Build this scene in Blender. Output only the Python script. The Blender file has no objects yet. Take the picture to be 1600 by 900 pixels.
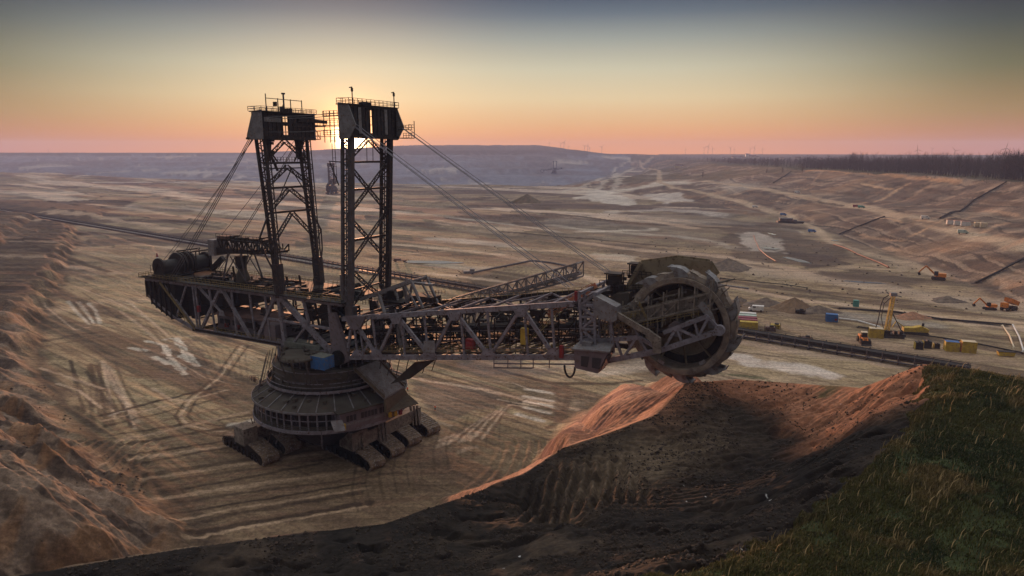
import bpy, math, random
import numpy as np
from mathutils import Vector, Matrix
R = math.radians
C = bpy.context.scene.collection
scn = bpy.context.scene

# ------------------------------------------------------------------ camera, sky, sun, exposure
EYE = Vector((0, 0, 80)); PITCH = R(11.13); FPX = 1067.0
cam_d = bpy.data.cameras.new('camera'); cam = bpy.data.objects.new('camera', cam_d); C.objects.link(cam)
cam_d.sensor_width = 36; cam_d.lens = 36 * FPX / 1600; cam_d.clip_start = 0.5; cam_d.clip_end = 40000
cam.location = EYE; cam.rotation_euler = (R(90) - PITCH, 0, 0)
scn.camera = cam

SUN_AZ = R(-13.2)      # measured from +Y towards +X
SUN_EL = R(1.9)
sdir = Vector((math.sin(SUN_AZ) * math.cos(SUN_EL), math.cos(SUN_AZ) * math.cos(SUN_EL), math.sin(SUN_EL)))
sl = bpy.data.lights.new('sun', 'SUN'); sl.energy = 4.8; sl.angle = R(0.6); sl.color = (1.0, 0.46, 0.24)
so = bpy.data.objects.new('sun', sl); C.objects.link(so); so.rotation_euler = (-sdir).to_track_quat('-Z', 'Y').to_euler()

scn.view_settings.view_transform = 'Standard'; scn.view_settings.look = 'None'
scn.view_settings.exposure = 0.9; scn.view_settings.gamma = 1.0
scn.render.engine = 'CYCLES'

world = bpy.data.worlds.new('World'); scn.world = world; world.use_nodes = True
nt = world.node_tree; N = nt.nodes; L = nt.links; N.clear()
out = N.new('ShaderNodeOutputWorld'); bg = N.new('ShaderNodeBackground'); L.new(bg.outputs[0], out.inputs[0])
sky = N.new('ShaderNodeTexSky'); sky.sky_type = 'NISHITA'; sky.sun_disc = False
sky.sun_elevation = SUN_EL; sky.sun_rotation = SUN_AZ; sky.air_density = 1.5; sky.dust_density = 3.0; sky.ozone_density = 2.0
geo = N.new('ShaderNodeTexCoord'); sep = N.new('ShaderNodeSeparateXYZ'); L.new(geo.outputs['Generated'], sep.inputs[0])
def wmath(op, a, b=None, clamp=False):
    n = N.new('ShaderNodeMath'); n.operation = op; n.use_clamp = clamp
    for i, v in enumerate((a, b)):
        if v is None: continue
        if isinstance(v, (int, float)): n.inputs[i].default_value = v
        else: L.new(v, n.inputs[i])
    return n.outputs[0]
el = wmath('ABSOLUTE', sep.outputs[2])
def srgb(r, g, b, k=1.0):
    f = lambda c: (c / 255 / 12.92 if c <= 10 else ((c / 255 + 0.055) / 1.055) ** 2.4) * k
    return (f(r), f(g), f(b), 1)
def ramp(stops):
    r = N.new('ShaderNodeValToRGB'); cr = r.color_ramp
    while len(cr.elements) > 1: cr.elements.remove(cr.elements[-1])
    cr.elements[0].position = stops[0][0]; cr.elements[0].color = stops[0][1]
    for p, c in stops[1:]:
        e = cr.elements.new(p); e.color = c
    L.new(el, r.inputs[0]); return r.outputs[0]
near_sun = ramp([(0.0, srgb(255, 158, 62, 1.15)), (0.02, srgb(252, 166, 84, 1.0)), (0.045, srgb(238, 188, 128)), (0.075, srgb(232, 208, 162)), (0.115, srgb(206, 200, 172)),
                 (0.155, srgb(156, 162, 154)), (0.185, srgb(104, 118, 128)), (0.21, srgb(66, 82, 102)), (0.30, srgb(112, 126, 150)), (0.5, srgb(214, 211, 206, 1.0)), (1.0, srgb(216, 213, 208, 1.2))])
far_sun = ramp([(0.0, srgb(214, 122, 56)), (0.02, srgb(190, 122, 62)), (0.05, srgb(160, 130, 74)), (0.10, srgb(108, 108, 74)),
                (0.15, srgb(64, 76, 72)), (0.18, srgb(42, 52, 62)), (0.205, srgb(30, 38, 52)), (0.30, srgb(84, 96, 120)), (0.5, srgb(214, 211, 206, 1.0)), (1.0, srgb(216, 213, 208, 1.2))])
vd = N.new('ShaderNodeVectorMath'); vd.operation = 'DOT_PRODUCT'; L.new(geo.outputs['Generated'], vd.inputs[0])
azc = R(-3.0); vd.inputs[1].default_value = (math.sin(azc), math.cos(azc), 0)
ca = vd.outputs['Value']
far_f = N.new('ShaderNodeMapRange'); L.new(ca, far_f.inputs[0]); far_f.interpolation_type = 'SMOOTHSTEP'
far_f.inputs[1].default_value = 0.985; far_f.inputs[2].default_value = 0.77; far_f.inputs[3].default_value = 0; far_f.inputs[4].default_value = 1
mx = N.new('ShaderNodeMix'); mx.data_type = 'RGBA'; L.new(far_f.outputs[0], mx.inputs[0]); L.new(near_sun, mx.inputs[6]); L.new(far_sun, mx.inputs[7])
# physical sky underneath, the measured dusk gradient over it
sk = N.new('ShaderNodeMix'); sk.data_type = 'RGBA'; sk.blend_type = 'ADD'; sk.inputs[0].default_value = 0.001
L.new(mx.outputs[2], sk.inputs[6]); L.new(sky.outputs[0], sk.inputs[7])
# high up the dusk sky is bright on the sun's side and dim behind the viewer
up_f = N.new('ShaderNodeMapRange'); up_f.interpolation_type = 'SMOOTHSTEP'; L.new(el, up_f.inputs[0]); up_f.inputs[1].default_value = .23; up_f.inputs[2].default_value = .5
dr_f = N.new('ShaderNodeMapRange'); dr_f.interpolation_type = 'SMOOTHSTEP'; L.new(ca, dr_f.inputs[0]); dr_f.inputs[1].default_value = -.7; dr_f.inputs[2].default_value = .7; dr_f.inputs[3].default_value = .58; dr_f.inputs[4].default_value = 1.75
gain = wmath('ADD', wmath('MULTIPLY', up_f.outputs[0], wmath('SUBTRACT', dr_f.outputs[0], 1.0)), 1.0)
sk2 = N.new('ShaderNodeVectorMath'); sk2.operation = 'SCALE'; L.new(sk.outputs[2], sk2.inputs[0]); L.new(gain, sk2.inputs['Scale'])
# glow and disc of the setting sun
SD = N.new('ShaderNodeVectorMath'); SD.operation = 'DOT_PRODUCT'; L.new(geo.outputs['Generated'], SD.inputs[0])
disc_el = R(1.2); disc_az = R(-12.95)
SD.inputs[1].default_value = (math.sin(disc_az) * math.cos(disc_el), math.cos(disc_az) * math.cos(disc_el), math.sin(disc_el))
cs = wmath('MAXIMUM', SD.outputs['Value'], 0.0)
g1 = wmath('MULTIPLY', wmath('POWER', cs, 9000.0), 40.0)
g2 = wmath('MULTIPLY', wmath('POWER', cs, 1400.0), 3.4)
g3 = wmath('MULTIPLY', wmath('POWER', cs, 70.0), 0.30)
def tint(v, col):
    m = N.new('ShaderNodeMix'); m.data_type = 'RGBA'; m.blend_type = 'MULTIPLY'; m.inputs[0].default_value = 1
    m.inputs[6].default_value = (*col, 1); cmb = N.new('ShaderNodeCombineXYZ')
    for i in range(3): L.new(v, cmb.inputs[i])
    L.new(cmb.outputs[0], m.inputs[7]); return m.outputs[2]
def addc(a, b):
    m = N.new('ShaderNodeMix'); m.data_type = 'RGBA'; m.blend_type = 'ADD'; m.inputs[0].default_value = 1
    L.new(a, m.inputs[6]); L.new(b, m.inputs[7]); return m.outputs[2]
tot = addc(addc(addc(sk2.outputs[0], tint(g1, (1, .72, .4))), tint(g2, (1, .36, .10))), tint(g3, (1, .55, .2)))
L.new(tot, bg.inputs[0]); bg.inputs[1].default_value = 0.545

# ------------------------------------------------------------------ helpers
def tag(o, label=None, cat=None, group=None, kind=None):
    if label: o['label'] = label
    if cat: o['category'] = cat
    if group: o['group'] = group
    if kind: o['kind'] = kind
    return o
def empty(name, loc=(0, 0, 0), rz=0, label=None, cat=None, group=None):
    o = bpy.data.objects.new(name, None); C.objects.link(o); o.location = loc; o.rotation_euler = (0, 0, rz)
    o.empty_display_size = 0.5
    return tag(o, label, cat, group)
def copy_tree(o, parent=None):
    c = o.copy(); C.objects.link(c); c.parent = parent
    for ch in [k for k in C.objects if k.parent == o]: copy_tree(ch, c)
    return c
V = Vector
class MB:
    """collects boxes, bars and tubes, then links them as ONE mesh object"""
    def __init__(s): s.v = []; s.f = []
    def add(s, vs, fs):
        n = len(s.v); s.v += [tuple(p) for p in vs]; s.f += [tuple(i + n for i in f) for f in fs]; return s
    def box(s, c, size, rz=0, M=None):
        x, y, z = (k / 2 for k in size); c = V(c)
        vs = [V((a * x, b * y, d * z)) for a in (-1, 1) for b in (-1, 1) for d in (-1, 1)]
        if M is None: M = Matrix.Rotation(rz, 3, 'Z')
        return s.add([M @ p + c for p in vs], [(0, 1, 3, 2), (4, 6, 7, 5), (0, 4, 5, 1), (2, 3, 7, 6), (0, 2, 6, 4), (1, 5, 7, 3)])
    def bar(s, p, q, w=.3, h=None, up=(0, 0, 1)):
        p = V(p); q = V(q); d = q - p
        if d.length < 1e-6: return s
        d.normalize(); u = V(up)
        if abs(d.dot(u)) > .98: u = V((1, 0, 0))
        a = d.cross(u).normalized() * (w / 2); b = a.cross(d).normalized() * ((h or w) / 2)
        vs = [p - a - b, p + a - b, p + a + b, p - a + b, q - a - b, q + a - b, q + a + b, q - a + b]
        return s.add(vs, [(3, 2, 1, 0), (4, 5, 6, 7), (0, 1, 5, 4), (1, 2, 6, 5), (2, 3, 7, 6), (3, 0, 4, 7)])
    def tube(s, p, q, r=.2, n=8, r2=None, cap=True):
        p = V(p); q = V(q); d = q - p
        if d.length < 1e-6: return s
        d.normalize(); u = V((0, 0, 1)) if abs(d.z) < .95 else V((1, 0, 0))
        a = d.cross(u).normalized(); b = a.cross(d); r2 = r if r2 is None else r2
        vs = []
        for k in range(n):
            t = 2 * math.pi * k / n; e = a * math.cos(t) + b * math.sin(t)
            vs += [p + e * r, q + e * r2]
        fs = [(2 * k, 2 * ((k + 1) % n), 2 * ((k + 1) % n) + 1, 2 * k + 1) for k in range(n)]
        if cap: fs += [tuple(2 * k for k in range(n))[::-1], tuple(2 * k + 1 for k in range(n))]
        return s.add(vs, fs)
    def path(s, pts, r=.2, n=6):
        for a, b in zip(pts[:-1], pts[1:]): s.tube(a, b, r, n)
        return s
    def prism(s, poly, off):
        """poly: 3-D outline, extruded by vector off"""
        n = len(poly); o = V(off)
        return s.add([V(p) for p in poly] + [V(p) + o for p in poly],
                     [tuple(range(n))[::-1], tuple(range(n, 2 * n))] + [(k, (k + 1) % n, n + (k + 1) % n, n + k) for k in range(n)])
    def lathe(s, prof, n=48, c=(0, 0, 0), a0=0, a1=2 * math.pi, axis='Z'):
        full = abs(a1 - a0 - 2 * math.pi) < 1e-6; m = n if full else n + 1; vs = []
        for k in range(m):
            t = a0 + (a1 - a0) * k / n; ct, st = math.cos(t), math.sin(t)
            for r, z in prof:
                vs.append((c[0] + r * ct, c[1] + r * st, c[2] + z) if axis == 'Z' else (c[0] + r * ct, c[1] + z, c[2] + r * st))
        P = len(prof); fs = []
        for k in range(n):
            k2 = (k + 1) % m
            for j in range(P - 1): fs.append((k * P + j, k2 * P + j, k2 * P + j + 1, k * P + j + 1))
        return s.add(vs, fs)
    def rail(s, pts, h=1.1, step=1.8, w=.09):
        for a, b in zip(pts[:-1], pts[1:]):
            a = V(a); b = V(b); n = max(1, round((b - a).length / step))
            for z in (h, h * .5): s.bar(a + V((0, 0, z)), b + V((0, 0, z)), w)
            for k in range(n + 1): p = a.lerp(b, k / n); s.bar(p, p + V((0, 0, h)), w)
        return s
    def zig(s, a1, a2, b1, b2, n, w=.2, verts=True):
        """zigzag bracing between the lines a1-a2 and b1-b2"""
        a1, a2, b1, b2 = map(V, (a1, a2, b1, b2))
        for k in range(n):
            p, q = a1.lerp(a2, k / n), b1.lerp(b2, k / n); p2, q2 = a1.lerp(a2, (k + 1) / n), b1.lerp(b2, (k + 1) / n)
            if k % 2: s.bar(p, q2, w)
            else: s.bar(q, p2, w)
            if verts: s.bar(p2, q2, w)
        return s
    def build(s, name, m, parent=None, smooth=False, loc=None):
        me = bpy.data.meshes.new(name); me.from_pydata(s.v, [], s.f); me.update()
        if smooth: me.polygons.foreach_set('use_smooth', [True] * len(me.polygons))
        if m: me.materials.append(m)
        o = bpy.data.objects.new(name, me); C.objects.link(o)
        if parent: o.parent = parent
        if loc: o.location = loc
        return o

def mat(name, col, col2=None, rough=.75, metal=0, scale=1.2, bump=.15, dist=.05, stretch=(1, 1, 1), spots=None, lo=.35, hi=.65):
    """weathered surface: two tones mixed by noise, worn spots, fine bump"""
    m = bpy.data.materials.new(name); m.use_nodes = True; t = m.node_tree; n = t.nodes; l = t.links
    b = n['Principled BSDF']; b.inputs['Roughness'].default_value = rough; b.inputs['Metallic'].default_value = metal
    b.inputs['Specular IOR Level'].default_value = .18
    tc = n.new('ShaderNodeTexCoord'); mp = n.new('ShaderNodeMapping'); mp.inputs['Scale'].default_value = stretch
    l.new(tc.outputs['Object'], mp.inputs[0])
    nz = n.new('ShaderNodeTexNoise'); nz.inputs['Scale'].default_value = scale; nz.inputs['Detail'].default_value = 6; l.new(mp.outputs[0], nz.inputs[0])
    rp = n.new('ShaderNodeMapRange'); rp.inputs[1].default_value = lo; rp.inputs[2].default_value = hi; l.new(nz.outputs[0], rp.inputs[0])
    mxx = n.new('ShaderNodeMix'); mxx.data_type = 'RGBA'; l.new(rp.outputs[0], mxx.inputs[0])
    mxx.inputs[6].default_value = (*col, 1); mxx.inputs[7].default_value = (*(col2 or [c * .6 for c in col]), 1)
    o = mxx.outputs[2]
    if spots:
        n2 = n.new('ShaderNodeTexNoise'); n2.inputs['Scale'].default_value = scale * 3.1; n2.inputs['Detail'].default_value = 4; l.new(mp.outputs[0], n2.inputs[0])
        r2 = n.new('ShaderNodeMapRange'); r2.inputs[1].default_value = .56; r2.inputs[2].default_value = .66; l.new(n2.outputs[0], r2.inputs[0])
        m2 = n.new('ShaderNodeMix'); m2.data_type = 'RGBA'; l.new(r2.outputs[0], m2.inputs[0]); l.new(o, m2.inputs[6]); m2.inputs[7].default_value = (*spots, 1); o = m2.outputs[2]
    l.new(o, b.inputs['Base Color'])
    if bump:
        bp = n.new('ShaderNodeBump'); bp.inputs['Strength'].default_value = bump; bp.inputs['Distance'].default_value = dist
        l.new(nz.outputs[0], bp.inputs['Height']); l.new(bp.outputs[0], b.inputs['Normal'])
    return m

# pixel of the photograph -> point on a known plane (measured calibration of the place)
def ray(px, py):
    r = (px - 800) / FPX; u = (450 - py) / FPX
    return (r, math.cos(PITCH) + u * math.sin(PITCH), -math.sin(PITCH) + u * math.cos(PITCH))
def G(px, py, z=0):
    d = ray(px, py); t = (z - EYE.z) / d[2]; return (t * d[0], t * d[1], z)
RES_A = .00100; RES_N = 900; HAZE = .00012; GRASS_N = 560000
# ------------------------------------------------------------------ the ground, one sheet to the horizon
def hsh(i, j, s):
    h = (i * 374761393 + j * 668265263 + s * 1442695041) & 0xffffffff
    h = ((h ^ (h >> 13)) * 1274126177) & 0xffffffff
    return ((h ^ (h >> 16)) & 0xffff) / 65535.0
def vnoise(x, y, s=0):
    xi = np.floor(x).astype(np.int64); yi = np.floor(y).astype(np.int64); fx = x - xi; fy = y - yi
    fx = fx * fx * (3 - 2 * fx); fy = fy * fy * (3 - 2 * fy)
    a = hsh(xi, yi, s); b = hsh(xi + 1, yi, s); c = hsh(xi, yi + 1, s); d = hsh(xi + 1, yi + 1, s)
    return (a + (b - a) * fx) * (1 - fy) + (c + (d - c) * fx) * fy
def fbm(x, y, o=4, s=0):
    t = 0; a = 1; n = 0
    for k in range(o):
        t = t + a * vnoise(x, y, s + k * 7); n += a; a *= .5; x = x * 2.03 + 13.1; y = y * 2.03 + 7.7
    return t / n
def sst(a, b, x):
    t = np.clip((x - a) / (b - a), 0, 1); return t * t * (3 - 2 * t)
def seg_dist(x, y, P):
    """distance to an open polyline, value of the third coordinate and arc length at the nearest point"""
    best = np.full(x.shape, 1e12); val = np.zeros(x.shape); arc = np.zeros(x.shape); acc = 0
    for a, b in zip(P[:-1], P[1:]):
        dx, dy = b[0] - a[0], b[1] - a[1]; L2 = dx * dx + dy * dy; ln = math.sqrt(L2)
        t = np.clip(((x - a[0]) * dx + (y - a[1]) * dy) / L2, 0, 1)
        d = (x - a[0] - t * dx) ** 2 + (y - a[1] - t * dy) ** 2
        m = d < best; best = np.where(m, d, best)
        if len(a) > 2: val = np.where(m, a[2] + t * (b[2] - a[2]), val)
        arc = np.where(m, acc + t * ln, arc); acc += ln
    return np.sqrt(best), val, arc
def inside(x, y, P):
    r = np.zeros(x.shape, bool); n = len(P)
    for i in range(n):
        x1, y1 = P[i][:2]; x2, y2 = P[(i + 1) % n][:2]
        if y1 == y2: continue
        c = ((y1 > y) != (y2 > y)) & (x < (x2 - x1) * (y - y1) / (y2 - y1) + x1); r ^= c
    return r

CREST = [(-400, 20, 24), (-190, 52, 26), (-110, 68, 25), (-65, 77, 27.6), (-42.5, 82.6, 28.6), (-18, 88, 28.9), (-8, 99, 27), (2.2, 109, 26), (9.2, 114.5, 28.3), (17.9, 116.5, 30.4), (26.7, 118.5, 33),
         (34.4, 127.5, 36), (45, 131.5, 35.4), (56, 127, 36), (63.4, 117.5, 38.5), (68, 108, 46), (79, 101, 46), (110, 97, 46), (200, 88, 46), (600, 40, 46)]
SLEN = [40, 34, 34, 32, 30, 30, 30, 34, 44, 52, 54, 44, 40, 38, 40, 44, 44, 44, 44, 44]
CREST = [(a, b, c, l) for (a, b, c), l in zip(CREST, SLEN)]
BANK = [c[:2] for c in CREST] + [(600, -300), (-400, -300)]
CTRL = [(-110, 60, 25), (-65, 70, 28), (-42, 72, 29), (-30, 72, 29.5), (-13.6, 65.3, 34), (6.4, 61.5, 39), (-10, 80, 29), (0, 92, 27), (8, 96, 27.5), (14, 104, 28), (20, 106, 29),
        (8.6, 84, 32), (26.8, 76, 36.5), (26, 96, 30.5), (37, 106, 31.5), (44, 97.5, 34), (45, 112, 32), (35, 118, 33.5), (46, 122, 33.5), (55.4, 105.5, 37.5), (52, 114, 35),
        (10.6, 50.9, 45.4), (21, 55.1, 45.6), (33.4, 65.9, 45.8), (43, 75.4, 45.8), (57, 91, 46), (67.4, 107.8, 46), (47, 78, 46), (36, 62, 46), (60, 80, 46), (80, 95, 46), (100, 60, 46), (60, 40, 46), (30, 45, 46),
        (120, 90, 46), (200, 60, 46), (0, 35, 46), (0, 0, 46), (100, 0, 46), (-60, 30, 38), (-150, 30, 26), (-60, 55, 31), (-110, 40, 26), (-30, 50, 37), (0, -60, 46), (200, -100, 46), (-200, 0, 30)]
def tps(ctrl):
    P = np.array(ctrl, float); n = len(P); d = np.hypot(P[:, None, 0] - P[None, :, 0], P[:, None, 1] - P[None, :, 1])
    K = np.where(d > 0, d * d * np.log(d + 1e-9), 0); A = np.zeros((n + 3, n + 3)); A[:n, :n] = K + np.eye(n) * 2.0
    A[:n, n] = 1; A[:n, n + 1:] = P[:, :2]; A[n:, :n] = A[:n, n:].T
    w = np.linalg.solve(A, np.concatenate([P[:, 2], [0, 0, 0]]))
    def f(x, y):
        r = w[n] + w[n + 1] * x + w[n + 2] * y
        for k in range(n):
            dd = (x - P[k, 0]) ** 2 + (y - P[k, 1]) ** 2; r = r + w[k] * .5 * dd * np.log(dd + 1e-9)
        return r
    return f
bank_top = tps(CTRL + [c[:3] for c in CREST[2:-2]])
GRASS = [(-3, 30), (3, 44), (10.6, 50.9), (15, 52.3), (21, 55.1), (27, 60), (33.4, 65.9), (38, 70), (43, 75.4), (51, 83), (57, 91), (62, 99), (67.4, 107.8), (79, 100.6), (110, 96.5), (200, 87), (200, -50), (-3, -50)]
LEFT = [(-620, 1150), (-480, 760), (-327, 493), (-232, 326), (-200, 275), (-166, 231), (-118, 181), (-85, 152), (-68, 135), (-62, 112), (-100, 60)]
LEFTZONE = LEFT + [(-100, -200), (-1500, -200), (-1500, 1150)]
yc_ = [0, 356, 600, 833, 1200, 1500, 1700, 2500, 4000, 9000]
def emb(x, y):
    toe = np.interp(y, yc_, [236, 268, 305, 333, 260, 170, 110, 340, 640, 1500])
    cr = np.interp(y, yc_, [440, 470, 520, 560, 560, 560, 560, 700, 860, 1900])
    wob = (fbm(x / 120, y / 120, 3, 5) - .5) * 50
    return toe + wob * .5, cr + wob * .3
DIRT = R(-39.5); cdt, sdt = math.cos(DIRT), math.sin(DIRT)
MO = (-49.8, 179.7)
def height(x, y):
    s = x * cdt + y * sdt; t = -x * sdt + y * cdt; r = np.hypot(x, y)
    # working floor
    z = (fbm(x / 60, y / 60, 4, 1) - .5) * 1.6 * sst(220, 700, r) + (fbm(x / 7, y / 7, 3, 2) - .5) * .25
    z = z + (fbm(s / 60, t / 2.6, 3, 3) - .5) * .5 * (1 - sst(500, 1500, r))
    # low steps and heaps left by the dumping, far floor
    z = z + np.floor(fbm(s / 260, t / 55, 3, 9) * 6) / 6 * 9 * sst(450, 900, r)
    z = z + 22 * sst(900, 2400, -x + y * .1) * sst(900, 2200, y)
    # the strip graded flat for the long conveyor
    dc = np.abs((x + 735) * .6343 + (y - 981) * .7731)
    # concentric cuts the wheel left round the machine
    q = np.hypot(x - MO[0], y - MO[1]); an = np.arctan2(y - MO[1], x - MO[0])
    ring = sst(42, 55, q) * (1 - sst(100, 112, q)) * (y < 182)
    z = z + ring * .28 * np.sin(q * 2 * math.pi / 2.9 + fbm(x / 12, y / 12, 2, 8) * 4)
    # ledge beside the face
    lx, ly = x - 18, y - 215
    # left spoil ridges
    ins = inside(x, y, LEFTZONE); dl, _, al = seg_dist(x, y, LEFT); dl = np.where(ins, dl, -dl)
    near = 1 - sst(260, 420, y)
    u = (x * .22 + y) + (fbm(x / 40, y / 40, 3, 21) - .5) * 16
    lam = 22.0; ph = u / lam; fr = ph - np.floor(ph)
    saw = np.where(fr < .2, fr / .2, (1 - fr) / .8)           # steep towards the eye, gentle away from it
    saw = saw ** 1.1
    amp = 5.8 * (0.7 + .6 * fbm(x / 26, y / 26, 2, 22))
    u2 = (x * 1.0 - y * .25) + (fbm(x / 18, y / 18, 2, 23) - .5) * 16
    f2 = np.abs((u2 / 27.0) % 1 - .5) * 2
    zl = saw * amp * (.55 + .45 * f2) + f2 * 1.6 + 2.5 * sst(0, 60, dl) + (fbm(x / 4.5, y / 4.5, 4, 24) - .5) * 1.2 + 1.3 * (.5 - np.abs(fbm(x / 17, y / 12, 2, 28) - .5) * 3.2) + 1.0 * (.5 - np.abs(fbm(x / 6, y / 4, 2, 29) - .5) * 3.0) + .6 * (.5 - np.abs(fbm(x / 3.2, y / 1.5, 2, 30) - .5) * 3.0)
    zl = zl + .14 * np.clip(240 - y, 0, 170) * sst(4, 30, dl)
    zl = zl * sst(-1, 13, dl) * near
    far_l = (6 * sst(-2, 9, dl + (fbm(x / 14, y / 14, 3, 25) - .5) * 16) + 6 * sst(45, 58, dl + (fbm(x / 20, y / 14, 3, 26) - .5) * 24)) * sst(215, 300, y) * (1 - sst(700, 1000, y))
    far_l = far_l + (fbm(x / 60, y / 7, 3, 27) - .5) * 3.5 * sst(0, 20, dl) * sst(215, 300, y) * (1 - sst(700, 1000, y))
    z = z + np.where(ins | (dl > -3), zl, 0) + np.where(dl > -12, far_l, 0)
    z = z * sst(6, 45, dc + 200 * (1 - sst(200, 240, y)))
    # right embankment up to the plain
    toe, cr = emb(x, y); w = np.clip((x - toe) / (cr - toe), 0, 1)
    side = sst(150, 330, y)
    prof = np.interp(w, [0, .07, .40, .43, .56, .60, .93, 1], [0, 1.5, 21, 22, 24, 25.5, 50, 51])
    gul = (fbm(x / 9, y / 60, 3, 31) - .5) * 2.2 + (fbm(x / 70, y / 70, 4, 32) - .5) * 8
    z = np.where(x > toe, z * (1 - sst(0, .08, w)) + prof + gul * sst(0, .15, w) * (1 - .8 * sst(.95, 1.1, w)), z) * 1.0
    # the deep pit behind the far edge of the floor, its terraced far side and the plain beyond
    ye = 1690 + np.where(x < 0, -x * .36, x * .1) + (fbm(x / 220, y / 400, 3, 41) - .5) * 220
    deep = sst(0, 160, y - ye)
    right = 1 - sst(-30, 190, x - toe)
    z = z - 95 * deep * np.where(x > toe, right, 1)
    top = 78 + np.interp(x, [-6500, -4200, -1700, -950, -640, 150, 330, 520, 640], [9, 9, 8, 40, 57, 57, 36, 12, 0]) * (1 + .05 * (fbm(x / 90, y / 90, 3, 43) - .5))
    wall = np.clip((y - 3000 - (fbm(x / 500, y / 900, 3, 42) - .5) * 700) / 1500, 0, 1)
    stp = wall * 7 + (fbm(x / 160, y / 160, 3, 44) - .5) * .5; stp = np.floor(stp) + sst(.55, 1.0, stp - np.floor(stp)); wl = np.clip(stp / 7, 0, 1)
    zf = -95 + (top + 95) * wl
    wg = 1 - sst(60, 650, x - toe); z = np.where(y > 2200, np.maximum(z, z * (1 - wg) + zf * wg), z)
    plain = 76 * sst(2500, 5200, y)
    z = np.where(x > toe, np.maximum(z, np.minimum(plain, 51 + 25 * sst(2500, 5200, y)) * sst(.3, 1, w)), z)
    z = np.where(r > 5600, np.minimum(z, 60 + (z - 60) * np.exp(-(r - 5600) / 1500)), z)
    # near bank, cut into a bowl by the wheel
    m = y < 400
    xb = x[m]; yb = y[m]; inb = inside(xb, yb, BANK)
    d, zc, arc = seg_dist(xb, yb, CREST)
    _, sl_, _ = seg_dist(xb, yb, [(c[0], c[1], c[3]) for c in CREST])
    wb = (fbm(xb / 5, yb / 5, 3, 51) - .5)
    dd = np.maximum(d + wb * 1.6, 0); tt = np.clip(dd / sl_, 0, 1)
    zo = zc * ((1 - tt) ** 1.15) - 0.5 * np.sin(dd * 2 * math.pi / 2.6) * sst(0, 2, dd) * (1 - sst(.7, 1, tt)) * .22
    # the long face falling away from the crest beside the wheel, in folds
    ycx = np.interp(xb, [2.2, 9.2, 17.9, 26.7, 34.4, 45, 56], [109, 114.5, 116.5, 118.5, 127.5, 131.5, 127]); zcx = np.interp(xb, [2.2, 9.2, 17.9, 26.7, 34.4, 45, 56], [26, 28.3, 30.4, 33, 36, 35.4, 36])
    ytx = np.interp(xb, [2, 10, 20, 35, 50], [168, 192, 208, 228, 238]); xl = np.interp(yb, [105, 162, 231], [1.5, 2.8, 18.0]); xr = np.interp(yb, [128, 235], [38, 58])
    fs = np.clip((yb - ycx) / (ytx - ycx), 0, 1); wq = (xb - xl + (fbm(xb / 9, yb / 14, 3, 58) - .5) * 7)
    fmask = sst(0, 9 + 6 * fs, wq) * (1 - sst(0, 16, xb - xr)) * (yb > ycx - 1)
    fold = np.abs(np.sin((wq / np.maximum(xr - xl, 12)) * math.pi * 2.2 + fs * 1.4)) * 5.0 * np.sin(np.clip(fs, 0, 1) * math.pi) ** .8
    za = fmask * (zcx * (1 - fs) ** 1.12 + (fold - 1.8) * sst(0, .2, fs) + .22 * np.sin(dd * 2 * math.pi / 2.0) * (1 - fs) * sst(0, .1, fs) + (fbm(xb / 3, yb / 3, 3, 59) - .5) * .8 * sst(0, .1, fs) * (1 - sst(.8, 1, fs)))
    zi = bank_top(xb, yb)
    gr = inside(xb, yb, GRASS); dg, _, ag = seg_dist(xb, yb, GRASS[:14]); dgs = np.where(gr, dg, -dg)
    cut = 1 - sst(-1, 1.5, dgs + (fbm(xb / 2.5, yb / 2.5, 3, 57) - .5) * 3)       # 1 on bare earth
    # grooves the buckets left on the bowl
    gq = np.hypot(xb - 40, yb - 190) + (fbm(xb / 10, yb / 10, 2, 53) - .5) * 3
    bowl = sst(0, 14, xb) * sst(78, 92, yb)
    zi = zi + cut * (bowl * .16 * np.sin(gq * 2 * math.pi / 1.25) + (fbm(xb / 1.6, yb / 1.6, 4, 54) - .5) * .9 + (fbm(xb / 9, yb / 9, 3, 55) - .5) * 2.2 - np.maximum(fbm(xb / 4.5, yb / 2.2, 3, 60) - .56, 0) * 5)
    gl = sst(0, 3, xb) * (1 - sst(16, 24, xb)) * sst(88, 92, yb) * (1 - sst(104, 112, yb))
    zi = zi + gl * .85 * np.sin((xb * .88 - yb * .18) * 2 * math.pi / 1.7 + fbm(xb / 3, yb / 3, 2, 56) * 3)
    # the lower left ground falls away behind a broken step
    stp2, _, _ = seg_dist(xb, yb, [(2.2, 109), (3.2, 100), (5.0, 93), (8, 86), (12, 80)])
    zi = zi - 2.2 * np.exp(-((stp2) / 2.2) ** 2) * sst(-8, 0, -xb + 8) 
    # undercut grass edge
    zi = zi - cut * 1.1 * np.exp(-np.maximum(-dgs, 0) / 1.8) * (dgs > -8)
    bw = np.where(inb, sst(0, 1.6, d), 0)
    zb = np.where(inb, zc * (1 - sst(0, 6, d)) + zi * sst(0, 6, d), zo)
    zz = z[m]; cap = zb > zz
    zz = np.where(inb, zb, np.maximum(np.where(tt < 1, np.maximum(zz * sst(.5, 1, tt), zb), zz), np.where(za > .1, za, -999))); z[m] = zz
    return z

# rings: equal steps as seen from above, then proportional; rays dense across the view
rr = [14.0]
while rr[-1] < 7000:
    q = rr[-1]; step = min((q * q + 6400) / 80 * RES_A, q * .0065 if q < 2100 else q * .012)
    rr.append(q + max(step, .1))
rr = np.array(rr)
ang = np.concatenate([np.linspace(-180, -44, 36)[:-1], np.linspace(-44, 44, RES_N), np.linspace(44, 180, 36)[1:]])
ar = np.radians(ang)
RR, AA = np.meshgrid(rr, ar, indexing='ij'); GX = (RR * np.sin(AA)).ravel(); GY = (RR * np.cos(AA)).ravel()
GZ = height(GX, GY)

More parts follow.
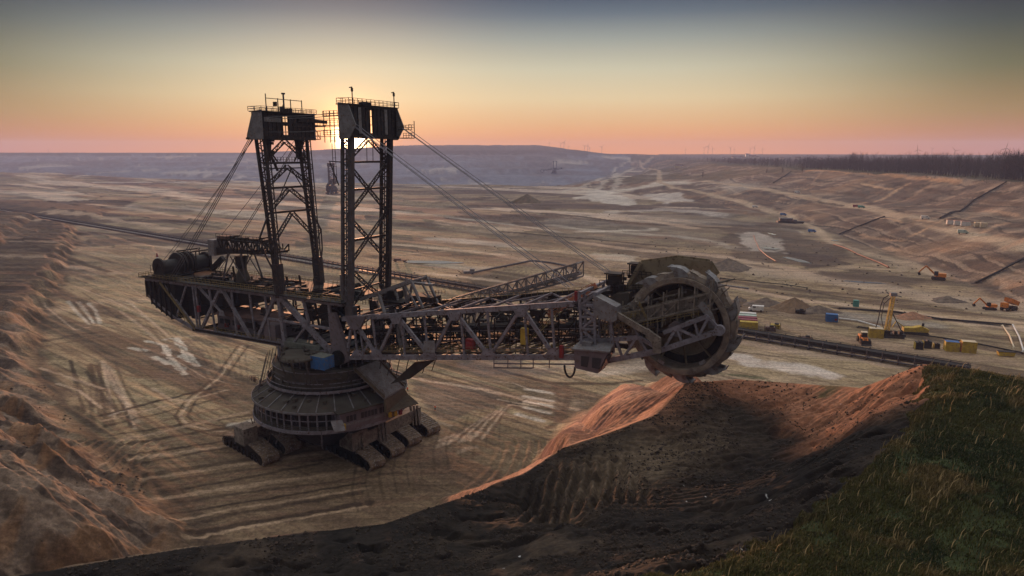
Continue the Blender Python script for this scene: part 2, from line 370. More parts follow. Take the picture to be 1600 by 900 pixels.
nr, na = len(rr), len(ang)
def Hxy(x, y):
    return float(height(np.array([float(x)]), np.array([float(y)]))[0])
def hit(px, py, tmax=9000):
    """where the line of sight through a pixel of the photograph meets the ground"""
    d = ray(px, py); ts = np.concatenate([np.linspace(30, 400, 900), np.geomspace(400, tmax, 900)[1:]])
    z = height(ts * d[0], ts * d[1]); below = np.nonzero(EYE.z + ts * d[2] < z)[0]
    if len(below) == 0: return None
    k = below[0]; t = ts[k] if k == 0 else .5 * (ts[k] + ts[k - 1]); return (t * d[0], t * d[1], float(z[k]))

# --- ground colours: earth (sand, loam, chalk, tracks, water-stained clay) plus painted vignette, haze and sunset glow
def lerp3(a, b, w): return a + (np.array(b) - a) * w[:, None]
s_ = GX * cdt + GY * sdt; t_ = -GX * sdt + GY * cdt; r_ = np.hypot(GX, GY)
col = np.tile(np.array([.275, .208, .128]), (len(GX), 1))
n1 = fbm(s_ / 140, t_ / 12, 4, 101); n2 = fbm(GX / 35, GY / 35, 4, 102); n3 = fbm(s_ / 22, t_ / 1.1, 3, 103); n4 = fbm(s_ / 400, t_ / 60, 4, 104)
col = lerp3(col, (.085, .058, .042), sst(.50, .64, n1) * .8)
col = lerp3(col, (.42, .31, .22), sst(.55, .75, n2) * .5)
col = lerp3(col, (.10, .066, .047), sst(.50, .66, n3) * .6 * (1 - sst(450, 900, r_)))
farf = sst(420, 800, r_)
col = lerp3(col, (.185, .148, .112), farf * .55)
n5 = fbm(GX / 260, GY / 40, 4, 111); n6 = fbm(GX / 200, GY / 110, 4, 112)
col = lerp3(col, (.075, .052, .046), sst(.50, .60, n5) * farf * .85)
col = lerp3(col, (.46, .37, .30), sst(.56, .66, n4) * farf * .8)
col = lerp3(col, (.15, .13, .11), sst(.58, .68, n6) * farf * .6)
# wheel rings
q_ = np.hypot(GX - MO[0], GY - MO[1]); ringm = sst(42, 55, q_) * (1 - sst(100, 112, q_)) * (GY < 182)
col = lerp3(col, (.13, .08, .055), ringm * sst(.2, .9, np.sin(q_ * 2 * math.pi / 2.9 + fbm(GX / 12, GY / 12, 2, 8) * 4)) * .45)
col = lerp3(col, (.13, .088, .06), (1 - sst(30, 75, q_)) * (GY < 195) * .6)  # darkish soil round the machine, with vignette darkening painted in
col = lerp3(col, (.15, .10, .07), (1 - sst(120, 190, GY)) * sst(-150, -100, GX) * .4)  # vignette painted in: floor darkens towards the near edge, over darkish soil
# left spoil
insL = inside(GX, GY, LEFTZONE); dL, _, _ = seg_dist(GX, GY, LEFT); nearL = insL & (GY < 330)
nl = fbm(GX / 11, GY / 11, 4, 120)
wl_ = nearL * sst(0, 8, dL)
col = lerp3(col, (.165, .122, .095), wl_ * .9); col = lerp3(col, (.07, .05, .04), wl_ * sst(.52, .66, nl) * .7)
col = lerp3(col, (.05, .036, .03), wl_ * sst(.55, .62, fbm(GX / 14, GY / 3, 3, 124)) * .8)
col = lerp3(col, (.19, .10, .05), wl_ * sst(.55, .7, fbm(GX / 4, GY / 9, 3, 121)) * .6)
w2 = insL * (GY >= 330) * sst(0, 10, dL)
col = lerp3(col, (.075, .052, .038), w2 * .9); col = lerp3(col, (.045, .03, .024), w2 * sst(.5, .6, fbm(GX / 30, GY / 5, 4, 123)) * .8)  # dark brown bank, painted darker still for the vignetted left edge
col = lerp3(col, (.055, .04, .03), (1 - sst(0, 7, np.abs(np.where(insL, dL, -dL) + 1 + (fbm(GX / 6, GY / 6, 3, 122) - .5) * 7))) * (GY < 700) * .8)
# embankment and plain
toe_, cr_ = emb(GX, GY); we = (GX - toe_) / (cr_ - toe_); onE = sst(0, .05, we) * (GY > 200)
ne = fbm(GX / 60, GY / 18, 4, 130); ne2 = fbm(GX / 12, GY / 50, 3, 131)
ec = np.tile(np.array([.115, .084, .066]), (len(GX), 1)); ec = lerp3(ec, (.24, .175, .13), sst(.48, .66, ne)); ec = lerp3(ec, (.08, .05, .036), sst(.52, .66, ne2) * .7)
fr_ = (we * 11 + (fbm(GX / 60, GY / 160, 3, 135) - .5) * 3) % 1
ec = lerp3(ec, (.045, .034, .028), (fr_ < .16) * (fbm(GX / 40, GY / 120, 3, 136) > .42) * .75); ec = lerp3(ec, (.30, .22, .16), ((fr_ > .16) & (fr_ < .34)) * (fbm(GX / 50, GY / 90, 3, 137) > .5) * .6)
ec = lerp3(ec, (.32, .19, .11), sst(.6, .72, fbm(GX / 90, GY / 90, 3, 132)) * .35)
ec = lerp3(ec, (.46, .40, .34), sst(.56, .68, fbm(GX / 140, GY / 90, 4, 133)) * sst(1000, 1400, GY) * (1 - sst(.4, .7, we)))
ec = lerp3(ec, (.075, .06, .035), sst(.5, .6, fbm(GX / 150, GY / 150, 3, 134)) * sst(900, 1400, GY) * .7)
ec = lerp3(ec, (.30, .22, .15), (we < -9) * 0.0)                 # berm road
ec = lerp3(ec, (.05, .048, .03), sst(.93, 1.0, we) * .85)
col = np.where(onE[:, None] > 0, col + (ec - col) * onE[:, None], col)
# deep pit and far side
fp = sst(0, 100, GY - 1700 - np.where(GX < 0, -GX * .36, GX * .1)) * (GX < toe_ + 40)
fc = np.tile(np.array([.165, .170, .205]), (len(GX), 1)); fc = lerp3(fc, (.13, .11, .11), sst(.5, .6, fbm(GX / 500, GZ / 9, 4, 140)) * .8)  # grey clay, with part of the blue distance haze put into its colour
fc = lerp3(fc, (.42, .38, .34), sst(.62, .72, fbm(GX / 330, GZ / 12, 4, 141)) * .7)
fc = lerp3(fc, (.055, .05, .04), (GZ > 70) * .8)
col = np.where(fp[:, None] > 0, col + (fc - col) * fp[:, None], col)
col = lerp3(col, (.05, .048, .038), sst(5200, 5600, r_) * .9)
# near bank
mb_ = GY < 400; inB = np.zeros(len(GX), bool); inB[mb_] = inside(GX[mb_], GY[mb_], BANK)
dB = np.full(len(GX), 1e3); dB[mb_] = seg_dist(GX[mb_], GY[mb_], CREST)[0]
inG = np.zeros(len(GX), bool); jx = (fbm(GX[mb_] / 2.5, GY[mb_] / 2.5, 3, 57) - .5) * 4; inG[mb_] = inside(GX[mb_] - jx, GY[mb_] + jx, GRASS)
nb = fbm(GX / 9, GY / 9, 4, 150); nb2 = fbm(GX / 2.2, GY / 2.2, 3, 151)
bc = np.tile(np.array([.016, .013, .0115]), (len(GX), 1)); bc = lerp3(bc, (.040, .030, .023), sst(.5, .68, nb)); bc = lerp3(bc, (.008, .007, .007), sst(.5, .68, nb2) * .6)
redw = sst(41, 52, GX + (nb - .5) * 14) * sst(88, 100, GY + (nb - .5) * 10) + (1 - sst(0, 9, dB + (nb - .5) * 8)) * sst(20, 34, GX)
bc = lerp3(bc, (.25, .115, .068), np.clip(redw, 0, 1) * .9)  # terracotta earth and low-sun red painted as one colour on sunward faces
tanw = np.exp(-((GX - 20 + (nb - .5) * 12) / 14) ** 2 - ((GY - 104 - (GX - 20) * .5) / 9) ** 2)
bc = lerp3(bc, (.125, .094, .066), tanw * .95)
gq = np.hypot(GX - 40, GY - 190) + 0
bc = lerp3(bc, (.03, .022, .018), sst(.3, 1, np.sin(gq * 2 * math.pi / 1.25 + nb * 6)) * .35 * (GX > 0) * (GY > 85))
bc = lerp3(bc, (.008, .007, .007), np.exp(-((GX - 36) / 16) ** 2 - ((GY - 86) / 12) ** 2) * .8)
bc = lerp3(bc, (.42, .42, .44), (fbm(GX / .9, GY / 1.6, 2, 152) > .93) * (GX > -5) * (nb > .42))
bc = lerp3(bc, (.035, .045, .018), inG * 1.0)
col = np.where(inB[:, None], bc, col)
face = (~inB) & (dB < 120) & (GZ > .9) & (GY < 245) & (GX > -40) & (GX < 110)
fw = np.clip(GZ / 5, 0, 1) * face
fcol = np.tile(np.array([.38, .20, .132]), (len(GX), 1)); fcol = lerp3(fcol, (.17, .085, .07), sst(.5, .62, fbm(dB / 40, (GX * .8 + GY * .5) / 9, 3, 160)) * .8)  # pink sunset glow mixed into the colour of the face
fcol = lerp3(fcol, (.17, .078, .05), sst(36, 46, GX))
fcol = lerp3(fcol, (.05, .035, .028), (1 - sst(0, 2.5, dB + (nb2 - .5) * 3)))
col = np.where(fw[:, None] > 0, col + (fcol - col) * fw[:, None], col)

def paint(pts, width, c, k=.8, soft=.5, rag=.3, pix=True, dash=None, seed=0):
    """a track, road, ditch or stain lying on the earth, along a measured line"""
    global col
    P = [h for h in ((hit(*p) if pix else p) for p in pts) if h is not None]; P = [p[:2] for p in P]
    if len(P) < 2: return
    x0 = min(p[0] for p in P) - width * 2; x1 = max(p[0] for p in P) + width * 2; y0 = min(p[1] for p in P) - width * 2; y1 = max(p[1] for p in P) + width * 2
    m = np.nonzero((GX > x0) & (GX < x1) & (GY > y0) & (GY < y1))[0]
    if not len(m): return
    d, _, a = seg_dist(GX[m], GY[m], P); d = d + (fbm(GX[m] / (width + .5), GY[m] / (width + .5), 3, 200 + seed) - .5) * width * rag * 2
    w = (1 - sst(width * .5 * (1 - soft), width * .5 * (1 + soft), d)) * k
    if dash: w = w * (np.sin(a * 2 * math.pi / dash) > 0)
    col[m] = col[m] + (np.array(c) - col[m]) * w[:, None]
def blob(pts, c, k=.8, soft=3.0, seed=0, pix=True):
    global col
    P = [h[:2] for h in ((hit(*p) if pix else p) for p in pts) if h is not None]
    if len(P) < 3: return
    x0 = min(p[0] for p in P) - soft * 3; x1 = max(p[0] for p in P) + soft * 3; y0 = min(p[1] for p in P) - soft * 3; y1 = max(p[1] for p in P) + soft * 3
    m = np.nonzero((GX > x0) & (GX < x1) & (GY > y0) & (GY < y1))[0]
    if not len(m): return
    i = inside(GX[m], GY[m], P); d, _, _ = seg_dist(GX[m], GY[m], P + [P[0]]); d = np.where(i, d, -d) + (fbm(GX[m] / soft / 2, GY[m] / soft / 2, 3, 300 + seed) - .5) * soft * 2.4
    w = sst(-soft * .3, soft * .3, d) * k; col[m] = col[m] + (np.array(c) - col[m]) * w[:, None]
CH = (.45, .40, .34); DK = (.05, .034, .025); SA = (.46, .34, .25); RD = (.36, .27, .19); BR = (.16, .10, .068)
def q_(pts, *a, **k): paint(pts, *a, **k)
# haul roads and tracks on the middle floor
q_([(560, 372), (613, 382), (690, 388), (773, 397), (854, 414), (905, 430), (960, 447)], 9, SA, .85)
q_([(600, 398), (700, 392), (760, 396)], 5, SA, .5)
q_([(785, 362), (850, 368), (930, 374), (1000, 381), (1050, 385)], 7, DK, .95, rag=.15, soft=.3)
q_([(851, 333), (930, 341), (1000, 349), (1100, 355), (1200, 363)], 13, DK, .9, rag=.15, soft=.3)
q_([(620, 330), (700, 338), (790, 350), (870, 362)], 12, CH, .55); q_([(600, 322), (760, 336)], 30, (.14, .09, .075), .7, rag=.8)
q_([(860, 352), (960, 362), (1080, 372), (1180, 392)], 14, CH, .5, rag=.6); q_([(950, 330), (1040, 328), (1130, 336)], 26, (.45, .40, .36), .6, rag=.8)
q_([(900, 378), (1000, 392), (1110, 398), (1230, 420), (1330, 440)], 12, SA, .6, rag=.5); q_([(640, 350), (720, 362), (800, 382), (880, 398)], 5, BR, .7)
q_([(905, 362), (1000, 360), (1020, 357)], 14, CH, .8, rag=.6)
q_([(930, 398), (975, 402), (985, 408), (950, 404)], 14, CH, .55, rag=.9, seed=3)
for k in range(26):
    rr_ = random.Random(700 + k); x = rr_.uniform(560, 1300); y = rr_.uniform(322, 445); w = rr_.uniform(30, 170)
    q_([(x, y), (x + w * .5, y + w * .045 + rr_.uniform(-2, 2)), (x + w, y + w * .11)], rr_.uniform(2.5, 14) * (2.2 - (y - 320) / 90), rr_.choice([DK, BR, SA, CH, (.2, .13, .09), BR]), rr_.uniform(.35, .75), rag=.6, seed=k)
for k in range(16):
    rr_ = random.Random(900 + k); x = rr_.uniform(0, 330); y = rr_.uniform(285, 400); w = rr_.uniform(60, 230)
    q_([(x, y), (x + w * .5, y + w * .06 + rr_.uniform(-2, 2)), (x + w, y + w * .14)], rr_.uniform(2.5, 11) * (2.0 - (y - 285) / 100), rr_.choice([DK, BR, SA, (.2, .13, .09), BR]), rr_.uniform(.3, .6), rag=.6, seed=k)
q_([(120, 272), (180, 281), (260, 292), (340, 303), (430, 312)], 60, (.11, .07, .06), .75, rag=.8)
q_([(150, 292), (230, 300), (310, 312), (400, 318)], 26, CH, .6, rag=.9); q_([(0, 372), (60, 387), (110, 404), (170, 425)], 5, DK, .8)
q_([(268, 346), (290, 343), (310, 350), (285, 352), (265, 348)], 2.5, DK, .6); q_([(260, 368), (300, 362), (350, 372)], 2.5, DK, .6)
# right flank: haul roads on berm and toe, drains across the slope
for w_, c_, k_ in ((17, RD, .95),): 
    q_([(1100, 283), (1150, 289), (1255, 306), (1354, 324), (1420, 340), (1489, 358), (1600, 388)], w_, c_, k_, rag=.15); q_([(1000, 252), (1030, 267), (1030, 285), (1055, 294), (1120, 307), (1200, 328), (1225, 334), (1270, 354), (1300, 378), (1342, 393), (1420, 411), (1470, 430)], w_ * .7, c_, k_, rag=.2)
q_([(1420, 411), (1405, 423), (1345, 417), (1270, 423), (1180, 420)], 8, RD, .7); q_([(1020, 246), (1005, 256)], 24, RD, .8)
q_([(1340, 437), (1450, 462), (1600, 478)], 6, RD, .6)
for P_ in ([(1469, 342), (1520, 314), (1572, 287)], [(1312, 366), (1345, 353), (1382, 339)], [(1208, 286), (1236, 268)], [(1525, 443), (1560, 425), (1600, 405)]): q_(P_, 5, (.02, .018, .018), 1, rag=.1, soft=.2)
for k in range(46):
    rr_ = random.Random(1300 + k); x = rr_.uniform(1180, 1600); y0 = 262 + (x - 1180) * .05 + rr_.random() * (60 + (x - 1180) * .32); w = rr_.uniform(15, 90)
    if rr_.random() < .45: P_ = [(x, y0), (x + w, y0 - w * .42)]
    else: P_ = [(x, y0), (x + w, y0 + w * .17)]
    q_(P_, rr_.uniform(1.5, 7), rr_.choice([DK, (.06, .04, .03), (.36, .23, .15), (.30, .17, .10), BR, (.42, .27, .17)]), rr_.uniform(.4, .8), rag=.4, seed=k)
q_([(1262, 266), (1350, 270), (1500, 284)], 10, (.45, .24, .12), .6, rag=.5)
blob([(1130, 350), (1220, 352), (1300, 380), (1340, 400), (1250, 412), (1150, 400)], (.085, .062, .05), .75, 14)
blob([(1150, 365), (1180, 362), (1215, 372), (1225, 395), (1170, 392)], (.40, .35, .31), .7, 7); blob([(1225, 392), (1290, 398), (1340, 414), (1260, 420)], (.055, .042, .038), .8, 6)
blob([(1280, 423), (1350, 424), (1450, 440), (1400, 452), (1300, 442)], (.09, .065, .05), .8, 6)
# yard with the containers and the rig
q_([(1130, 446), (1247, 470), (1365, 480), (1482, 499), (1600, 515)], 8, SA, .7, rag=.3); q_([(1306, 481), (1394, 487), (1453, 497), (1570, 509)], 4.5, (.03, .027, .025), 1, rag=.2)
q_([(1160, 418), (1300, 440), (1440, 462), (1600, 486)], 26, (.36, .28, .21), .7, rag=.5); q_([(1140, 432), (1300, 462), (1500, 484)], 3, DK, .6)
q_([(1290, 487), (1380, 500), (1460, 508)], 14, (.24, .22, .20), .6); q_([(1360, 518), (1440, 528)], 9, DK, .8, rag=.6); q_([(1200, 505), (1300, 525), (1420, 545), (1600, 570)], 10, (.27, .19, .135), .6)
q_([(1160, 535), (1250, 550), (1340, 562), (1400, 572)], 8, (.33, .25, .19), .7); q_([(1150, 560), (1180, 572), (1230, 576), (1290, 583)], 9, (.50, .44, .40), .8, rag=.8); q_([(1140, 548), (1200, 556), (1260, 560)], 1.6, DK, .6)
q_([(1105, 582), (1200, 592), (1300, 608)], 3, (.05, .06, .03), .7, rag=.8)
q_([(930, 585), (1000, 575), (1060, 580)], 6, (.48, .38, .30), .7); q_([(760, 575), (860, 598), (960, 600), (1000, 595)], 2.5, DK, .8); q_([(900, 570), (950, 580), (1010, 570)], 12, (.44, .36, .29), .5)
blob([(700, 560), (790, 565), (870, 575), (850, 592), (760, 585)], (.13, .10, .09), .7, 5)
# floor by the base: dark apron, tracks, pale striped ledge
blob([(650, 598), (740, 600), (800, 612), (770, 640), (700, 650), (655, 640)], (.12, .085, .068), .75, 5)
q_([(640, 590), (740, 606), (820, 624), (900, 640)], 2.2, SA, .6, rag=.4)
for a, b_ in (((822, 608), (864, 614)), ((820, 619), (862, 627)), ((819, 627), (862, 635)), ((820, 637), (858, 645)), ((808, 647), (849, 658))): q_([a, b_], 1.9, (.50, .42, .35), .9, rag=.2)
for k in range(6): q_([(868 + k, 604 + k * 9.5), (874 + k * .5, 607 + k * 9.5), (880 - k * .6, 610 + k * 9.5)], 3.2, (.13, .08, .055), .85, rag=.4)
q_([(885, 600), (888, 625), (878, 655), (858, 668)], 2.2, (.12, .075, .05), .8)
for k in range(9): q_([(690 + k * 9, 696 - k * 1.5), (722 + k * 8, 673 - k * 3), (766 + k * 4, 648 - k * 2)], .9, (SA if k % 2 else BR), .8, rag=.2)
for k in range(7): q_([(700 + k * 4, 612 + k * 3), (770 + k * 5, 622 + k * 3), (805 + k * 3, 634 - k * 2)], .7, DK, .5, rag=.3)
for k in range(22):
    rr_ = random.Random(40 + k); x = rr_.uniform(640, 730); y = rr_.uniform(680, 745); q_([(x, y), (x + 22, y - 9)], 1.8, rr_.choice([BR, BR, SA]), .6, rag=.2)
# left of the base: ruts, chalk patches, curved wheel tracks
blob([(215, 545), (300, 530), (330, 570), (310, 610), (250, 590)], (.12, .085, .065), .7, 4)
for P_ in ([(203, 543), (226, 548)], [(229, 533), (254, 538), (266, 558), (290, 584)], [(258, 530), (276, 528), (286, 546), (310, 572)], [(240, 558), (262, 568)], [(282, 556), (300, 566)]): q_(P_, 2.6, CH, .9, rag=.5, soft=.3)
for k in range(15):
    r_k = random.Random(4100 + k); a = 108 + r_k.uniform(0, 88); dx_ = r_k.uniform(4, 50); q_([(a, 566 + r_k.uniform(-4, 14)), (a + dx_ * .4, 606), (a + dx_, 640 + r_k.uniform(-8, 30))], r_k.uniform(.8, 2.0), DK if k % 4 else SA, r_k.uniform(.5, .9), rag=.2, seed=k)
for k in range(5): q_([(106 + k * 8, 470 + k), (118 + k * 8, 486), (140 + k * 4, 506)], 1.7, DK if k % 2 else CH, .7, rag=.3, seed=k)
q_([(60, 530), (110, 525), (162, 518)], 3, DK, .6); q_([(60, 540), (162, 526)], 1.5, DK, .6)
for o in (0, 7, 16): q_([(372 + o, 540), (336 + o, 590), (290 + o, 626), (273 + o * 1.2, 650), (286 + o, 668 - o * .6), (330, 680 - o), (360, 682 - o)], .9, (.42, .32, .23) if o == 7 else DK, .8, rag=.1)
q_([(358, 664), (378, 662), (398, 658)], 2.6, CH, .8, rag=.6); q_([(170, 650), (198, 640)], 1.2, CH, .7)
for k in range(12): q_([(215 + k * 12, 500 + k * 3), (250 + k * 12, 545), (300 + k * 8, 600)], .8, DK, .35, rag=.4, seed=k)
for k in range(26):
    r_k = random.Random(4300 + k); y = 640 + k * 7.6; x0 = 150 + k * 5.6 + r_k.uniform(-5, 12); x1 = 430 + k * 9 + r_k.uniform(-90, 30); q_([(x0, y + 10), (x0 + (x1 - x0) * .3, y - 4), (x0 + (x1 - x0) * .65, y - 20), (x1, y - 38)], r_k.uniform(.9, 2.2), (DK, (.36, .26, .18), DK, BR)[k % 4], r_k.uniform(.55, .95), rag=.3, seed=k)
for k in range(24):
    r_k = random.Random(4500 + k); x = 560 + k * 10; y = 800 - k * 5; q_([(x, y), (x - 10 + k * .5, y - 34), (x - 4 + k, y - 70)], r_k.uniform(.4, .8), (DK, BR)[k % 2], r_k.uniform(.25, .5), rag=.4, seed=k)
for k in range(40):
    r_k = random.Random(4700 + k); x = r_k.uniform(60, 420); y = r_k.uniform(400, 620); L_ = r_k.uniform(30, 120); q_([(x, y), (x + L_ * .5, y + L_ * r_k.uniform(.1, .5)), (x + L_, y + L_ * r_k.uniform(.3, .9))], r_k.uniform(.5, 1.6), (DK, SA, BR, (.14, .10, .07))[k % 4], r_k.uniform(.35, .65), rag=.3, seed=k)
for k in range(26):
    r_k = random.Random(4900 + k); x = r_k.uniform(640, 860); y = r_k.uniform(572, 660); L_ = r_k.uniform(25, 80) * (1 if x < 800 or y < 590 else .3); q_([(x, y), (x + L_ * .5, y + L_ * r_k.uniform(-.05, .16)), (x + L_, y + L_ * r_k.uniform(.05, .25))], r_k.uniform(.4, 1.2), (DK, SA, BR)[k % 3], r_k.uniform(.35, .6), rag=.3, seed=k)
# far side of the pit: faint benches and tracks
for k in range(16):
    rr_ = random.Random(60 + k); x = rr_.uniform(60, 900); y = rr_.uniform(246, 296); w = rr_.uniform(50, 260); q_([(x, y), (x + w, y + rr_.uniform(-3, 5))], rr_.uniform(14, 40), rr_.choice([(.10, .09, .10), (.42, .38, .36), (.14, .12, .13)]), .7, rag=.6, seed=k)
for P_ in ([(880, 300), (920, 285), (960, 262), (985, 250)], [(905, 303), (945, 285), (965, 270)], [(940, 305), (965, 290), (962, 276), (990, 262)]): q_(P_, 18, CH, .6, rag=.8)
blob([(905, 312), (930, 296), (960, 300), (1000, 315), (985, 322)], (.52, .47, .42), .75, 16); blob([(1010, 305), (1060, 300), (1085, 312), (1040, 322)], (.50, .45, .41), .7, 14)

me = bpy.data.meshes.new('ground'); me.vertices.add(nr * na); me.vertices.foreach_set('co', np.column_stack([GX, GY, GZ]).ravel())
I, J = np.meshgrid(np.arange(nr - 1), np.arange(na - 1), indexing='ij'); I = I.ravel(); J = J.ravel()
quads = np.column_stack([I * na + J, (I + 1) * na + J, (I + 1) * na + J + 1, I * na + J + 1])[:, ::-1]
nq = len(quads); cen = nr * na
me.loops.add(nq * 4); me.polygons.add(nq)
me.loops.foreach_set('vertex_index', quads.ravel().astype(np.int32)); me.polygons.foreach_set('loop_start', np.arange(0, nq * 4, 4, dtype=np.int32))
me.polygons.foreach_set('loop_total', np.full(nq, 4, np.int32)); me.update(calc_edges=True); me.validate()
me.polygons.foreach_set('use_smooth', np.ones(len(me.polygons), bool))
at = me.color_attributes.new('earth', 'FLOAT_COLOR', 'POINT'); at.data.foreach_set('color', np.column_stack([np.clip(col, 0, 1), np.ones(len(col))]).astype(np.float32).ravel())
gm = bpy.data.materials.new('earth'); gm.use_nodes = True; t = gm.node_tree; n = t.nodes; l = t.links; b = n['Principled BSDF']
b.inputs['Roughness'].default_value = .95; b.inputs['Specular IOR Level'].default_value = .1
va = n.new('ShaderNodeVertexColor'); va.layer_name = 'earth'; tc = n.new('ShaderNodeTexCoord')
def gn(scale, det, rot=0, st=(1, 1, 1), rough=.6):
    mp = n.new('ShaderNodeMapping'); mp.inputs['Rotation'].default_value = (0, 0, rot); mp.inputs['Scale'].default_value = st; l.new(tc.outputs['Object'], mp.inputs[0])
    z = n.new('ShaderNodeTexNoise'); z.inputs['Scale'].default_value = scale; z.inputs['Detail'].default_value = det; z.inputs['Roughness'].default_value = rough; l.new(mp.outputs[0], z.inputs[0]); return z.outputs[0]
def mr(v, a, bb, c, d):
    r = n.new('ShaderNodeMapRange'); l.new(v, r.inputs[0])
    for i, k in enumerate((a, bb, c, d)): r.inputs[i + 1].default_value = k
    return r.outputs[0]
def mm(op, a, bb):
    k = n.new('ShaderNodeMath'); k.operation = op
    for i, v in enumerate((a, bb)):
        if isinstance(v, (int, float)): k.inputs[i].default_value = v
        else: l.new(v, k.inputs[i])
    return k.outputs[0]
na1 = gn(.9, 8); na2 = gn(.25, 8, -DIRT, (.12, 1, 1), .7); na3 = gn(.03, 8, 0, (1, 1, 1), .7); na4 = gn(2.4, 6, 0, (1, 1, 1), .75); na5 = gn(1.5, 5, -DIRT, (.035, 1, 1), .6); na6 = gn(.4, 4, -DIRT - .9, (.05, 1, 1), .7)
fac = mm('MULTIPLY', mm('MULTIPLY', mr(na1, .28, .72, .60, 1.40), mr(na2, .3, .7, .78, 1.20)), mm('MULTIPLY', mr(na3, .3, .7, .68, 1.32), mm('MULTIPLY', mr(na4, .32, .68, .72, 1.26), mm('MULTIPLY', mr(na5, .40, .60, .90, 1.08), mr(na6, .40, .56, .84, 1.08)))))
vm = n.new('ShaderNodeVectorMath'); vm.operation = 'SCALE'; l.new(va.outputs[0], vm.inputs[0]); l.new(fac, vm.inputs['Scale']); l.new(vm.outputs[0], b.inputs['Base Color'])
hgt = mm('ADD', mm('MULTIPLY', na1, .5), mm('ADD', mm('MULTIPLY', na2, .8), mm('ADD', mm('MULTIPLY', na4, .12), mm('MULTIPLY', na5, .25))))
bp = n.new('ShaderNodeBump'); bp.inputs['Strength'].default_value = .6; bp.inputs['Distance'].default_value = .5; l.new(hgt, bp.inputs['Height']); l.new(bp.outputs[0], b.inputs['Normal'])
me.materials.append(gm); ground = bpy.data.objects.new('ground', me); C.objects.link(ground); tag(ground, 'brown sandy floor and slopes of the open pit', kind='structure')

# ------------------------------------------------------------------ air
hz = MB(); hz.box((0, 100, 60), (14600, 14600, 330)); hz.v = [(x, y, max(z, -102) if z < 0 else 205) for x, y, z in hz.v]
hm = bpy.data.materials.new('haze'); hm.use_nodes = True; t = hm.node_tree; t.nodes.clear()
ho = t.nodes.new('ShaderNodeOutputMaterial'); hv = t.nodes.new('ShaderNodeVolumePrincipled'); t.links.new(hv.outputs[0], ho.inputs['Volume'])
hv.inputs['Color'].default_value = (.50, .58, .93, 1); hv.inputs['Density'].default_value = HAZE; hv.inputs['Anisotropy'].default_value = .1
ha = hz.build('haze', hm); tag(ha, 'violet blue evening haze over the pit', kind='stuff')

# ------------------------------------------------------------------ materials of the machines
M = {}
M['steel'] = mat('painted_steel', (0.0896, 0.0808, 0.0928), (0.0512, 0.0448, 0.0512), .6, scale=.6, spots=(.09, .055, .04))
M['chord'] = mat('lit_pale_girder', (.200, .195, .240), (.120, .116, .140), .6, scale=.6, spots=(.08, .05, .04))  # girder steel lifted to the tone of its lit near side; also pale posts
M['hood'] = mat('tan_hood_plate', (.20, .165, .115), (.14, .112, .078), .85, scale=.3, spots=(.09, .065, .04))
M['gear'] = mat('grey_beige_machinery', (0.2125, 0.1875, 0.1688), (0.1000, 0.0875, 0.0775), .8, scale=.7, spots=(.06, .045, .035))
M['pale'] = mat('pale_steel', (0.187, 0.187, 0.209), (0.122, 0.119, 0.130), .55, scale=.7, spots=(.12, .08, .06))
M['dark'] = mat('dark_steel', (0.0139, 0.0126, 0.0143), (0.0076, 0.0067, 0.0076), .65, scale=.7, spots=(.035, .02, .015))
M['tower'] = mat('tower_steel', (0.0306, 0.0252, 0.0288), (0.0180, 0.0150, 0.0174), .6, scale=.5, spots=(.07, .04, .03))
M['brown'] = mat('dusty_brown_plate', (0.112, 0.086, 0.060), (0.075, 0.056, 0.041), .85, scale=.4, spots=(.08, .05, .035))
M['rim'] = mat('worn_brown_steel', (.245, .20, .165), (0.1100, 0.0880, 0.0770), .6, scale=.6, spots=(.20, .18, .17))
M['dust'] = mat('dusty_grey_plate', (0.0744, 0.0672, 0.0584), (0.0472, 0.0408, 0.0360), .9, scale=.35, spots=(.07, .05, .04))
M['track'] = mat('muddy_track_steel', (.19, .14, .10), (.085, .062, .048), .85, scale=.8, spots=(.24, .23, .24))
M['bucket'] = mat('scoured_bucket_steel', (.27, .28, .31), (.12, .11, .115), .4, metal=.3, scale=.5, spots=(.11, .08, .07))
M['rail'] = mat('yellow_rail_paint', (.20, .155, .06), (.12, .09, .05), .7)
M['yellow'] = mat('yellow_paint', (.46, .33, .04), (.30, .21, .03), .6, scale=.5, spots=(.25, .17, .06))
M['red'] = mat('red_paint', (.22, .025, .03), (.13, .02, .022), .7)
M['rope'] = mat('steel_rope', (.10, .10, .12), (.07, .07, .08), .5)
M['rope2'] = mat('pale_steel_rope', (.24, .25, .31), (.18, .18, .22), .45)
M['belt'] = mat('black_rubber_belt', (0.0132, 0.0120, 0.0144), (0.0210, 0.0180, 0.0180), .8)
M['drum'] = mat('black_drum_paint', (.010, .010, .013), (.018, .018, .021), .6)
M['glass'] = mat('dark_window_glass', (.018, .02, .026), (.03, .032, .04), .12, bump=0)
M['wall'] = mat('grey_violet_wall', (0.144, 0.122, 0.144), (0.101, 0.086, 0.101), .7, scale=.4, spots=(.10, .075, .07))
M['redroof'] = mat('red_brown_roof', (.13, .075, .065), (.08, .05, .048), .8, scale=.4)
M['blue'] = mat('blue_paint', (.03, .13, .36), (.025, .10, .27), .5, scale=.5, spots=(.07, .11, .2))
M['bluetop'] = mat('dusty_container_top', (.17, .18, .16), (.11, .12, .12), .8)
M['white'] = mat('white_paint', (.62, .62, .62), (.45, .44, .43), .6)

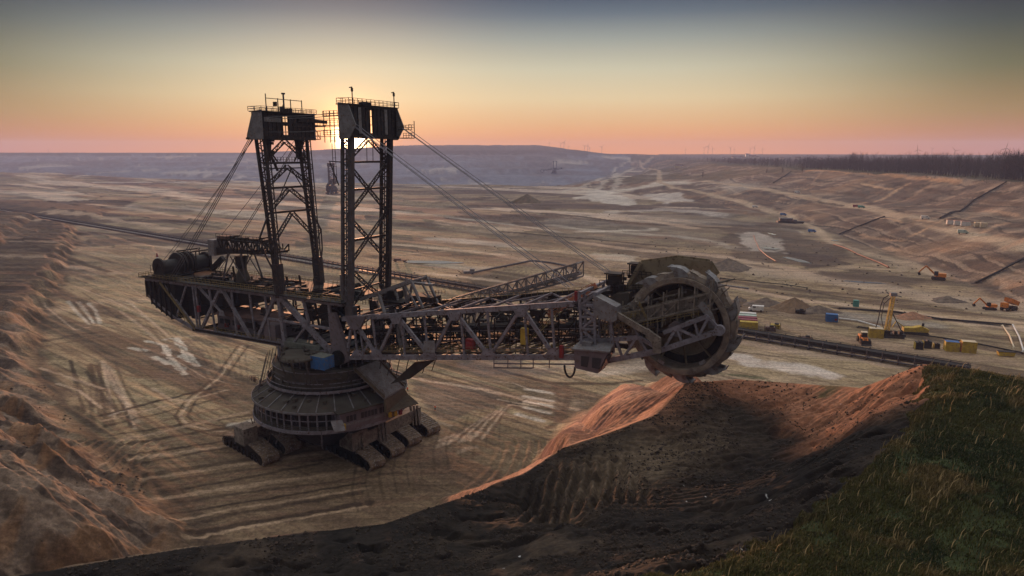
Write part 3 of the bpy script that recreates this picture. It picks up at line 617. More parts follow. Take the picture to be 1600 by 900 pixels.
ORG = V((-49.8, 179.7, 0)); MROT = R(-28)
mx_, my_ = V((math.cos(MROT), math.sin(MROT), 0)), V((-math.sin(MROT), math.cos(MROT), 0))
def S(px, py, yl):
    """point of the machine's own frame seen at a pixel, on the lengthwise plane y = yl"""
    d = ray(px, py); t = (yl + ORG.dot(my_)) / (d[0] * my_.x + d[1] * my_.y)
    w = V((t * d[0], t * d[1], 0)) - ORG; return V((w.dot(mx_), yl, EYE.z + t * d[2]))
def SZ(px, py, z):
    g = V(G(px, py, z)) - ORG; return V((g.dot(mx_), g.dot(my_), z))
exc = empty('bucket_wheel_excavator', ORG, MROT, 'giant bucket wheel excavator with two steel towers in front of the setting sun', 'excavator')
rnd = random.Random(5)

# --- crawlers
PROF = [(-10.3, 1.2), (-9.9, .5), (-8.8, 0.05), (8.8, 0.05), (9.9, .5), (10.3, 1.2), (10.1, 2.0), (9.3, 2.6), (5.0, 3.75), (3.6, 3.95), (-3.0, 4.0), (-4.6, 3.8), (-9.2, 2.7), (-10.1, 2.0)]
def crawler():
    c = empty('crawler'); c.parent = exc
    b = MB(); W = 4.3; inn = [(x * .95, .32 + (z - .05) * .86) for x, z in PROF]; n = len(PROF)
    for y0, y1 in ((-W / 2, W / 2),):
        o = [(x, y0, z) for x, z in PROF]; p = [(x, y1, z) for x, z in PROF]; qi = [(x, y0, z) for x, z in inn]; pi = [(x, y1, z) for x, z in inn]
        vs = o + p + qi + pi; fs = []
        for k in range(n):
            j = (k + 1) % n
            fs += [(k, j, n + j, n + k), (2 * n + k, 3 * n + k, 3 * n + j, 2 * n + j), (k, 2 * n + k, 2 * n + j, j), (n + k, n + j, 3 * n + j, 3 * n + k)]
        b.add(vs, fs)
    for k in range(n):                                             # the single track plates
        a = V((PROF[k][0], 0, PROF[k][1])); e = V((PROF[(k + 1) % n][0], 0, PROF[(k + 1) % n][1])); m = max(1, round((e - a).length / .8)); d = (e - a).normalized()
        nn = V((d.z, 0, -d.x))
        for q in range(m):
            p0 = a + d * ((q + .08) * (e - a).length / m); p1 = a + d * ((q + .86) * (e - a).length / m)
            b.bar(p0 + nn * .06, p1 + nn * .06, W + .1, .16 + .05 * (q % 2), up=nn)
    b.build('track_belt', M['track'], c)
    f = MB(); out = [(x * .93, .45 + (z - .05) * .78) for x, z in PROF]
    for y in (-W / 2 + .25, W / 2 - .5): f.prism([(x, y, z) for x, z in out], (0, .25, 0))
    for x in range(-8, 9, 2):
        for y in (-W / 2 + .1, W / 2 - .1): f.bar((x, y, .6), (x + .2, y, 2.2), .5, .3)
    f.box((0, 0, 3.0), (9, 2.6, 1.6)); f.build('side_frame', M['dark'], c)
    w = MB()
    for x in (-8.6, -6.5, -4.4, -2.2, 0, 2.2, 4.4, 6.5, 8.6): w.tube((x, -W / 2 - .02, .95), (x, W / 2 + .02, .95), .62 if abs(x) < 8 else .85, 14)
    w.build('track_wheels', M['dark'], c)
    return c
cr0 = crawler()
cw = [(-42.8, 171), (-38.8, 178.6), (-35.2, 185.6), (-30.8, 193.2), (-71.3, 174), (-67.7, 181.2), (-63.9, 188.2), (-60.2, 195.2), (-57, 212), (-50.5, 209), (-44, 206), (-37.5, 203)]
for i, (x, y) in enumerate(cw):
    c = cr0 if i == 0 else copy_tree(cr0, exc)
    w = V((x, y, 0)) - ORG; c.location = (w.dot(mx_), w.dot(my_), -.12); c.scale = (1.08, 1.06, 1.1); c.rotation_euler = (0, 0, R(-41) - MROT)
def W2L(x, y, z): w = V((x, y, 0)) - ORG; return V((w.dot(mx_), w.dot(my_), z))
# --- undercarriage beams joining the crawler groups
u = MB()
a1, a2 = W2L(-40.6, 169.6, 6.0), W2L(-28.0, 189.8, 5.6); u.bar(a1, a2, 3.2, 3.6); u.bar(W2L(-71.3, 174, 5.3), W2L(-60.5, 194, 5.3), 3.4, 3.6)
for w_ in ((-46, 171), (-41, 177.5), (-34, 190)):
    for o in (-.9, .0, .9): u.bar(W2L(w_[0] + 6.4 + o, w_[1] - 4.4 + o * .3, 3.2), W2L(w_[0] + 5.6 + o, w_[1] - 3.0 + o * .3, 8.6), .4, .9)
u.bar((0, 0, 8), W2L(-37, 183, 5.6), 4.5, 3.2); u.bar((0, 0, 8), W2L(-66, 184, 5.6), 4.5, 3.2); u.bar((0, 0, 8), W2L(-47, 207, 5.6), 4.5, 3.2)
u.box(W2L(-71.5, 172.5, 6.2), (5, 4, 4.6), R(-12)); u.box(W2L(-41.8, 169.2, 6.6), (5.6, 5, 5), R(-12))
u.build('undercarriage_beams', M['gear'], exc)
# --- round base in tiers
b = MB(); b.lathe([(3, 2.6), (9, 3.6), (13.5, 7.5), (17.5, 11.2), (17.5, 12)], 40)
for k in range(26): t = rnd.random() * 6.28; r = rnd.uniform(7, 16); b.box((r * math.cos(t), r * math.sin(t), 3.5 + (r - 6) * .75), (rnd.uniform(1, 3), rnd.uniform(1, 3), rnd.uniform(1.5, 3.5)), t)
for k in range(12): t = k / 12 * 6.28; b.bar((8 * math.cos(t), 8 * math.sin(t), 3.2), (17 * math.cos(t), 17 * math.sin(t), 11), .5, .9)
b.build('base_hull', M['dark'], exc)
b = MB(); b.lathe([(8, 11.7), (20.6, 11.7), (20.6, 12.25), (8, 12.25)], 72); b.rail([(20.4 * math.cos(k / 36 * 6.2832), 20.4 * math.sin(k / 36 * 6.2832), 12.25) for k in range(37)], 1.1, 1.8, .09)
b.build('lower_gallery', M['dust'], exc)
b = MB(); b.lathe([(17.2, 12.2), (17.2, 17.1)], 72)
for k in range(64):
    if 4 < (k / 64 * 360 - 300) % 360 < 90 and k % 2: pass
    t = k / 64 * 2 * math.pi; b.box((17.0 * math.cos(t), 17.0 * math.sin(t), 14.4), (.8, rnd.uniform(.5, 1.3), rnd.uniform(2, 4.4)), t)
b.build('gallery_wall', M['dark'], exc)
b = MB()
for k in range(56): t = k / 56 * 2 * math.pi; b.bar((19.8 * math.cos(t), 19.8 * math.sin(t), 12.2), (19.8 * math.cos(t), 19.8 * math.sin(t), 17), .3)
for z in (14.6, 16.8): b.lathe([(19.75, z), (19.9, z), (19.9, z + .18), (19.75, z + .18)], 56)
b.build('gallery_posts', M['chord'], exc)
b = MB(); b.lathe([(20.6, 16.9), (20.7, 17.15), (15.2, 19.9), (15.0, 19.7)], 56)
rb_ = MB()
for k in range(28): t = (k + .5) / 28 * 2 * math.pi; rb_.bar((20.5 * math.cos(t), 20.5 * math.sin(t), 17.35), (15.2 * math.cos(t), 15.2 * math.sin(t), 20.0), .26, .3)
rb_.lathe([(20.62, 16.7), (20.8, 16.7), (20.8, 17.25), (20.62, 17.25)], 56); rb_.build('roof_ribs', M['pale'], exc)
for k in range(16): t = rnd.uniform(-2.8, .3); r = rnd.uniform(16, 19.6); z = 17.3 + (20.6 - r) * .5; b.box((r * math.cos(t), r * math.sin(t), z + .3), (rnd.uniform(.4, 1.6), rnd.uniform(.4, 1.2), .6), t)
b.build('conical_roof', M['dust'], exc)
b = MB(); b.lathe([(13.6, 19.2), (13.6, 22)], 56)
for k in range(40): t = k / 40 * 2 * math.pi; b.box((14.0 * math.cos(t), 14.0 * math.sin(t), 20.4), (.7, rnd.uniform(.6, 1.5), rnd.uniform(1.2, 2.4)), t)
b.build('slewing_ring', M['dark'], exc)
b = MB(); b.lathe([(13, 20.7), (16.7, 20.7), (16.7, 21.1), (13, 21.1)], 64); b.rail([(16.5 * math.cos(k / 32 * 6.2832), 16.5 * math.sin(k / 32 * 6.2832), 21.1) for k in range(33)], 1.1, 1.7, .09)
b.build('middle_gallery', M['dark'], exc)
b = MB(); b.lathe([(14.9, 21.1), (14.9, 25.6), (14.4, 26.0), (12.0, 26.1)], 64)
for k in range(20): t = k / 20 * 2 * math.pi + .1; b.bar((14.95 * math.cos(t), 14.95 * math.sin(t), 21.1), (14.95 * math.cos(t), 14.95 * math.sin(t), 25.6), .16, .12)
for k in range(30): t = rnd.uniform(-3.0, .4); z = rnd.uniform(21.4, 25); b.box((15.1 * math.cos(t), 15.1 * math.sin(t), z), (.5, rnd.uniform(.4, 1.8), rnd.uniform(.5, 1.6)), t)
b.build('turret_wall', M['dust'], exc)
for k in range(26): t = rnd.uniform(-3.2, .5); r = rnd.choice((15.3, 17.4, 20.9)); z0 = {15.3: 21.2, 17.4: 12.4, 20.9: 7}[r]; b = MB(); b.tube((r * math.cos(t), r * math.sin(t), z0 + rnd.uniform(0, 2)), (r * math.cos(t + rnd.uniform(-.1, .1)), r * math.sin(t + .02), z0 + rnd.uniform(3, 5.5)), rnd.uniform(.08, .22), 6).build('riser_pipe', M['steel'], exc)
for k in range(5): t = -2.6 + k * .5; MB().tube((15.4 * math.cos(t), 15.4 * math.sin(t), 23 + k % 2), (15.4 * math.cos(t + .45), 15.4 * math.sin(t + .45), 23 + k % 2), .14, 6).build('ring_pipe', M['steel'], exc)
b = MB(); b.lathe([(12.4, 26), (12.4, 29.5), (0, 29.5)], 48)
tp2 = MB()
for k in range(40): t = k / 40 * 2 * math.pi; tp2.bar((13.3 * math.cos(t), 13.2 * math.sin(t), 26), (13.3 * math.cos(t), 13.3 * math.sin(t), 29.4), .26, .3)
for k in range(36): t = k / 36 * 2 * math.pi; tp2.bar((14.6 * math.cos(t), 14.6 * math.sin(t), 19.6), (16.5 * math.cos(t), 16.5 * math.sin(t), 20.7), .18)
for z in (22.6, 25.4): tp2.lathe([(14.95, z), (15.1, z), (15.1, z + .2), (14.95, z + .2)], 64)
tp2.lathe([(16.55, 20.6), (16.75, 20.6), (16.75, 21.3), (16.55, 21.3)], 64); tp2.lathe([(16.5, 22.15), (16.62, 22.15), (16.62, 22.3), (16.5, 22.3)], 64); tp2.lathe([(20.5, 11.6), (20.75, 11.6), (20.75, 12.5), (20.5, 12.5)], 72)
tp2.build('turret_posts', M['chord'], exc)
for k in range(20): t = rnd.uniform(-3, .5); b.box((12.8 * math.cos(t), 12.8 * math.sin(t), 27.4), (1, rnd.uniform(.6, 2), rnd.uniform(1, 2.6)), t)
b.rail([(13.6 * math.cos(k / 24 * 6.2832), 13.6 * math.sin(k / 24 * 6.2832), 26.1) for k in range(25)], 1.1, 1.8, .09)
b.build('turret_deck', M['dark'], exc)
b = MB(); pl = [SZ(438, 566, 29.6), SZ(446, 548, 29.6), SZ(505, 546, 29.6), SZ(513, 556, 29.6), SZ(478, 566, 29.6), SZ(455, 568, 29.6)]; b.prism(pl, (0, 0, .35))
b.rail(pl + pl[:1], 1.1, 1.6, .08)
for k in range(10): p = pl[rnd.randrange(6)].lerp(pl[rnd.randrange(6)], .5); b.box(p + V((0, 0, .6)), (rnd.uniform(.5, 1.5), .8, rnd.uniform(.4, 1)))
for p in pl: b.bar(p + V((0, 0, .1)), (p.x * .93, p.y * .93, 26), .3)
b.build('upper_platform', M['dust'], exc)
b = MB()
for k in range(9): t = R(178 + k * 7); b.bar((20.5 * math.cos(t), 20.5 * math.sin(t), 13), (15 * math.cos(t) - 2, 15 * math.sin(t), 27), .14); b.rail([(20.8 * math.cos(t), 20.8 * math.sin(t), 14 + k), (19.5 * math.cos(t + .2), 19.5 * math.sin(t + .2), 15 + k)], 1.1, 1.2, .08)
b.build('access_stairs', M['steel'], exc)
# control house with windows
th_ = R(-22); hc = V((18.2 * math.cos(th_), 18.2 * math.sin(th_), 14.75)); ht = V((-math.sin(th_), math.cos(th_), 0)); hn = V((math.cos(th_), math.sin(th_), 0))
h = empty('control_house'); h.parent = exc; h.location = hc; h.rotation_euler = (0, 0, th_)
MB().box((0, 0, 0), (5, 15.4, 4.6)).build('wall', M['wall'], h)
wb_ = MB(); wb_.box((.2, -.3, 2.5), (5.8, 16.2, .3)); wb_.build('roof', M['dust'], h)
for y0, n_ in ((-5.6, 3), (-1.6, 5), (3.6, 3)):
    for k in range(n_):
        y = y0 + k * .95; MB().box((2.5, y, .55), (.12, .78, 1.5)).build('window', M['glass'], h)
MB().box((2.55, -1, -.9), (.16, 11, .5)).build('handrail_panel', M['pale'], h)
MB().box((3.1, -7.0, -1.0), (.8, .7, 1.6)).build('yellow_cabinet', M['yellow'], h)
b = MB(); b.prism([(2.6, 5, 2.1), (7.2, 4, 1.2), (7.2, 12, 1.6), (2.6, 12, 2.6)], (0, 0, .2)); b.build('canopy', M['brown'], h)
for k in range(3): MB().box((4.1, 5.4 + k * 1.5, -.3), (.7, .8, 2.0)).build('cabinet', M['yellow'] if k < 2 else M['red'], h)
b = MB(); b.prism([V((3.4, -7.6, 1.0)), V((3.4, -10.6, 1.4)), V((5.2, -10.6, -.8)), V((5.2, -7.6, -1.2))], (.1, 0, .15)); b.build('tilted_panel', M['pale'], h)
# chute plate and ramp under the boom
b = MB(); P0 = SZ(553, 577, 26); P1 = SZ(592, 562, 26); P2 = SZ(631, 604, 19.5); P3 = SZ(601, 622, 19.5)
b.prism([P0, P1, P2, P3], (0, 0, -.5)); b.build('chute_cover', M['pale'], exc)
b = MB(); b.bar(P0 + V((0, 0, .2)), P3 + V((0, 0, .2)), .4, .5); b.bar(P1 + V((0, 0, .2)), P2 + V((0, 0, .2)), .4, .5)
for k in range(4): a = P0.lerp(P3, k / 3); c = P1.lerp(P2, k / 3); b.bar(a - V((0, 0, .8)), c - V((0, 0, .8)), .4, .8)
for p in (P2, P3, P2.lerp(P3, .5)): b.bar(p - V((0, 0, .5)), p - V((0, 0, 5)), .35)
b.prism([P3 + V((0, 0, -.6)), P2 + V((0, 0, -.6)), P2 + V((1, 1, -3.6)), P3 + V((1, -1, -3.6))], (.3, 0, 0)); b.rail([P0 + V((0, 0, .4)), P3 + V((0, 0, .4))], 1, 1.5, .08)
b.build('chute_frame', M['brown'], exc)
br = MB(); q0 = V((6, 9, 24)); q1 = V((40, 22, 29))                       # loading bridge running off behind the base
for dy in (-2.2, 2.2):
    for dz in (0, 3.2): br.bar(q0 + V((0, dy, dz)), q1 + V((0, dy, dz)), .35, .35)
    br.zig(q0 + V((0, dy, 0)), q1 + V((0, dy, 0)), q0 + V((0, dy, 3.2)), q1 + V((0, dy, 3.2)), 9, .22)
br.prism([q0 + V((0, -2, .3)), q1 + V((0, -2, .3)), q1 + V((0, 2, .3)), q0 + V((0, 2, .3))], (0, 0, .3))
br.prism([S(610, 600, -2), S(648, 566, 2), S(680, 562, 4), S(640, 592, 0)], (0, .6, 0))
for k in range(8): br.bar((14 + k * 2.2, -1 + k, 20 + k * .6), (15 + k * 2.2, k, 28), .2)
br.build('loading_bridge', M['dust'], exc)

# --- superstructure: two long side trusses with deck and counterweight
def up_r(x): return V((x, 0, 42.9 + max(0, x + 30) * .02))
def side(y):
    b = MB(); s = 1 if y > 0 else -1
    UP = lambda x: V((x, y, 43.0)); LO = lambda x: V((x, y, 29.7))
    b.bar(V((-64.6, y, 42.9)), UP(13), .7, 1.0); b.bar(LO(-44), LO(11.5), .8, 1.1); b.bar(V((-44, y, 29.7)), V((-52, y, 32.0)), .6, .8); b.bar(V((-52, y, 32)), V((-64, y, 37.7)), .6, .8)
    b.bar(UP(-31.8), LO(-41.5), .7, .8); b.bar(UP(-31.2), LO(-21), .7, .8); b.bar(UP(-41.5), V((-31.6, y, 35.6)), .5, .6); b.bar(UP(-10.6), LO(-18.6), .8, .9)
    for x in (-43.6, -42.4): b.bar(UP(x), LO(x + .6), .35, .5)
    for x in (-36.6, -27.6, -20.4, -14.5): b.bar(UP(x), LO(x + 1.2), .4, .45)
    b.bar(UP(-9.3), LO(-8.0), 1.0, 1.0); b.bar(UP(-9), LO(8.5), 1.0, 1.3); b.bar(V((-13.5, y, 36.4)), V((8.2, y, 36.2)), .5, .6); b.bar(V((.2, y, 36.2)), LO(-6), .45, .6)
    b.bar(UP(-.6), V((1, y, 36.6)), .6, .6); b.bar(UP(8.2), LO(8.8), .6, .7); b.bar(UP(-46), V((-52, y, 32.4)), .4, .5); b.bar(UP(-57), V((-44, y, 30)), .5, .6)
    for x, z in ((-31.4, 42.4), (-31.5, 35.8), (-9.2, 42.3), (.1, 36.2), (-21, 30.2), (8.5, 30.2), (-42, 30.2), (-9.6, 30.4)):
        b.prism([(x - 1.3, y + s * .45, z - .6), (x + 1.3, y + s * .45, z - .6), (x + .7, y + s * .45, z + 1.0), (x - .7, y + s * .45, z + 1.0)], (0, s * .12, 0))
    return b
side(-8).build('side_truss', M['chord'], exc); side(8).build('side_truss', M['dark'], exc)  # near truss painted in a lit tone, far truss in a shaded one
# vertical end of the superstructure carrying the boom hinge
for y in (-8.6, 7.6):
    b = MB(); b.prism([(8.6, y, 40.6), (10.4, y, 40.6), (13.6, y, 32), (14.6, y, 28.8), (12, y, 27.4), (8.6, y, 28)], (0, 1.0, 0)).build('hinge_plate', M['wall'], exc); MB().prism([(13.8, y - .1, 40.4), (20.4, y - .1, 40.9), (18.4, y - .1, 37.6), (16.4, y - .1, 36.8)], (0, .8, 0)).build('hinge_plate', M['wall'], exc)
for y in (-9.3, 8.4): b = MB(); b.tube((11.2, y, 29.2), (11.2, y + .9, 29.2), 1.9, 28); b.tube((11.2, y - .1, 29.2), (11.2, y + 1.0, 29.2), .7, 16); b.build('hinge_pulley', M['dark'], exc)
# ballast hull at the tail, ribbed
b = MB(); hull = [(-64.8, 42.6), (-64.3, 38.6), (-62.6, 35.6), (-58.5, 33.6), (-53.5, 31.6), (-51.6, 31.9), (-51.4, 42.6)]
b.prism([(x, -8.2, z) for x, z in hull], (0, 16.4, 0))
for k, x in enumerate((-64.2, -62.2, -60.2, -58.0, -55.8, -53.6)):
    zb = np.interp(x, [-64.6, -62.6, -58.5, -53.5], [38, 35.6, 33.6, 31.6]); b.bar((x, -8.45, zb), (x, -8.45, 42.6), .35, .4, up=(0, 1, 0))
b.build('ballast_hull', M['dark'], exc)
b = MB()
for x0, x1, y0, y1 in ((-66.2, 14, -9.3, -7.2), (-66.2, 10, 7.2, 9.3), (-66.2, -50, -9, 9), (-47, -30, -3, 9), (-14, -4, -9, 9), (4, 12, -9, 9)):
    b.box(((x0 + x1) / 2, (y0 + y1) / 2, 43.55), (x1 - x0, y1 - y0, .18 + .01 * (x0 > -60)))
for x in range(-64, 13, 4): b.bar((x, -8, 43.1), (x, 8, 43.1), .4, .7)
for x in range(-62, 10, 8): b.bar((x, -8, 43.0), (x + 8, 8, 43.0), .3, .3); b.bar((x, 8, 43.0), (x + 8, -8, 43.0), .3, .3)
for k in range(70):
    x = rnd.uniform(-50, 12); y = rnd.uniform(-6.4, 6.4); q = rnd.random()
    if q < .45: b.box((x, y, 43.9), (rnd.uniform(.6, 3.2), rnd.uniform(.6, 2.2), rnd.uniform(.5, 1.6)), rnd.uniform(-.1, .1))
    elif q < .8: b.bar((x, y, 43.9), (x + rnd.uniform(2, 9), y + rnd.uniform(-.5, .5), 44 + rnd.uniform(-.2, .5)), rnd.uniform(.2, .5))
    else: b.bar((x, y, 43.6), (x, y, 45.6), .16)
b.build('upper_deck', M['dark'], exc)
b = MB()
for y in (-9.2, -7.1, 7.1, 9.2): b.rail([(-66, y, 43.65), (-12, y, 43.65)], 1.15, 1.6, .085); b.rail([(-6, y, 43.65), (13, y, 43.65)], 1.15, 1.6, .085)
b.rail([(-66.1, -9.2, 43.65), (-66.1, 9.2, 43.65)], 1.15, 1.6, .085)
b.rail([(-43, -9, 30.5), (-9, -9, 30.5)], 1.1, 1.6, .08); b.rail([(-50, -8.8, 33), (-43, -9, 30.5)], 1.1, 1.4, .08)
for k in range(7): b.bar((-57 + k * 2, -8.9, 42.5 - k * 1.8), (-55 + k * 2, -8.9, 40.7 - k * 1.8), .12, .5)
b.rail([(-57, -8.9, 42), (-44, -8.9, 30.6)], 1.1, 1.5, .1)
b.build('deck_railing', M['rail'], exc)
b = MB(); b.box((-27, 0, 29.3), (36, 16.6, .3)); b.box((-1, 0, 29.2), (20, 16.2, .35))
for x in range(-44, 11, 4): b.bar((x, -8, 29.5), (x, 8, 29.5), .5, .7)
b.bar((-44, -8.8, 29.9), (-9, -8.8, 29.9), .25, .5); b.build('lower_deck', M['dark'], exc)
mh = empty('machine_house'); mh.parent = exc; mh.location = (-27, 1.5, 29.6)
MB().box((0, 0, 2.2), (25, 10.5, 4.4)).build('wall', M['wall'], mh)
MB().prism([(-13.2, -5.9, 4.4), (13.2, -5.9, 4.4), (13.2, 0, 5.7), (-13.2, 0, 5.7)], (0, 0, .2)).prism([(-13.2, 0.01, 5.7), (13.2, 0.01, 5.7), (13.2, 5.9, 4.4), (-13.2, 5.9, 4.4)], (0, 0, .2)).build('roof', M['redroof'], mh)
for k in range(9): MB().box((-10.6 + k * 2.6, -5.3, 2.4), (1.5, .12, 1.5)).build('window', M['glass'], mh)
for k, x in enumerate((-8, -3.5)): MB().box((x, -5.9, 1.6), (1.0, .8, 1.1)).build('red_cabinet', M['red'], mh)
b = MB(); b.box((-41, 1, 39.4), (16, 9, 6)); b.box((-31, 2, 39.8), (6, 8, 5)); b.box((-48.5, 1, 37), (4, 12, 9)); b.build('ballast_bin', M['dark'], exc)
MB().box((-13.6, -6.5, 32.4), (4.2, 3, 4.4)).build('transformer_house', M['wall'], exc)
MB().box((-41.2, -8.4, 36.2), (.9, .7, 1.8)).build('red_cabinet', M['red'], exc)
b = MB()                                                                     # crowded machinery between the trusses
for k in range(150):
    x = rnd.uniform(-50, 12); y = rnd.uniform(-6.5, 7); z = rnd.uniform(30, 42); ax = rnd.random()
    if x > -14 or z > 36 or z < 33:
        if ax < .4: b.bar((x, y, z), (x + rnd.uniform(2, 9), y + rnd.uniform(-1, 1), z + rnd.uniform(-1, 1.5)), rnd.uniform(.15, .5))
        elif ax < .62: b.bar((x, y, z), (x + rnd.uniform(-1, 1), y, z + rnd.uniform(2, 7)), rnd.uniform(.15, .4))
        elif ax < .8: b.bar((x, -7, z), (x + rnd.uniform(-3, 3), 7, z), .25)
        else: b.box((x, y, z), (rnd.uniform(.8, 3), rnd.uniform(.8, 2.5), rnd.uniform(.6, 2.2)))
for k in range(9): b.tube((-8 + k * 2.0, rnd.uniform(-5, 5), 30), (-8 + k * 2.0 + rnd.uniform(-2, 2), rnd.uniform(-5, 5), 42), rnd.uniform(.3, .8), 10)
b.tube((2, -3, 39), (2, 4, 39), 2.2, 20); b.tube((-3, -4, 37.5), (-3, 3, 37.5), 1.6, 20); b.tube((5, -5, 41), (13, -4, 44), .9, 12); b.tube((-6, 2, 41), (8, 4, 45), 1.2, 12)
b.build('drive_machinery', M['dark'], exc)
b = MB(); p = [(-6, -7.2, 30.4), (8, -7.2, 30.4)]
b.box((-1.5, -7.5, 30.2), (12.5, 2.4, 1.6)); b.box((-3, -7, 31.2), (10, 2.0, .5)); b.build('green_grey_duct', mat('green_grey_paint', (.13, .14, .125), (.09, .095, .09), .7), exc)

# --- rope drums on the tail
rd = empty('rope_winch'); rd.parent = exc; rd.scale = (1, .82, 1); rd.location = (-58.2, -.4, 46.6)
MB().tube((0, -8.6, 0), (0, -1.8, 0), 2.15, 32).build('rope_drum', M['drum'], rd); MB().tube((0, 3.4, 0), (0, 10.6, 0), 2.15, 32).build('rope_drum', M['drum'], rd)
for y in (-8.9, -1.7, -.4, 1.7, 3.1, 10.5): MB().lathe([(1.2, -.35), (3.7 if abs(y - .7) < 3 else 2.8, -.35), (3.7 if abs(y - .7) < 3 else 2.8, .35), (1.2, .35)], 32, (0, y, .2), axis='Y').build('drum_flange', M['dark'], rd)
b = MB(); b.box((0, 1, -2.3), (6.4, 20.5, .6))
for y in (-9.2, 1, 10.9):
    b.bar((-2.4, y, -2.2), (-.6, y, 1.6), .4); b.bar((2.4, y, -2.2), (.6, y, 1.6), .4)
for y in (4, 10.6): b.bar((2.8, y, -2), (2.8, y, 3.9), .3); b.bar((-2.6, y, -2), (-2.6, y, 3.9), .3)
b.bar((2.8, 1, 3.9), (2.8, 11, 3.9), .4, .4); b.bar((-2.6, 1, 3.9), (-2.6, 11, 3.9), .4, .4); b.bar((2.8, 4, 3.9), (-2.6, 10.6, 3.9), .3)
b.bar((4.6, 9, -2), (8.5, 10.5, 1.6), 2.0, 1.6); b.rail([(-3.4, -9.5, -1.9), (-3.4, 3, -1.9)], 2.6, 1.6, .1); b.build('winch_frame', M['dark'], rd)
# --- slewing crane on the deck
cr = empty('deck_crane'); cr.parent = exc; cr.location = (-33, 1, 43.7); cr.scale = (1, 1, 1.36)
b = MB(); b.lathe([(2.4, 0), (1.3, 2.2), (1.3, 3.6), (2.0, 5.2)], 20); b.build('pedestal', M['dust'], cr)
b = MB()
for x in (-5, 5):
    for y in (-3, 3): b.bar((x, y, 0), (x * .5, y * .8, 6), .35); b.bar((x, y, 0), (-x * .2, y, 5.4), .22)
b.build('support_frame', M['steel'], cr)
b = MB(); b.prism([(-7.6, -2.4, 5.6), (6, -2.0, 6.2), (6, -1.6, 6.9), (-7.6, -2.4, 7.0)], (0, 3.4, 0)); b.bar((6, -2, 6.3), (17, -2, 7), .4, .5); b.bar((6, 1.4, 6.3), (17, 1.4, 7), .4, .5); b.box((14, -.3, 7.2), (7, 3.6, .3)); b.zig((-7, -2.2, 6), (17, -2, 7), (-7, -2.2, 8.8), (17, -2, 8.6), 12, .28); b.bar((-7, -2.2, 8.8), (17, -2, 8.6), .3); b.zig((-6, 2, 6), (17, 2, 7), (-6, 2, 9), (17, 2, 8.4), 10, .25)
for k in range(7): b.box((-5 + k * 2.4, rnd.uniform(-1, 1), 8.8), (1.6, rnd.uniform(1, 3), rnd.uniform(.6, 1.8)))
b.rail([(-7, -2.6, 8.9), (17, -2.2, 8.7)], 1.1, 1.5, .08); b.build('jib', M['dark'], cr)
MB().box((-8.8, -.6, 6.9), (2.6, 5, 3.4)).build('counterweight', M['pale'], cr)
MB().box((-6, 0, 9.1), (4, 3, .6)).build('red_roof_plate', M['redroof'], cr)
MB().box((1.2, -1.6, 4.2), (2.2, 1.6, 2.6)).build('crane_cab', M['dark'], cr)

# --- towers
def lat_leg(b, p1, p2, q1, q2, w=.75, w2=.6, n=18, zw=.22):
    b.bar(p1, q1, w2, w, up=(1, 0, 0)); b.bar(p2, q2, w2, w, up=(1, 0, 0)); b.zig(p1, q1, p2, q2, n, zw)
    o = V((0, 1.3, 0)); b.bar(V(p1) + o, V(q1) + o, .22); b.bar(V(p2) + o, V(q2) + o, .22); b.zig(V(p1) + o, V(q1) + o, V(p2) + o, V(q2) + o, n // 2, .12)
    for k in range(n // 2): t = (k + .5) / n * 2; b.bar(V(p1).lerp(V(q1), t), V(p1).lerp(V(q1), t) + o, .15); b.bar(V(p2).lerp(V(q2), t), V(p2).lerp(V(q2), t) + o, .15)
def girder(b, p, q, d=1.0, w=.3, n=6, up=V((0, 0, 1))):
    p, q = V(p), V(q); a = (q - p).normalized().cross(V((1, 0, 0)));
    if a.length < .1: a = V((0, 0, 1))
    a = a.normalized() * d / 2; b.bar(p - a, q - a, w); b.bar(p + a, q + a, w); b.zig(p - a, q - a, p + a, q + a, n, w * .6)
t1 = empty('rear_tower'); t1.parent = exc
top = 83.8
for y in (-8, 6.7):
    b = MB(); lat_leg(b, (-13.6, y, top), (-10.6, y, top), (-10.3, y, 51), (-9.0, y, 51)); b.bar((-9.7, y + .5, 51.5), (-9.3, y + .5, 44.0), 1.9, 2.3, up=(1, 0, 0)); b.tube((-9.4, y + .5, 46), (-9.3, y + .5, 42.6), 1.3, 12)
    s = -1 if y < 0 else 1; c_ = y if y < 0 else y + 1.3
    for x in (-11.4,): b.bar((x, c_, 64), (x, c_ + s * 3.2, 58.5), .35); b.bar((x, c_ + s * 3.2, 58.5), (x + 1, c_ + s * 2.2, 53.5), .35); b.bar((x + 1, c_ + s * 2.2, 53.5), (-9.5, c_, 48), .35); b.bar((x, c_, 58.5), (x, c_ + s * 3.2, 58.5), .3); b.bar((x, c_ + s * 3.2, 58.5), (x, c_, 54), .25)
    b.build('leg', M['tower'], t1)
b = MB()
def xt(z): return -12.1 + (top - z) / (top - 46) * 2.4
for z in (77.6, 71.2, 64.8): b.bar((xt(z), -8, z), (xt(z), 8, z), .55, .55)
b.bar((xt(77), -8, 77 - .8), (xt(77), 8, 77 - .8), .3)
for zt, zb in ((83.4, 78), (76.6, 71.8), (70.9, 65.4), (64.5, 57.0)):
    for s in (-1, 1): girder(b, (xt(zt), 0, zt), (xt(zb), s * 7.6, zb), 1.0, .28, 7)
for s in (-1, 1): b.bar((xt(76) + 1.5, 0, 76), (xt(71) + 1.5, s * 7, 66), .2); b.bar((xt(81), s * 7, 83), (xt(81), s * 3, 78), .3)
b.rail([(xt(77.6), -7, 77.9), (xt(77.6), 7, 77.9)], 1.2, 1, .09)
b.build('cross_brace', M['tower'], t1)
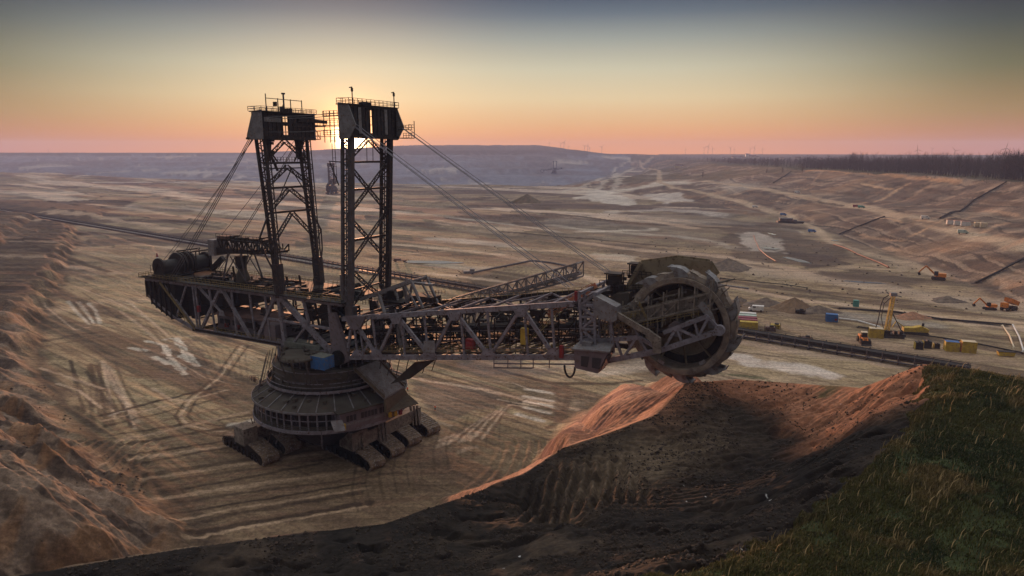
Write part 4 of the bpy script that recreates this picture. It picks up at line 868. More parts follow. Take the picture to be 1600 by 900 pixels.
b = MB(); b.tube((-12.6, -5.4, 84), (-12.4, -5.6, 78), 1.2, 10, .7); b.tube((-12.6, 5.4, 84), (-12.4, 5.6, 79.5), 1.0, 10, .7); b.tube((-12, -5.2, 80), (-12, -3, 75.6), .35, 8)
for k in range(14): b.box((-12 + rnd.uniform(-1, 1), rnd.choice((-5.4, 5.4)) + rnd.uniform(-1, 1), rnd.uniform(78.5, 84)), (rnd.uniform(.4, 1.3),) * 3)
b.build('rope_sheaves', M['tower'], t1)
def head(name, par, x0, x1, z0, z1, gaps, flare):
    """boxy head across the tower, made of panels with the open gaps left between them; stiffeners stand proud"""
    b = MB(); sh = (x1 - x0) * 1.07
    for xp, o in ((x1 - .15, 0), (x0 + .15, sh)):                  # front and rear plate, each with its own openings
        ys = [-9.0] + [g + o for gg in gaps for g in gg[:2]] + [9.0]
        for a, c in zip(ys[::2], ys[1::2]): b.box((xp, (a + c) / 2, (z0 + z1) / 2), (.3, c - a, z1 - z0))
        for g0, g1, bars in gaps:
            for zb, hb in bars: b.box((xp, (g0 + g1) / 2 + o, zb), (.26, g1 - g0 + .1, hb))
    b.box(((x0 + x1) / 2, 0, z0 + .1), (x1 - x0 - .1, 18, .2)); b.box(((x0 + x1) / 2, 0, z1 - .1), (x1 - x0 - .1, 18, .2))
    for y in (-8.9, 8.9): b.box(((x0 + x1) / 2, y, (z0 + z1) / 2), (x1 - x0 - .1, .2, z1 - z0))
    b.bar((x1 + .15, -9.1, z0 + .1), (x1 + .15, 9.1, z0 + .1), .6, .7); b.bar((x0 - .15, -9.1, z0 + .1), (x0 - .15, 9.1, z0 + .1), .6, .7)
    return b
b = head('h', t1, -13.6, -9.9, 83.9, 90.3, [(-2.8, -.3, ((84.3, 1.0), (87.7, .8), (90.0, .5)))], -1)
b.bar((-9.8, 1, 87.4), (-9.3, 9.5, 87.4), .5, .6); b.bar((-9.8, 3, 88.8), (-9.0, 13, 88.6), .7, .9)
for k in range(13): b.bar((-9.8, -8.6 + k * 1.43, 84), (-9.8, -8.6 + k * 1.43, 90), .16)
b.build('head_box', M['tower'], t1)
for y in (-9.35, 9.1): MB().prism([(-12.8, y, 90.6), (-9.7, y, 90.8), (-9.7, y, 83.6), (-15.6, y, 83.6), (-15.2, y, 85)], (0, .25, 0)).build('head_plate', M['pale'], t1)
MB().box((-15.0, 0, 83.8), (1.2, 19, .5)).build('head_beam', M['tower'], t1); MB().box((-9.7, -5.8, 88.5), (.2, 5.5, 1.1)).build('pale_panel', M['pale'], t1)
b = MB(); b.box((-11.6, 0, 90.5), (4.6, 19, .25)); b.rail([(-14, -9.6, 90.6), (-9.3, -9.6, 90.6), (-9.3, 9.6, 90.6), (-14, 9.6, 90.6), (-14, -9.6, 90.6)], 1.1, 1.9, .1)
for y0, y1 in ((-6, 6.4),): b.bar((-11.4, y0, 93.9), (-11.4, y1, 93.9), .16); [b.bar((-11.4, y, 90.5), (-11.4, y, 94.1 + (.9 if y == y0 else 0)), .18) for y in (-6, -2, 2.4, 6.4)]
b.box((-11.4, -3, 92.6), (1, .5, 1.1)); b.tube((-11.4, 0, 90.5), (-11.4, 0, 95.4), .22, 6); b.box((-11.4, 0, 95.4), (.7, .7, .4)); b.box((-11.4, 1.4, 91.2), (1.4, 1.6, 1.0)); b.box((-11.4, -.8, 91.4), (.8, .8, 1.4)); b.bar((-11.4, -1.2, 91), (-11.4, 0, 93), .12)
for z in (83.9,): b.box((-12, 10.3, z), (4, 2.4, .2)); b.rail([(-14, 11.4, z), (-10, 11.4, z)], 2.2, 1, .1); b.bar((-10, 11.4, z), (-10, 9, z + 3.4), .12); b.box((-11, 11.3, 87.6), (2.6, 4.6, .2)); b.rail([(-9.7, 9, 87.7), (-9.7, 13.4, 87.7)], 1.2, 1, .09)
b.build('head_platform', M['tower'], t1)

t2 = empty('front_tower'); t2.parent = exc
for y in (-8, 6.7):
    b = MB(); lat_leg(b, (15.2, y, top), (17.6, y, top), (13.0, y, 45.5), (15.4, y, 45.5), .75, .6, 20); b.bar((17.6, y + .1, top), (15.2, y + .1, 42.4), .95, 1.2, up=(1, 0, 0)); b.bar((12.9, y + .4, 45.5), (15.6, y + .4, 41.2), 1.0, 1.1)
    b.box((15.0, y + .4, 41.4), (2.4, 1.8, 2.8)); b.build('leg', M['steel'] if y < 0 else M['tower'], t2)
b = MB()
def xf(z): return 16.4 - (top - z) / (top - 45.5) * 2.2
for z, w_ in ((78.0, .5), (71.4, .5), (59.0, .6), (46.5, .4)): b.bar((xf(z), -8, z), (xf(z), 8, z), w_, w_)
for z0, z1 in ((83.6, 78.4),): [girder(b, (xf(z0), 0, z0), (xf(z1), s * 7.6, z1), .9, .26, 6) for s in (-1, 1)]
for zc, zz in ((71.4, (77.7, 65.2)), (59.0, (65.2, 52.6)), (46.5, (52.6, 41.5))):
    for q in zz:
        for s in (-1, 1): girder(b, (xf(zc), 0, zc), (xf(q), s * 7.6, q), .9, .26, 8)
for s in (-.5, 1.8): b.bar((xf(81), s, 83.8), (xf(78), s, 78), .12)
b.bar((xf(78) - 1, -8, 78), (xf(78) - 5.4, -8, 78.2), .25); b.bar((xf(78) - 5.2, -8, 78), (13.4, -8, 72.5), .2)
b.build('cross_brace', M['tower'], t2)
b = head('h', t2, 15.6, 18.2, 83.9, 91.2, [(-1.5, -.3, ((84.4, 1.0), (90.8, .6)))], 1)
for k in range(13): b.bar((18.25, -8.6 + k * 1.43, 84), (18.25, -8.6 + k * 1.43, 91), .18)
b.bar((18.3, -9, 91), (18.3, 9, 91), .4, .5); b.build('head_box', M['tower'], t2)
for y in (-9.3, 9.05): MB().prism([(15.3, y, 91.8), (18.4, y, 91.4), (20.5, y, 86.5), (18.4, y, 83.4), (15.3, y, 83.4)], (0, .25, 0)).build('head_plate', M['pale'], t2)
for y0, w_ in ((-5.2, 1.1), (4.6, 1.1)): MB().box((18.35, y0, 87.8), (.14, w_, 6.2)).build('pale_panel', M['pale'], t2)
b = MB(); b.box((16.8, 0, 91.35), (3.8, 19, .2)); b.rail([(15.1, -9.4, 91.4), (18.8, -9.4, 91.4), (18.8, 9.4, 91.4), (15.1, 9.4, 91.4), (15.1, -9.4, 91.4)], 1.3, 1.6, .1)
for y in (-7.4, 8.3): b.tube((18.2, y, 91.4), (18.2, y, 95.2), .13, 6); b.tube((18.2, y, 95.2), (18.2, y - .9, 95.0), .13, 6); b.box((18.2, y, 94.6), (.35, .45, .8))
b.box((20.3, 10.2, 83.9), (3.4, 2.6, .2)); b.box((20.0, 10.2, 86.0), (3.0, 2.4, .12)); b.rail([(18.5, 11.4, 84), (22, 11.4, 84), (22, 9, 84)], 1.2, 1, .1); b.rail([(18.5, 11.4, 86), (22, 11.4, 86), (22, 9, 86)], 1.2, 1, .1); b.bar((22, 11.4, 84), (22, 11.4, 88.2), .15)
for z in (84.4, 86.6, 88.8): b.box((12.6, -8.2, z), (4.6, 2, .12)); b.rail([(10.4, -9.1, z), (14.9, -9.1, z)], 1.1, 1, .09)
for x in (10.4, 12.2, 13.6): b.bar((x, -8.8, 82.6), (x, -8.8, 90), .14)
b.bar((12.4, -8.6, 82.4), (12.4, -8.6, 73), .1); b.bar((13.2, -8.6, 84), (13.4, -8.6, 73), .1)
for z in range(73, 84, 2): b.bar((12.2, -8.6, z), (13.6, -8.6, z), .09)
b.box((17.0, -1.5, 91.8), (1.4, 3, .7)); b.build('head_platform', M['tower'], t2)
# --- ropes
def ropes(name, pairs, r, m, sag=0):
    for a, c in pairs:
        b = MB(); a, c = V(a), V(c); pts = [a.lerp(c, k / 8) - V((0, 0, sag * 4 * (k / 8) * (1 - k / 8))) for k in range(9)]; b.path(pts, r, 5); b.build(name, m, exc)
ropes('tail_rope', [((-15.4, -8.8 + o, 83.6), (-53 + o, -8.4 + o, 44.2)) for o in (0, .5, 1.0)], .10, M['rope'], .4)
ropes('tail_rope', [((-15.4, -7.5, 83.6), (-59.0, -6.5, 46.4)), ((-15.4, -7.3, 83.6), (-59.6, -5.5, 48.2))], .07, M['rope'], .5)
ropes('tail_rope', [((-15.4, 8.2 + o, 83.6), (-53 + o, 8.4 + o, 44.2)) for o in (0, .5)], .10, M['rope'], .4)
ropes('tail_rope', [((-15.4, 7.0, 83.6), (-59.0, 9.0, 48.4))], .07, M['rope'], .5)
ropes('head_tie', [((-9.5, y, z), (15.4, y, z + .3)) for y, z in ((-7.6, 89.2), (-7.0, 88.7), (7.4, 89.2), (8.0, 87.2), (-7.6, 85.4), (7.8, 84.6))], .09, M['rope'], .25)
ropes('boom_rope', [((18.2, -8.3 + o, 86.8), (73.6 + o, -8.2 + o, 53.0)) for o in (0, .45)] + [((18.2, -7.6, 87.4), (74.6, -7.2, 53.4))], .085, M['rope2'], .3)
ropes('boom_rope', [((20.4, 8.3 + o, 86.4), (76.5 + o, 8.2 + o, 53.4)) for o in (0, .45)] + [((20.4, 9.4, 86.9), (77.2, 9.4, 53.6))], .085, M['rope2'], .3)

# --- digging boom
uz = lambda x: 39.9 + (x - 16) * .1655
lz = lambda x: 28.7 + (x - 8.5) * .1435
def boom_side(y):
    b = MB(); s = -1 if y < 0 else 1; U_ = lambda x: V((x, y, uz(x))); L_ = lambda x: V((x, y, lz(x)))
    b.bar(U_(12.5), U_(75), .75, 1.1); b.bar(L_(12), L_(77), .85, 1.15)
    nodes_u = [15.8, 29.5, 46, 63, 76]; nodes_l = [13.2, 23.2, 39, 55, 71]
    for k, xu in enumerate(nodes_u[:4]): b.bar(U_(xu), L_(nodes_l[k]), .6, .65); b.bar(U_(xu), L_(nodes_l[k + 1]), .65, .75)
    for x in (15.9, 17.8, 22.0, 30.6, 37.4, 47.4, 54.4, 63.6, 70): b.bar(U_(x), L_(x + 1.0), .4, .42)
    b.bar(V((17, y, 36.5)), V((21, y, 34.6)), .3); b.bar(V((21.0, y, 34.6)), L_(17.5), .35, .4)
    for x in nodes_u[:4]: b.prism([(x - 2.0, y + s * .5, uz(x) - .3), (x + 2.0, y + s * .5, uz(x) + .2), (x + 1.0, y + s * .5, uz(x) - 1.9), (x - .8, y + s * .5, uz(x) - 2.1)], (0, s * .12, 0))
    for x in (17.3, 23.2, 39, 55, 71): b.prism([(x - 2.2, y + s * .55, lz(x) + .2), (x + 2.2, y + s * .55, lz(x) + .8), (x + .9, y + s * .55, lz(x) + 2.2), (x - .9, y + s * .55, lz(x) + 2.0)], (0, s * .12, 0))
    return b
boom_side(-8).build('boom_truss', M['chord'], exc); boom_side(8).build('boom_truss', M['dark'], exc)  # light and shade by colour: paler near truss, darker far truss
MB().prism([(37.6, -8.9, 34.2), (40.8, -8.9, 34.6), (40.8, -8.7, 37.4), (37.6, -8.7, 37.0)], (0, .1, 0)).build('white_plate', M['pale'], exc)
b = MB()
for x in (16, 22, 29.5, 37.7, 46, 54.5, 63, 70, 75): b.bar((x, -8, uz(x) + .2), (x, 8, uz(x) + .2), .5, .5)
for x0, x1 in ((16, 29.5), (29.5, 46), (46, 63), (63, 75)): b.bar((x0, -8, uz(x0)), (x1, 8, uz(x1)), .35); b.bar((x0, 8, uz(x0)), (x1, -8, uz(x1)), .35)
b.build('top_bracing', M['wall'], exc)
b = MB()
for x in range(14, 78, 4): b.bar((x, -8, lz(x)), (x, 8, lz(x)), .5, .7); b.bar((x, -4, lz(x)), (x, -4, uz(x) - 3), .25); b.bar((x, 4.5, lz(x)), (x, 4.5, uz(x) - 1), .25); b.bar((x, -4, uz(x) - 3), (x, 4.5, uz(x) - 1), .25)
for x0 in range(14, 74, 8): b.bar((x0, -8, lz(x0)), (x0 + 8, 8, lz(x0 + 8)), .3); b.bar((x0, 4.5, lz(x0)), (x0 + 4, 4.5, uz(x0 + 4) - 1), .22); b.bar((x0 + 8, 4.5, lz(x0 + 8)), (x0 + 4, 4.5, uz(x0 + 4) - 1), .22); b.bar((x0, -4, lz(x0) + 1), (x0 + 4, -4, uz(x0) - 3), .2)
for k in range(260):
    x = rnd.uniform(15, 74); y = rnd.uniform(-5, 7); f = rnd.uniform(.12, .95); z = lz(x) + (uz(x) - lz(x)) * f; q = rnd.random()
    if q < .5: d = rnd.uniform(2, 8); b.bar((x, y, z), (x + d, y, z + d * .15), rnd.uniform(.12, .35))
    elif q < .75: b.bar((x, y, z), (x + rnd.uniform(-.6, .6), y, z - rnd.uniform(1, 4)), .2)
    else: b.box((x, y, z), (rnd.uniform(.6, 2.4), rnd.uniform(.6, 2), rnd.uniform(.4, 1.4)))
b.build('inner_framework', M['dark'], exc)
cb = empty('boom_conveyor'); cb.parent = exc
def slab(b, x0, x1, y0, y1, f0, h_): b.prism([(x0, y0, lz(x0) + f0), (x1, y0, lz(x1) + f0), (x1, y0, lz(x1) + f0 + h_), (x0, y0, lz(x0) + f0 + h_)], (0, y1 - y0, 0))
b = MB(); slab(b, 6, 92, -1.8, 1.8, 5.6, .35); slab(b, 6, 92, -1.6, 1.6, 3.3, .2); b.build('belt', M['belt'], cb)
b = MB(); slab(b, 8, 92, -2.6, -2.2, 4.6, 1.2); slab(b, 8, 92, 2.2, 2.6, 4.6, 1.2); slab(b, 8, 90, -2.5, -2.3, 3.1, .5)
for x in range(10, 90, 2): b.bar((x, -2.5, lz(x) + 3), (x, -2.5, lz(x) + 5.8), .18); b.bar((x, -2.5, lz(x) + 4.7), (x, 2.5, lz(x) + 4.7), .25)
b.build('conveyor_frame', M['dark'], cb)
b = MB(); slab(b, 14, 76, -3.0, -2.9, 4.9, .22); slab(b, 20, 60, -2.75, -2.65, 2.6, .25); b.build('pale_stringer', M['wall'], cb)
b = MB(); slab(b, 14, 78, -7.6, -5.6, 1.0, .15)
b.build('walkway', M['brown'], exc)
b = MB()
for y in (-7.6, -5.6): b.rail([(14, y, lz(14) + 1.15), (78, y, lz(78) + 1.15)], 1.1, 1.5, .085)
b.rail([(14, 4, uz(14) + .5), (75, 4, uz(75) + .5)], 1.1, 1.6, .08); b.rail([(62, -6, lz(62) + 1), (72, -6, uz(72) - 1)], 1.1, 1.5, .12)
for k in range(12): x = 62 + k * .83; b.bar((x, -7, lz(62) + 1.2 + k * .85), (x, -5.2, lz(62) + 1.2 + k * .85), .2)
b.build('walkway_railing', M['rail'], exc)
MB().box((63.2, -7.0, lz(63) + 4.5), (1.5, 1, 3.6)).build('yellow_cabinet', M['yellow'], exc)
MB().box((49.4, -7, lz(48) + 3), (2.0, 1.2, 2.4)).build('red_cabinet', M['red'], exc)
b = MB(); 
for y in (-8.5, -8.9): b.bar((56.5, y, lz(56) - 1.2), (76, y, lz(76) - 1.4), .16); b.bar((56.5, y, lz(56) - 2.2), (66, y, lz(66) - 2.3), .16)
for x in (56.5, 60, 63.2, 66.2, 70): b.bar((x, -8.7, lz(x)), (x, -8.7, lz(x) - 2.3), .16)
b.bar((56, -8.8, lz(56) + 2.2), (76, -8.8, lz(76) + 2.2), .12); b.build('cable_tray', M['wall'], exc)
b = MB(); [b.tube((75.4 + .0, -8.6, 36.0), (75.4, -8.6, 36.0), .1)]; pts = [(73.5 + 1.2 * (1 - math.cos(t)), -8.7, 36.4 - 2.4 * math.sin(t)) for t in [k / 8 * math.pi for k in range(9)]]; b.path(pts, .22, 6); b.build('hanging_hose', M['belt'], exc)
b = MB(); 
for k in range(24): x = rnd.uniform(16, 44); z0 = uz(x); b.bar((x, rnd.uniform(-4, 6), z0), (x + rnd.uniform(1, 5), rnd.uniform(-4, 6), z0 + rnd.uniform(-.5, 2.2)), rnd.uniform(.15, .4))
for k in range(9): a = 6 + k * 1.2; b.rail([(14 + k * 2, a - 8, 42 + k * .3), (17 + k * 2, a - 8, 42.4 + k * .3)], 1.1, 1.2, .08)
b.box((22, 2, 43), (6, 5, .4)); b.box((30, 3, 44.4), (7, 4, 1.4)); b.box((20, 4, 44.2), (3, 3, 2)); b.build('boom_foot_deck', M['dark'], exc)
# two round pale silos/struts behind the first panel
b = MB()
for x in (25.2, 26.6): b.tube((x, -3.4, uz(20) - .6), (x + 2.0, -3.4, 32.8), .62, 12)
b.build('hydraulic_ram', M['pale'], exc)
b = MB(); b.box((11.4, -5.6, 46.2), (1.3, 1.6, 8)); b.box((11.4, -5.6, 50.2), (.9, 1, .5)); b.build('cable_duct', M['pale'], exc)
# gantry over the boom foot
b = MB(); p = [S(576, 465, 0), S(653, 436, 0)]
for y in (-3.4, 3.0): b.bar((14.6, y, 43.6), (30.6, y, 49.9), .7, .8)
b.zig((14.6, -3.4, 43.6), (30.6, -3.4, 49.9), (14.6, 3, 43.6), (30.6, 3, 49.9), 7, .3)
for y in (-3.4, 3.0): b.bar((20.4, y, 46.0), (24.2, y - 2, 40.2), .65); b.bar((30.6, y, 49.8), (33.8, y, 43.4), .55); b.bar((28.6, y, 48.8), (32.2, y, 43.4), .35)
b.box((30.5, 0, 48.6), (8, 1.2, .5)); b.bar((25, 1, 47.4), (26, 1, 43), .7); b.bar((27.6, 1, 48), (26.2, 1, 43), .5); b.build('gantry', M['pale'], exc)
# lattice bridge lying behind the boom
b = MB(); a0, a1 = V((31, 11, 38.6)), V((66.8, 13, 50.8)); hgt_ = V((0, 0, 3.6)); wd = V((0, 4.4, 0))
for o in (V((0, 0, 0)), hgt_, wd, hgt_ + wd): b.bar(a0 + o, a1 + o, .4, .4)
for o in (V((0, 0, 0)), wd): b.zig(a0 + o, a1 + o, a0 + o + hgt_, a1 + o + hgt_, 14, .24)
for o in (V((0, 0, 0)), hgt_): b.zig(a0 + o, a1 + o, a0 + o + wd, a1 + o + wd, 14, .24)
b.prism([a0 + V((0, .6, .5)), a1 + V((0, .6, .5)), a1 + V((0, 3.6, .5)), a0 + V((0, 3.6, .5))], (0, 0, .7)); b.rail([a0 + V((0, -.5, .3)), a1 + V((0, -.5, .3))], 1.1, 1.6, .09)
b.bar(a0 + V((0, 2, 1.2)), a1 + V((0, 2, 1.2)), 1.0, .8); b.bar(V((50, 11, 44)), V((50, 8, 34)), .6); b.bar(V((40, 11, 41)), V((40, 8, 32)), .6); b.build('lattice_bridge', M['pale'], exc)

# --- boom head: mast, counter strut, fork girders, cab
b = MB()
for y in (-8, -5.4):
    b.bar((76.2, y, 52.0), (77.0, y, 42), .5); b.bar((79.6, y, 52.2), (79.9, y, 42.4), .5); b.zig((76.2, y, 52), (77, y, 42), (79.6, y, 52.2), (79.9, y, 42.4), 4, .4)
for z in (52, 48.5, 45, 42.2): b.bar((76.4, -8, z), (76.4, -5.4, z), .3); b.bar((79.7, -8, z), (79.7, -5.4, z), .3)
b.bar((77, -8, 42), (75.6, -8, 38), .4); b.bar((79.9, -8, 42.4), (81, -8, 38.6), .4); b.bar((82.6, -6.8, 48.6), (83.4, -6.8, 40), .7); b.bar((76.2, 6, 52), (77, 6, 38), .6); b.bar((79.6, 6, 52), (79.9, 6, 38), .6); b.zig((76.2, 6, 52), (77, 6, 38), (79.6, 6, 52), (79.9, 6, 38), 5, .35)
b.bar((76.4, -8, 52), (76.4, 8, 52), .6); b.bar((79.7, -8, 52.2), (79.7, 8, 52.2), .6); b.build('head_mast', M['chord'], exc)
b = MB(); b.prism([(79.4, -8.4, 52.0), (84.4, -8.4, 50.0), (84.6, -8.4, 47.4), (83.6, -8.4, 46.8), (79.9, -8.4, 47.4)], (0, 3.0, 0)); b.build('mast_plate', M['pale'], exc)
b = MB(); b.bar((84.2, -7.6, 48.4), (91.6, -7.4, 44.9), .8, 1.1); b.prism([(90.6, -7.9, 46.2), (93.4, -7.9, 44.6), (93.6, -7.9, 41.6), (92.2, -7.9, 41.4), (91.6, -7.9, 43.6), (90.4, -7.9, 44.4)], (0, .7, 0))
b.build('counter_strut', M['gear'], exc)
def fork(y):
    b = MB(); b.bar((82, y, 38.0), (93.0, y, 41.7), .8, 1.1); b.bar((93, y, 41.7), (104.4, y, 47.2), .8, 1.0); b.bar((82, y, 42.4), (88.5, y, 43.8), .7, .9); b.bar((88.5, y, 43.8), (93.5, y, 41.8), .6, .8); b.bar((93.5, y, 45.4), (101.9, y, 49.7), .6, .8)
    b.bar((88, y, 43.6), (85.6, y, 39.3), .5); b.bar((88.6, y, 43.6), (90.6, y, 41), .45); b.bar((83.8, y, 42.6), (85.2, y, 39.2), .45); b.bar((93.5, y, 41.8), (96, y, 46.6), .55); b.bar((96.2, y, 46.4), (97.2, y, 43.9), .4); b.bar((96.2, y, 46.6), (100.2, y, 45.2), .5); b.bar((99.4, y, 48.4), (100.4, y, 45.4), .4); b.bar((102, y, 49.4), (100.4, y, 45.6), .5); b.bar((101.9, y, 49.6), (104.4, y, 47.2), .5)
    b.bar((88.5, y, 43.8), (86.6, y, 47.6), .35); b.bar((75, y, 37.8), (82.2, y, 38.2), .9, 1.1); b.bar((76, y, 41.6), (82.2, y, 42.4), .5, .7); b.tube((104.2, y - .6, 47.2), (104.2, y + .6, 47.2), 1.0, 16)
    return b
fork(-6.2).build('fork_girder', M['chord'], exc); fork(5.5).build('fork_girder', M['dark'], exc)  # near girder coloured as lit, far girder as shaded
b = MB(); ang_ = .345; fz = lambda x: 41.5 + (x - 82) * ang_
for y in (-5.4, -3.2):
    for dz in (3.2, 5.6): b.bar((80, y, fz(80) + dz), (102, y, fz(102) + dz), .3)
    for x in range(81, 103, 3): b.bar((x, y, fz(x) + 1), (x, y, fz(x) + 8), .28); b.bar((x, y, fz(x) + 3.2), (x + 3, y, fz(x + 3) + 5.6), .2)
for k in range(80):
    x = rnd.uniform(80, 102); y = rnd.uniform(-5, 0); z = fz(x) + rnd.uniform(0, 7); q = rnd.random()
    if q < .5: d = rnd.uniform(1.5, 5); b.bar((x, y, z), (x + d, y, z + d * ang_), rnd.uniform(.12, .35))
    elif q < .75: b.bar((x, y, z), (x, y, z - rnd.uniform(1, 3)), .2)
    else: b.box((x, y, z), (rnd.uniform(.6, 2), rnd.uniform(.6, 1.6), rnd.uniform(.4, 1.2)))
b.build('wheel_drive_frame', M['gear'], exc)
b = MB(); b.prism([(84, -4.8, 47.6), (101, -4.8, 53.4), (101.4, -4.8, 50.4), (84.4, -4.8, 45.6)], (0, 2.4, 0))
for k in range(9): x = 85 + k * 2; z = 47.9 + (x - 84) * .34; b.bar((x, -4.95, z - .1), (x + .3, -4.95, z - 2.6), .3, .25, up=(0, 1, 0))
b.build('gear_housing', M['gear'], exc)
b = MB(); 
for s in (-5.6,): b.lathe([(6.3, 0), (7.6, 0), (7.6, .8), (6.3, .8)], 16, (95.8, s, 46.3), a0=R(8), a1=R(52), axis='Y')
b.build('discharge_lip', M['pale'], exc)
b = MB(); b.rail([(80, -5.7, fz(80) + 2.2), (100, -5.7, fz(100) + 1.6)], 1.1, 1.4, .09); b.rail([(83, -7, 44), (87, -7, 47)], 1.1, 1, .1); b.rail([(88.5, -6.5, fz(88) + 6.5), (90, -6.5, fz(90) + 3)], 1.1, 1, .12)
for k in range(5): b.rail([(81 + k * .9, -6.6, 44.5 + k * .7), (85 + k * .9, -6.6, 45.6 + k * .7)], 1.0, .8, .09)
b.build('drive_railing', M['rail'], exc)
# machines standing on top of the boom head
b = MB()
for cx_, cy_, z0 in ((80.5, 1.5, 52.6), (84.5, 4.5, 54.6)):
    b.box((cx_, cy_, z0 + 1.2), (2.6, 2.2, 1.8)); b.box((cx_ - .2, cy_, z0 + 2.4), (3.6, 2.8, .25)); [b.bar((cx_ + a * 1.5, cy_ + c * 1.2, z0), (cx_ + a * 1.5, cy_ + c * 1.2, z0 + 2.4), .2) for a in (-1, 1) for c in (-1, 1)]; b.tube((cx_, cy_, z0), (cx_, cy_, z0 - 6), .8, 10); b.rail([(cx_ - 2.6, cy_ - 2.4, z0), (cx_ + 3.6, cy_ - 2.4, z0)], 1.1, 1, .1)
    for k in range(10): b.box((cx_ + rnd.uniform(-3, 5), cy_ + rnd.uniform(-1.5, 1.5), z0 - rnd.uniform(-1, 4)), (rnd.uniform(.5, 1.6),) * 3)
b.bar((77, 1, 50.5), (92, 3, 52.4), 1.2, .8); b.rail([(80, 0, 51.2), (92, 1.5, 52.8)], 1.1, 1.2, .1); b.box((88, 4, 55), (3, 1, .5)); b.build('head_winch', M['dark'], exc)
b = MB()
for k in range(7): a = 66 + k * 1.6; b.bar((a, -1, uz(a) - 3.5 + k * .9), (a + 1.6, -1, uz(a) - 2.6 + k * .9), .35, 1.2)
b.rail([(66, -2, uz(66) - 3), (76.5, -2, uz(76) + 2.2)], 1.1, 1.2, .1); b.rail([(68, -5, uz(68) - 3), (77, -5, uz(76) + 1)], 1.1, 1.2, .1); b.build('red_white_stair', mat('faded_red_rail', (.42, .10, .07), (.35, .22, .12), .6, scale=2.5), exc)
MB().box((75.6, -8.2, 51.4), (.5, .5, 2)).build('red_lamp_post', M['red'], exc)
MB().box((72.8, -8.7, 39.3), (.8, .8, 2.6)).build('red_cabinet', M['red'], exc)
cab = empty('operator_cab'); cab.parent = exc
b = MB(); b.prism([(76.4, -10.6, 40.6), (83.6, -10.6, 41.0), (81.6, -10.6, 36.4), (76.6, -10.6, 36.8)], (0, 4.4, 0)); b.build('wall', M['wall'], cab)
b = MB(); b.prism([(76.0, -11.0, 40.7), (84.2, -11.0, 41.2), (83.4, -6.0, 41.8), (76.0, -6.0, 41.3)], (0, 0, .3)); b.box((78.6, -8.6, 41.8), (2, 1.4, .8)); b.build('roof', M['pale'], cab)
for x0, x1 in ((78.0, 79.6), (80.4, 82.2)): MB().prism([(x0, -10.72, 39.6), (x1 + .2, -10.72, 39.7), (x1 - .2, -10.72, 37.4), (x0, -10.72, 37.5)], (0, .1, 0)).build('window', M['glass'], cab)
MB().prism([(83.55, -10.2, 40.6), (83.55, -6.6, 40.6), (82.1, -6.6, 37.2), (82.1, -10.2, 37.2)], (.1, 0, 0)).build('window', M['glass'], cab)

# --- the bucket wheel
bw = empty('bucket_wheel'); bw.parent = exc; bw.location = (95.9, -1.5, 46.35)
b = MB(); b.lathe([(8.85, -2.6), (9.85, -2.6), (9.85, -2.2), (9.6, -2.0), (9.6, 2.4), (9.85, 2.6), (8.85, 2.6), (8.6, 2.2), (8.6, -2.2), (8.85, -2.6)], 96, axis='Y')
b.lathe([(9.8, -1.5), (10.7, -1.3), (10.7, 1.3), (9.8, 1.5)], 96, axis='Y')
for k in range(60): t = k / 60 * 6.2832; b.box((9.4 * math.cos(t), -2.68, 9.4 * math.sin(t)), (.26, .16, .26), M=Matrix.Rotation(-t, 3, 'Y'))
b.build('rim', M['rim'], bw)
b = MB(); b.lathe([(8.62, -1.6), (8.62, 2.0), (7.2, 2.3), (3, 3.2), (0.1, 3.3)], 72, axis='Y'); b.build('inner_shell', M['dark'], bw)
b = MB(); b.lathe([(6.9, 1.9), (2.5, 2.9), (2.5, 2.6)], 60, axis='Y'); b.lathe([(6.9, 1.9), (6.9, 1.6), (6.6, 1.6), (6.6, 1.9)], 60, axis='Y')
for k in range(10): t = k / 10 * 6.2832 + .2; b.bar((2.4 * math.cos(t), 2.4, 2.4 * math.sin(t)), (8.6 * math.cos(t + .25), .6, 8.6 * math.sin(t + .25)), .3, .35)
b.build('web_plate', M['hood'], bw)
b = MB(); b.lathe([(.1, -4.8), (1.5, -4.8), (1.5, 4), (2.6, 4), (2.6, 2)], 28, axis='Y'); b.build('hub', M['steel'], bw)
b = MB()
for t0 in (-2.05, -1.0, 2.4): b.lathe([(7.9, -2.75), (8.6, -2.75), (8.6, -2.6), (7.9, -2.6)], 4, a0=t0, a1=t0 + .16, axis='Y')
b.build('inspection_plate', M['pale'], bw)
def bucket_mesh(big):
    b = MB(); k = 1.0 if big else .62; W = 1.55 * (1 if big else .8)
    pr = [(1.75, 2.05), (1.0, 2.1), (.1, 2.0), (-.9, 1.65), (-1.7, .95), (-2.0, .0)]           # (along the turn, outwards)
    outer = [(a * k, r * k) for a, r in pr]; inner = [(a * k * .93, r * k - .14) for a, r in pr]
    for i in range(len(pr) - 1):
        b.prism([(outer[i][0], -W, outer[i][1]), (outer[i + 1][0], -W, outer[i + 1][1]), (inner[i + 1][0], -W, inner[i + 1][1]), (inner[i][0], -W, inner[i][1])], (0, 2 * W, 0))
    for y in (-W, W - .12):                                                # side cheeks with a curved lip
        b.prism([(p[0], y, p[1]) for p in outer] + [(-.6 * k, y, 0), (.7 * k, y, .05), (.9 * k, y, 1.1 * k)], (0, .12, 0))
    b.bar((-1.2 * k, -W * .7, .1), (.9 * k, -W * .7, .1), .5, .3); b.bar((-1.2 * k, W * .7, .1), (.9 * k, W * .7, .1), .5, .3)
    for j in range(5 if big else 3):
        y = -W + .2 + j * (2 * W - .4) / (4 if big else 2); b.tube((1.5 * k, y, 2.0 * k), (2.1 * k, y, 2.2 * k), .17, 5, .08)
    b.bar((1.72 * k, -W, 2.06 * k), (1.72 * k, W, 2.06 * k), .3, .18)
    return b
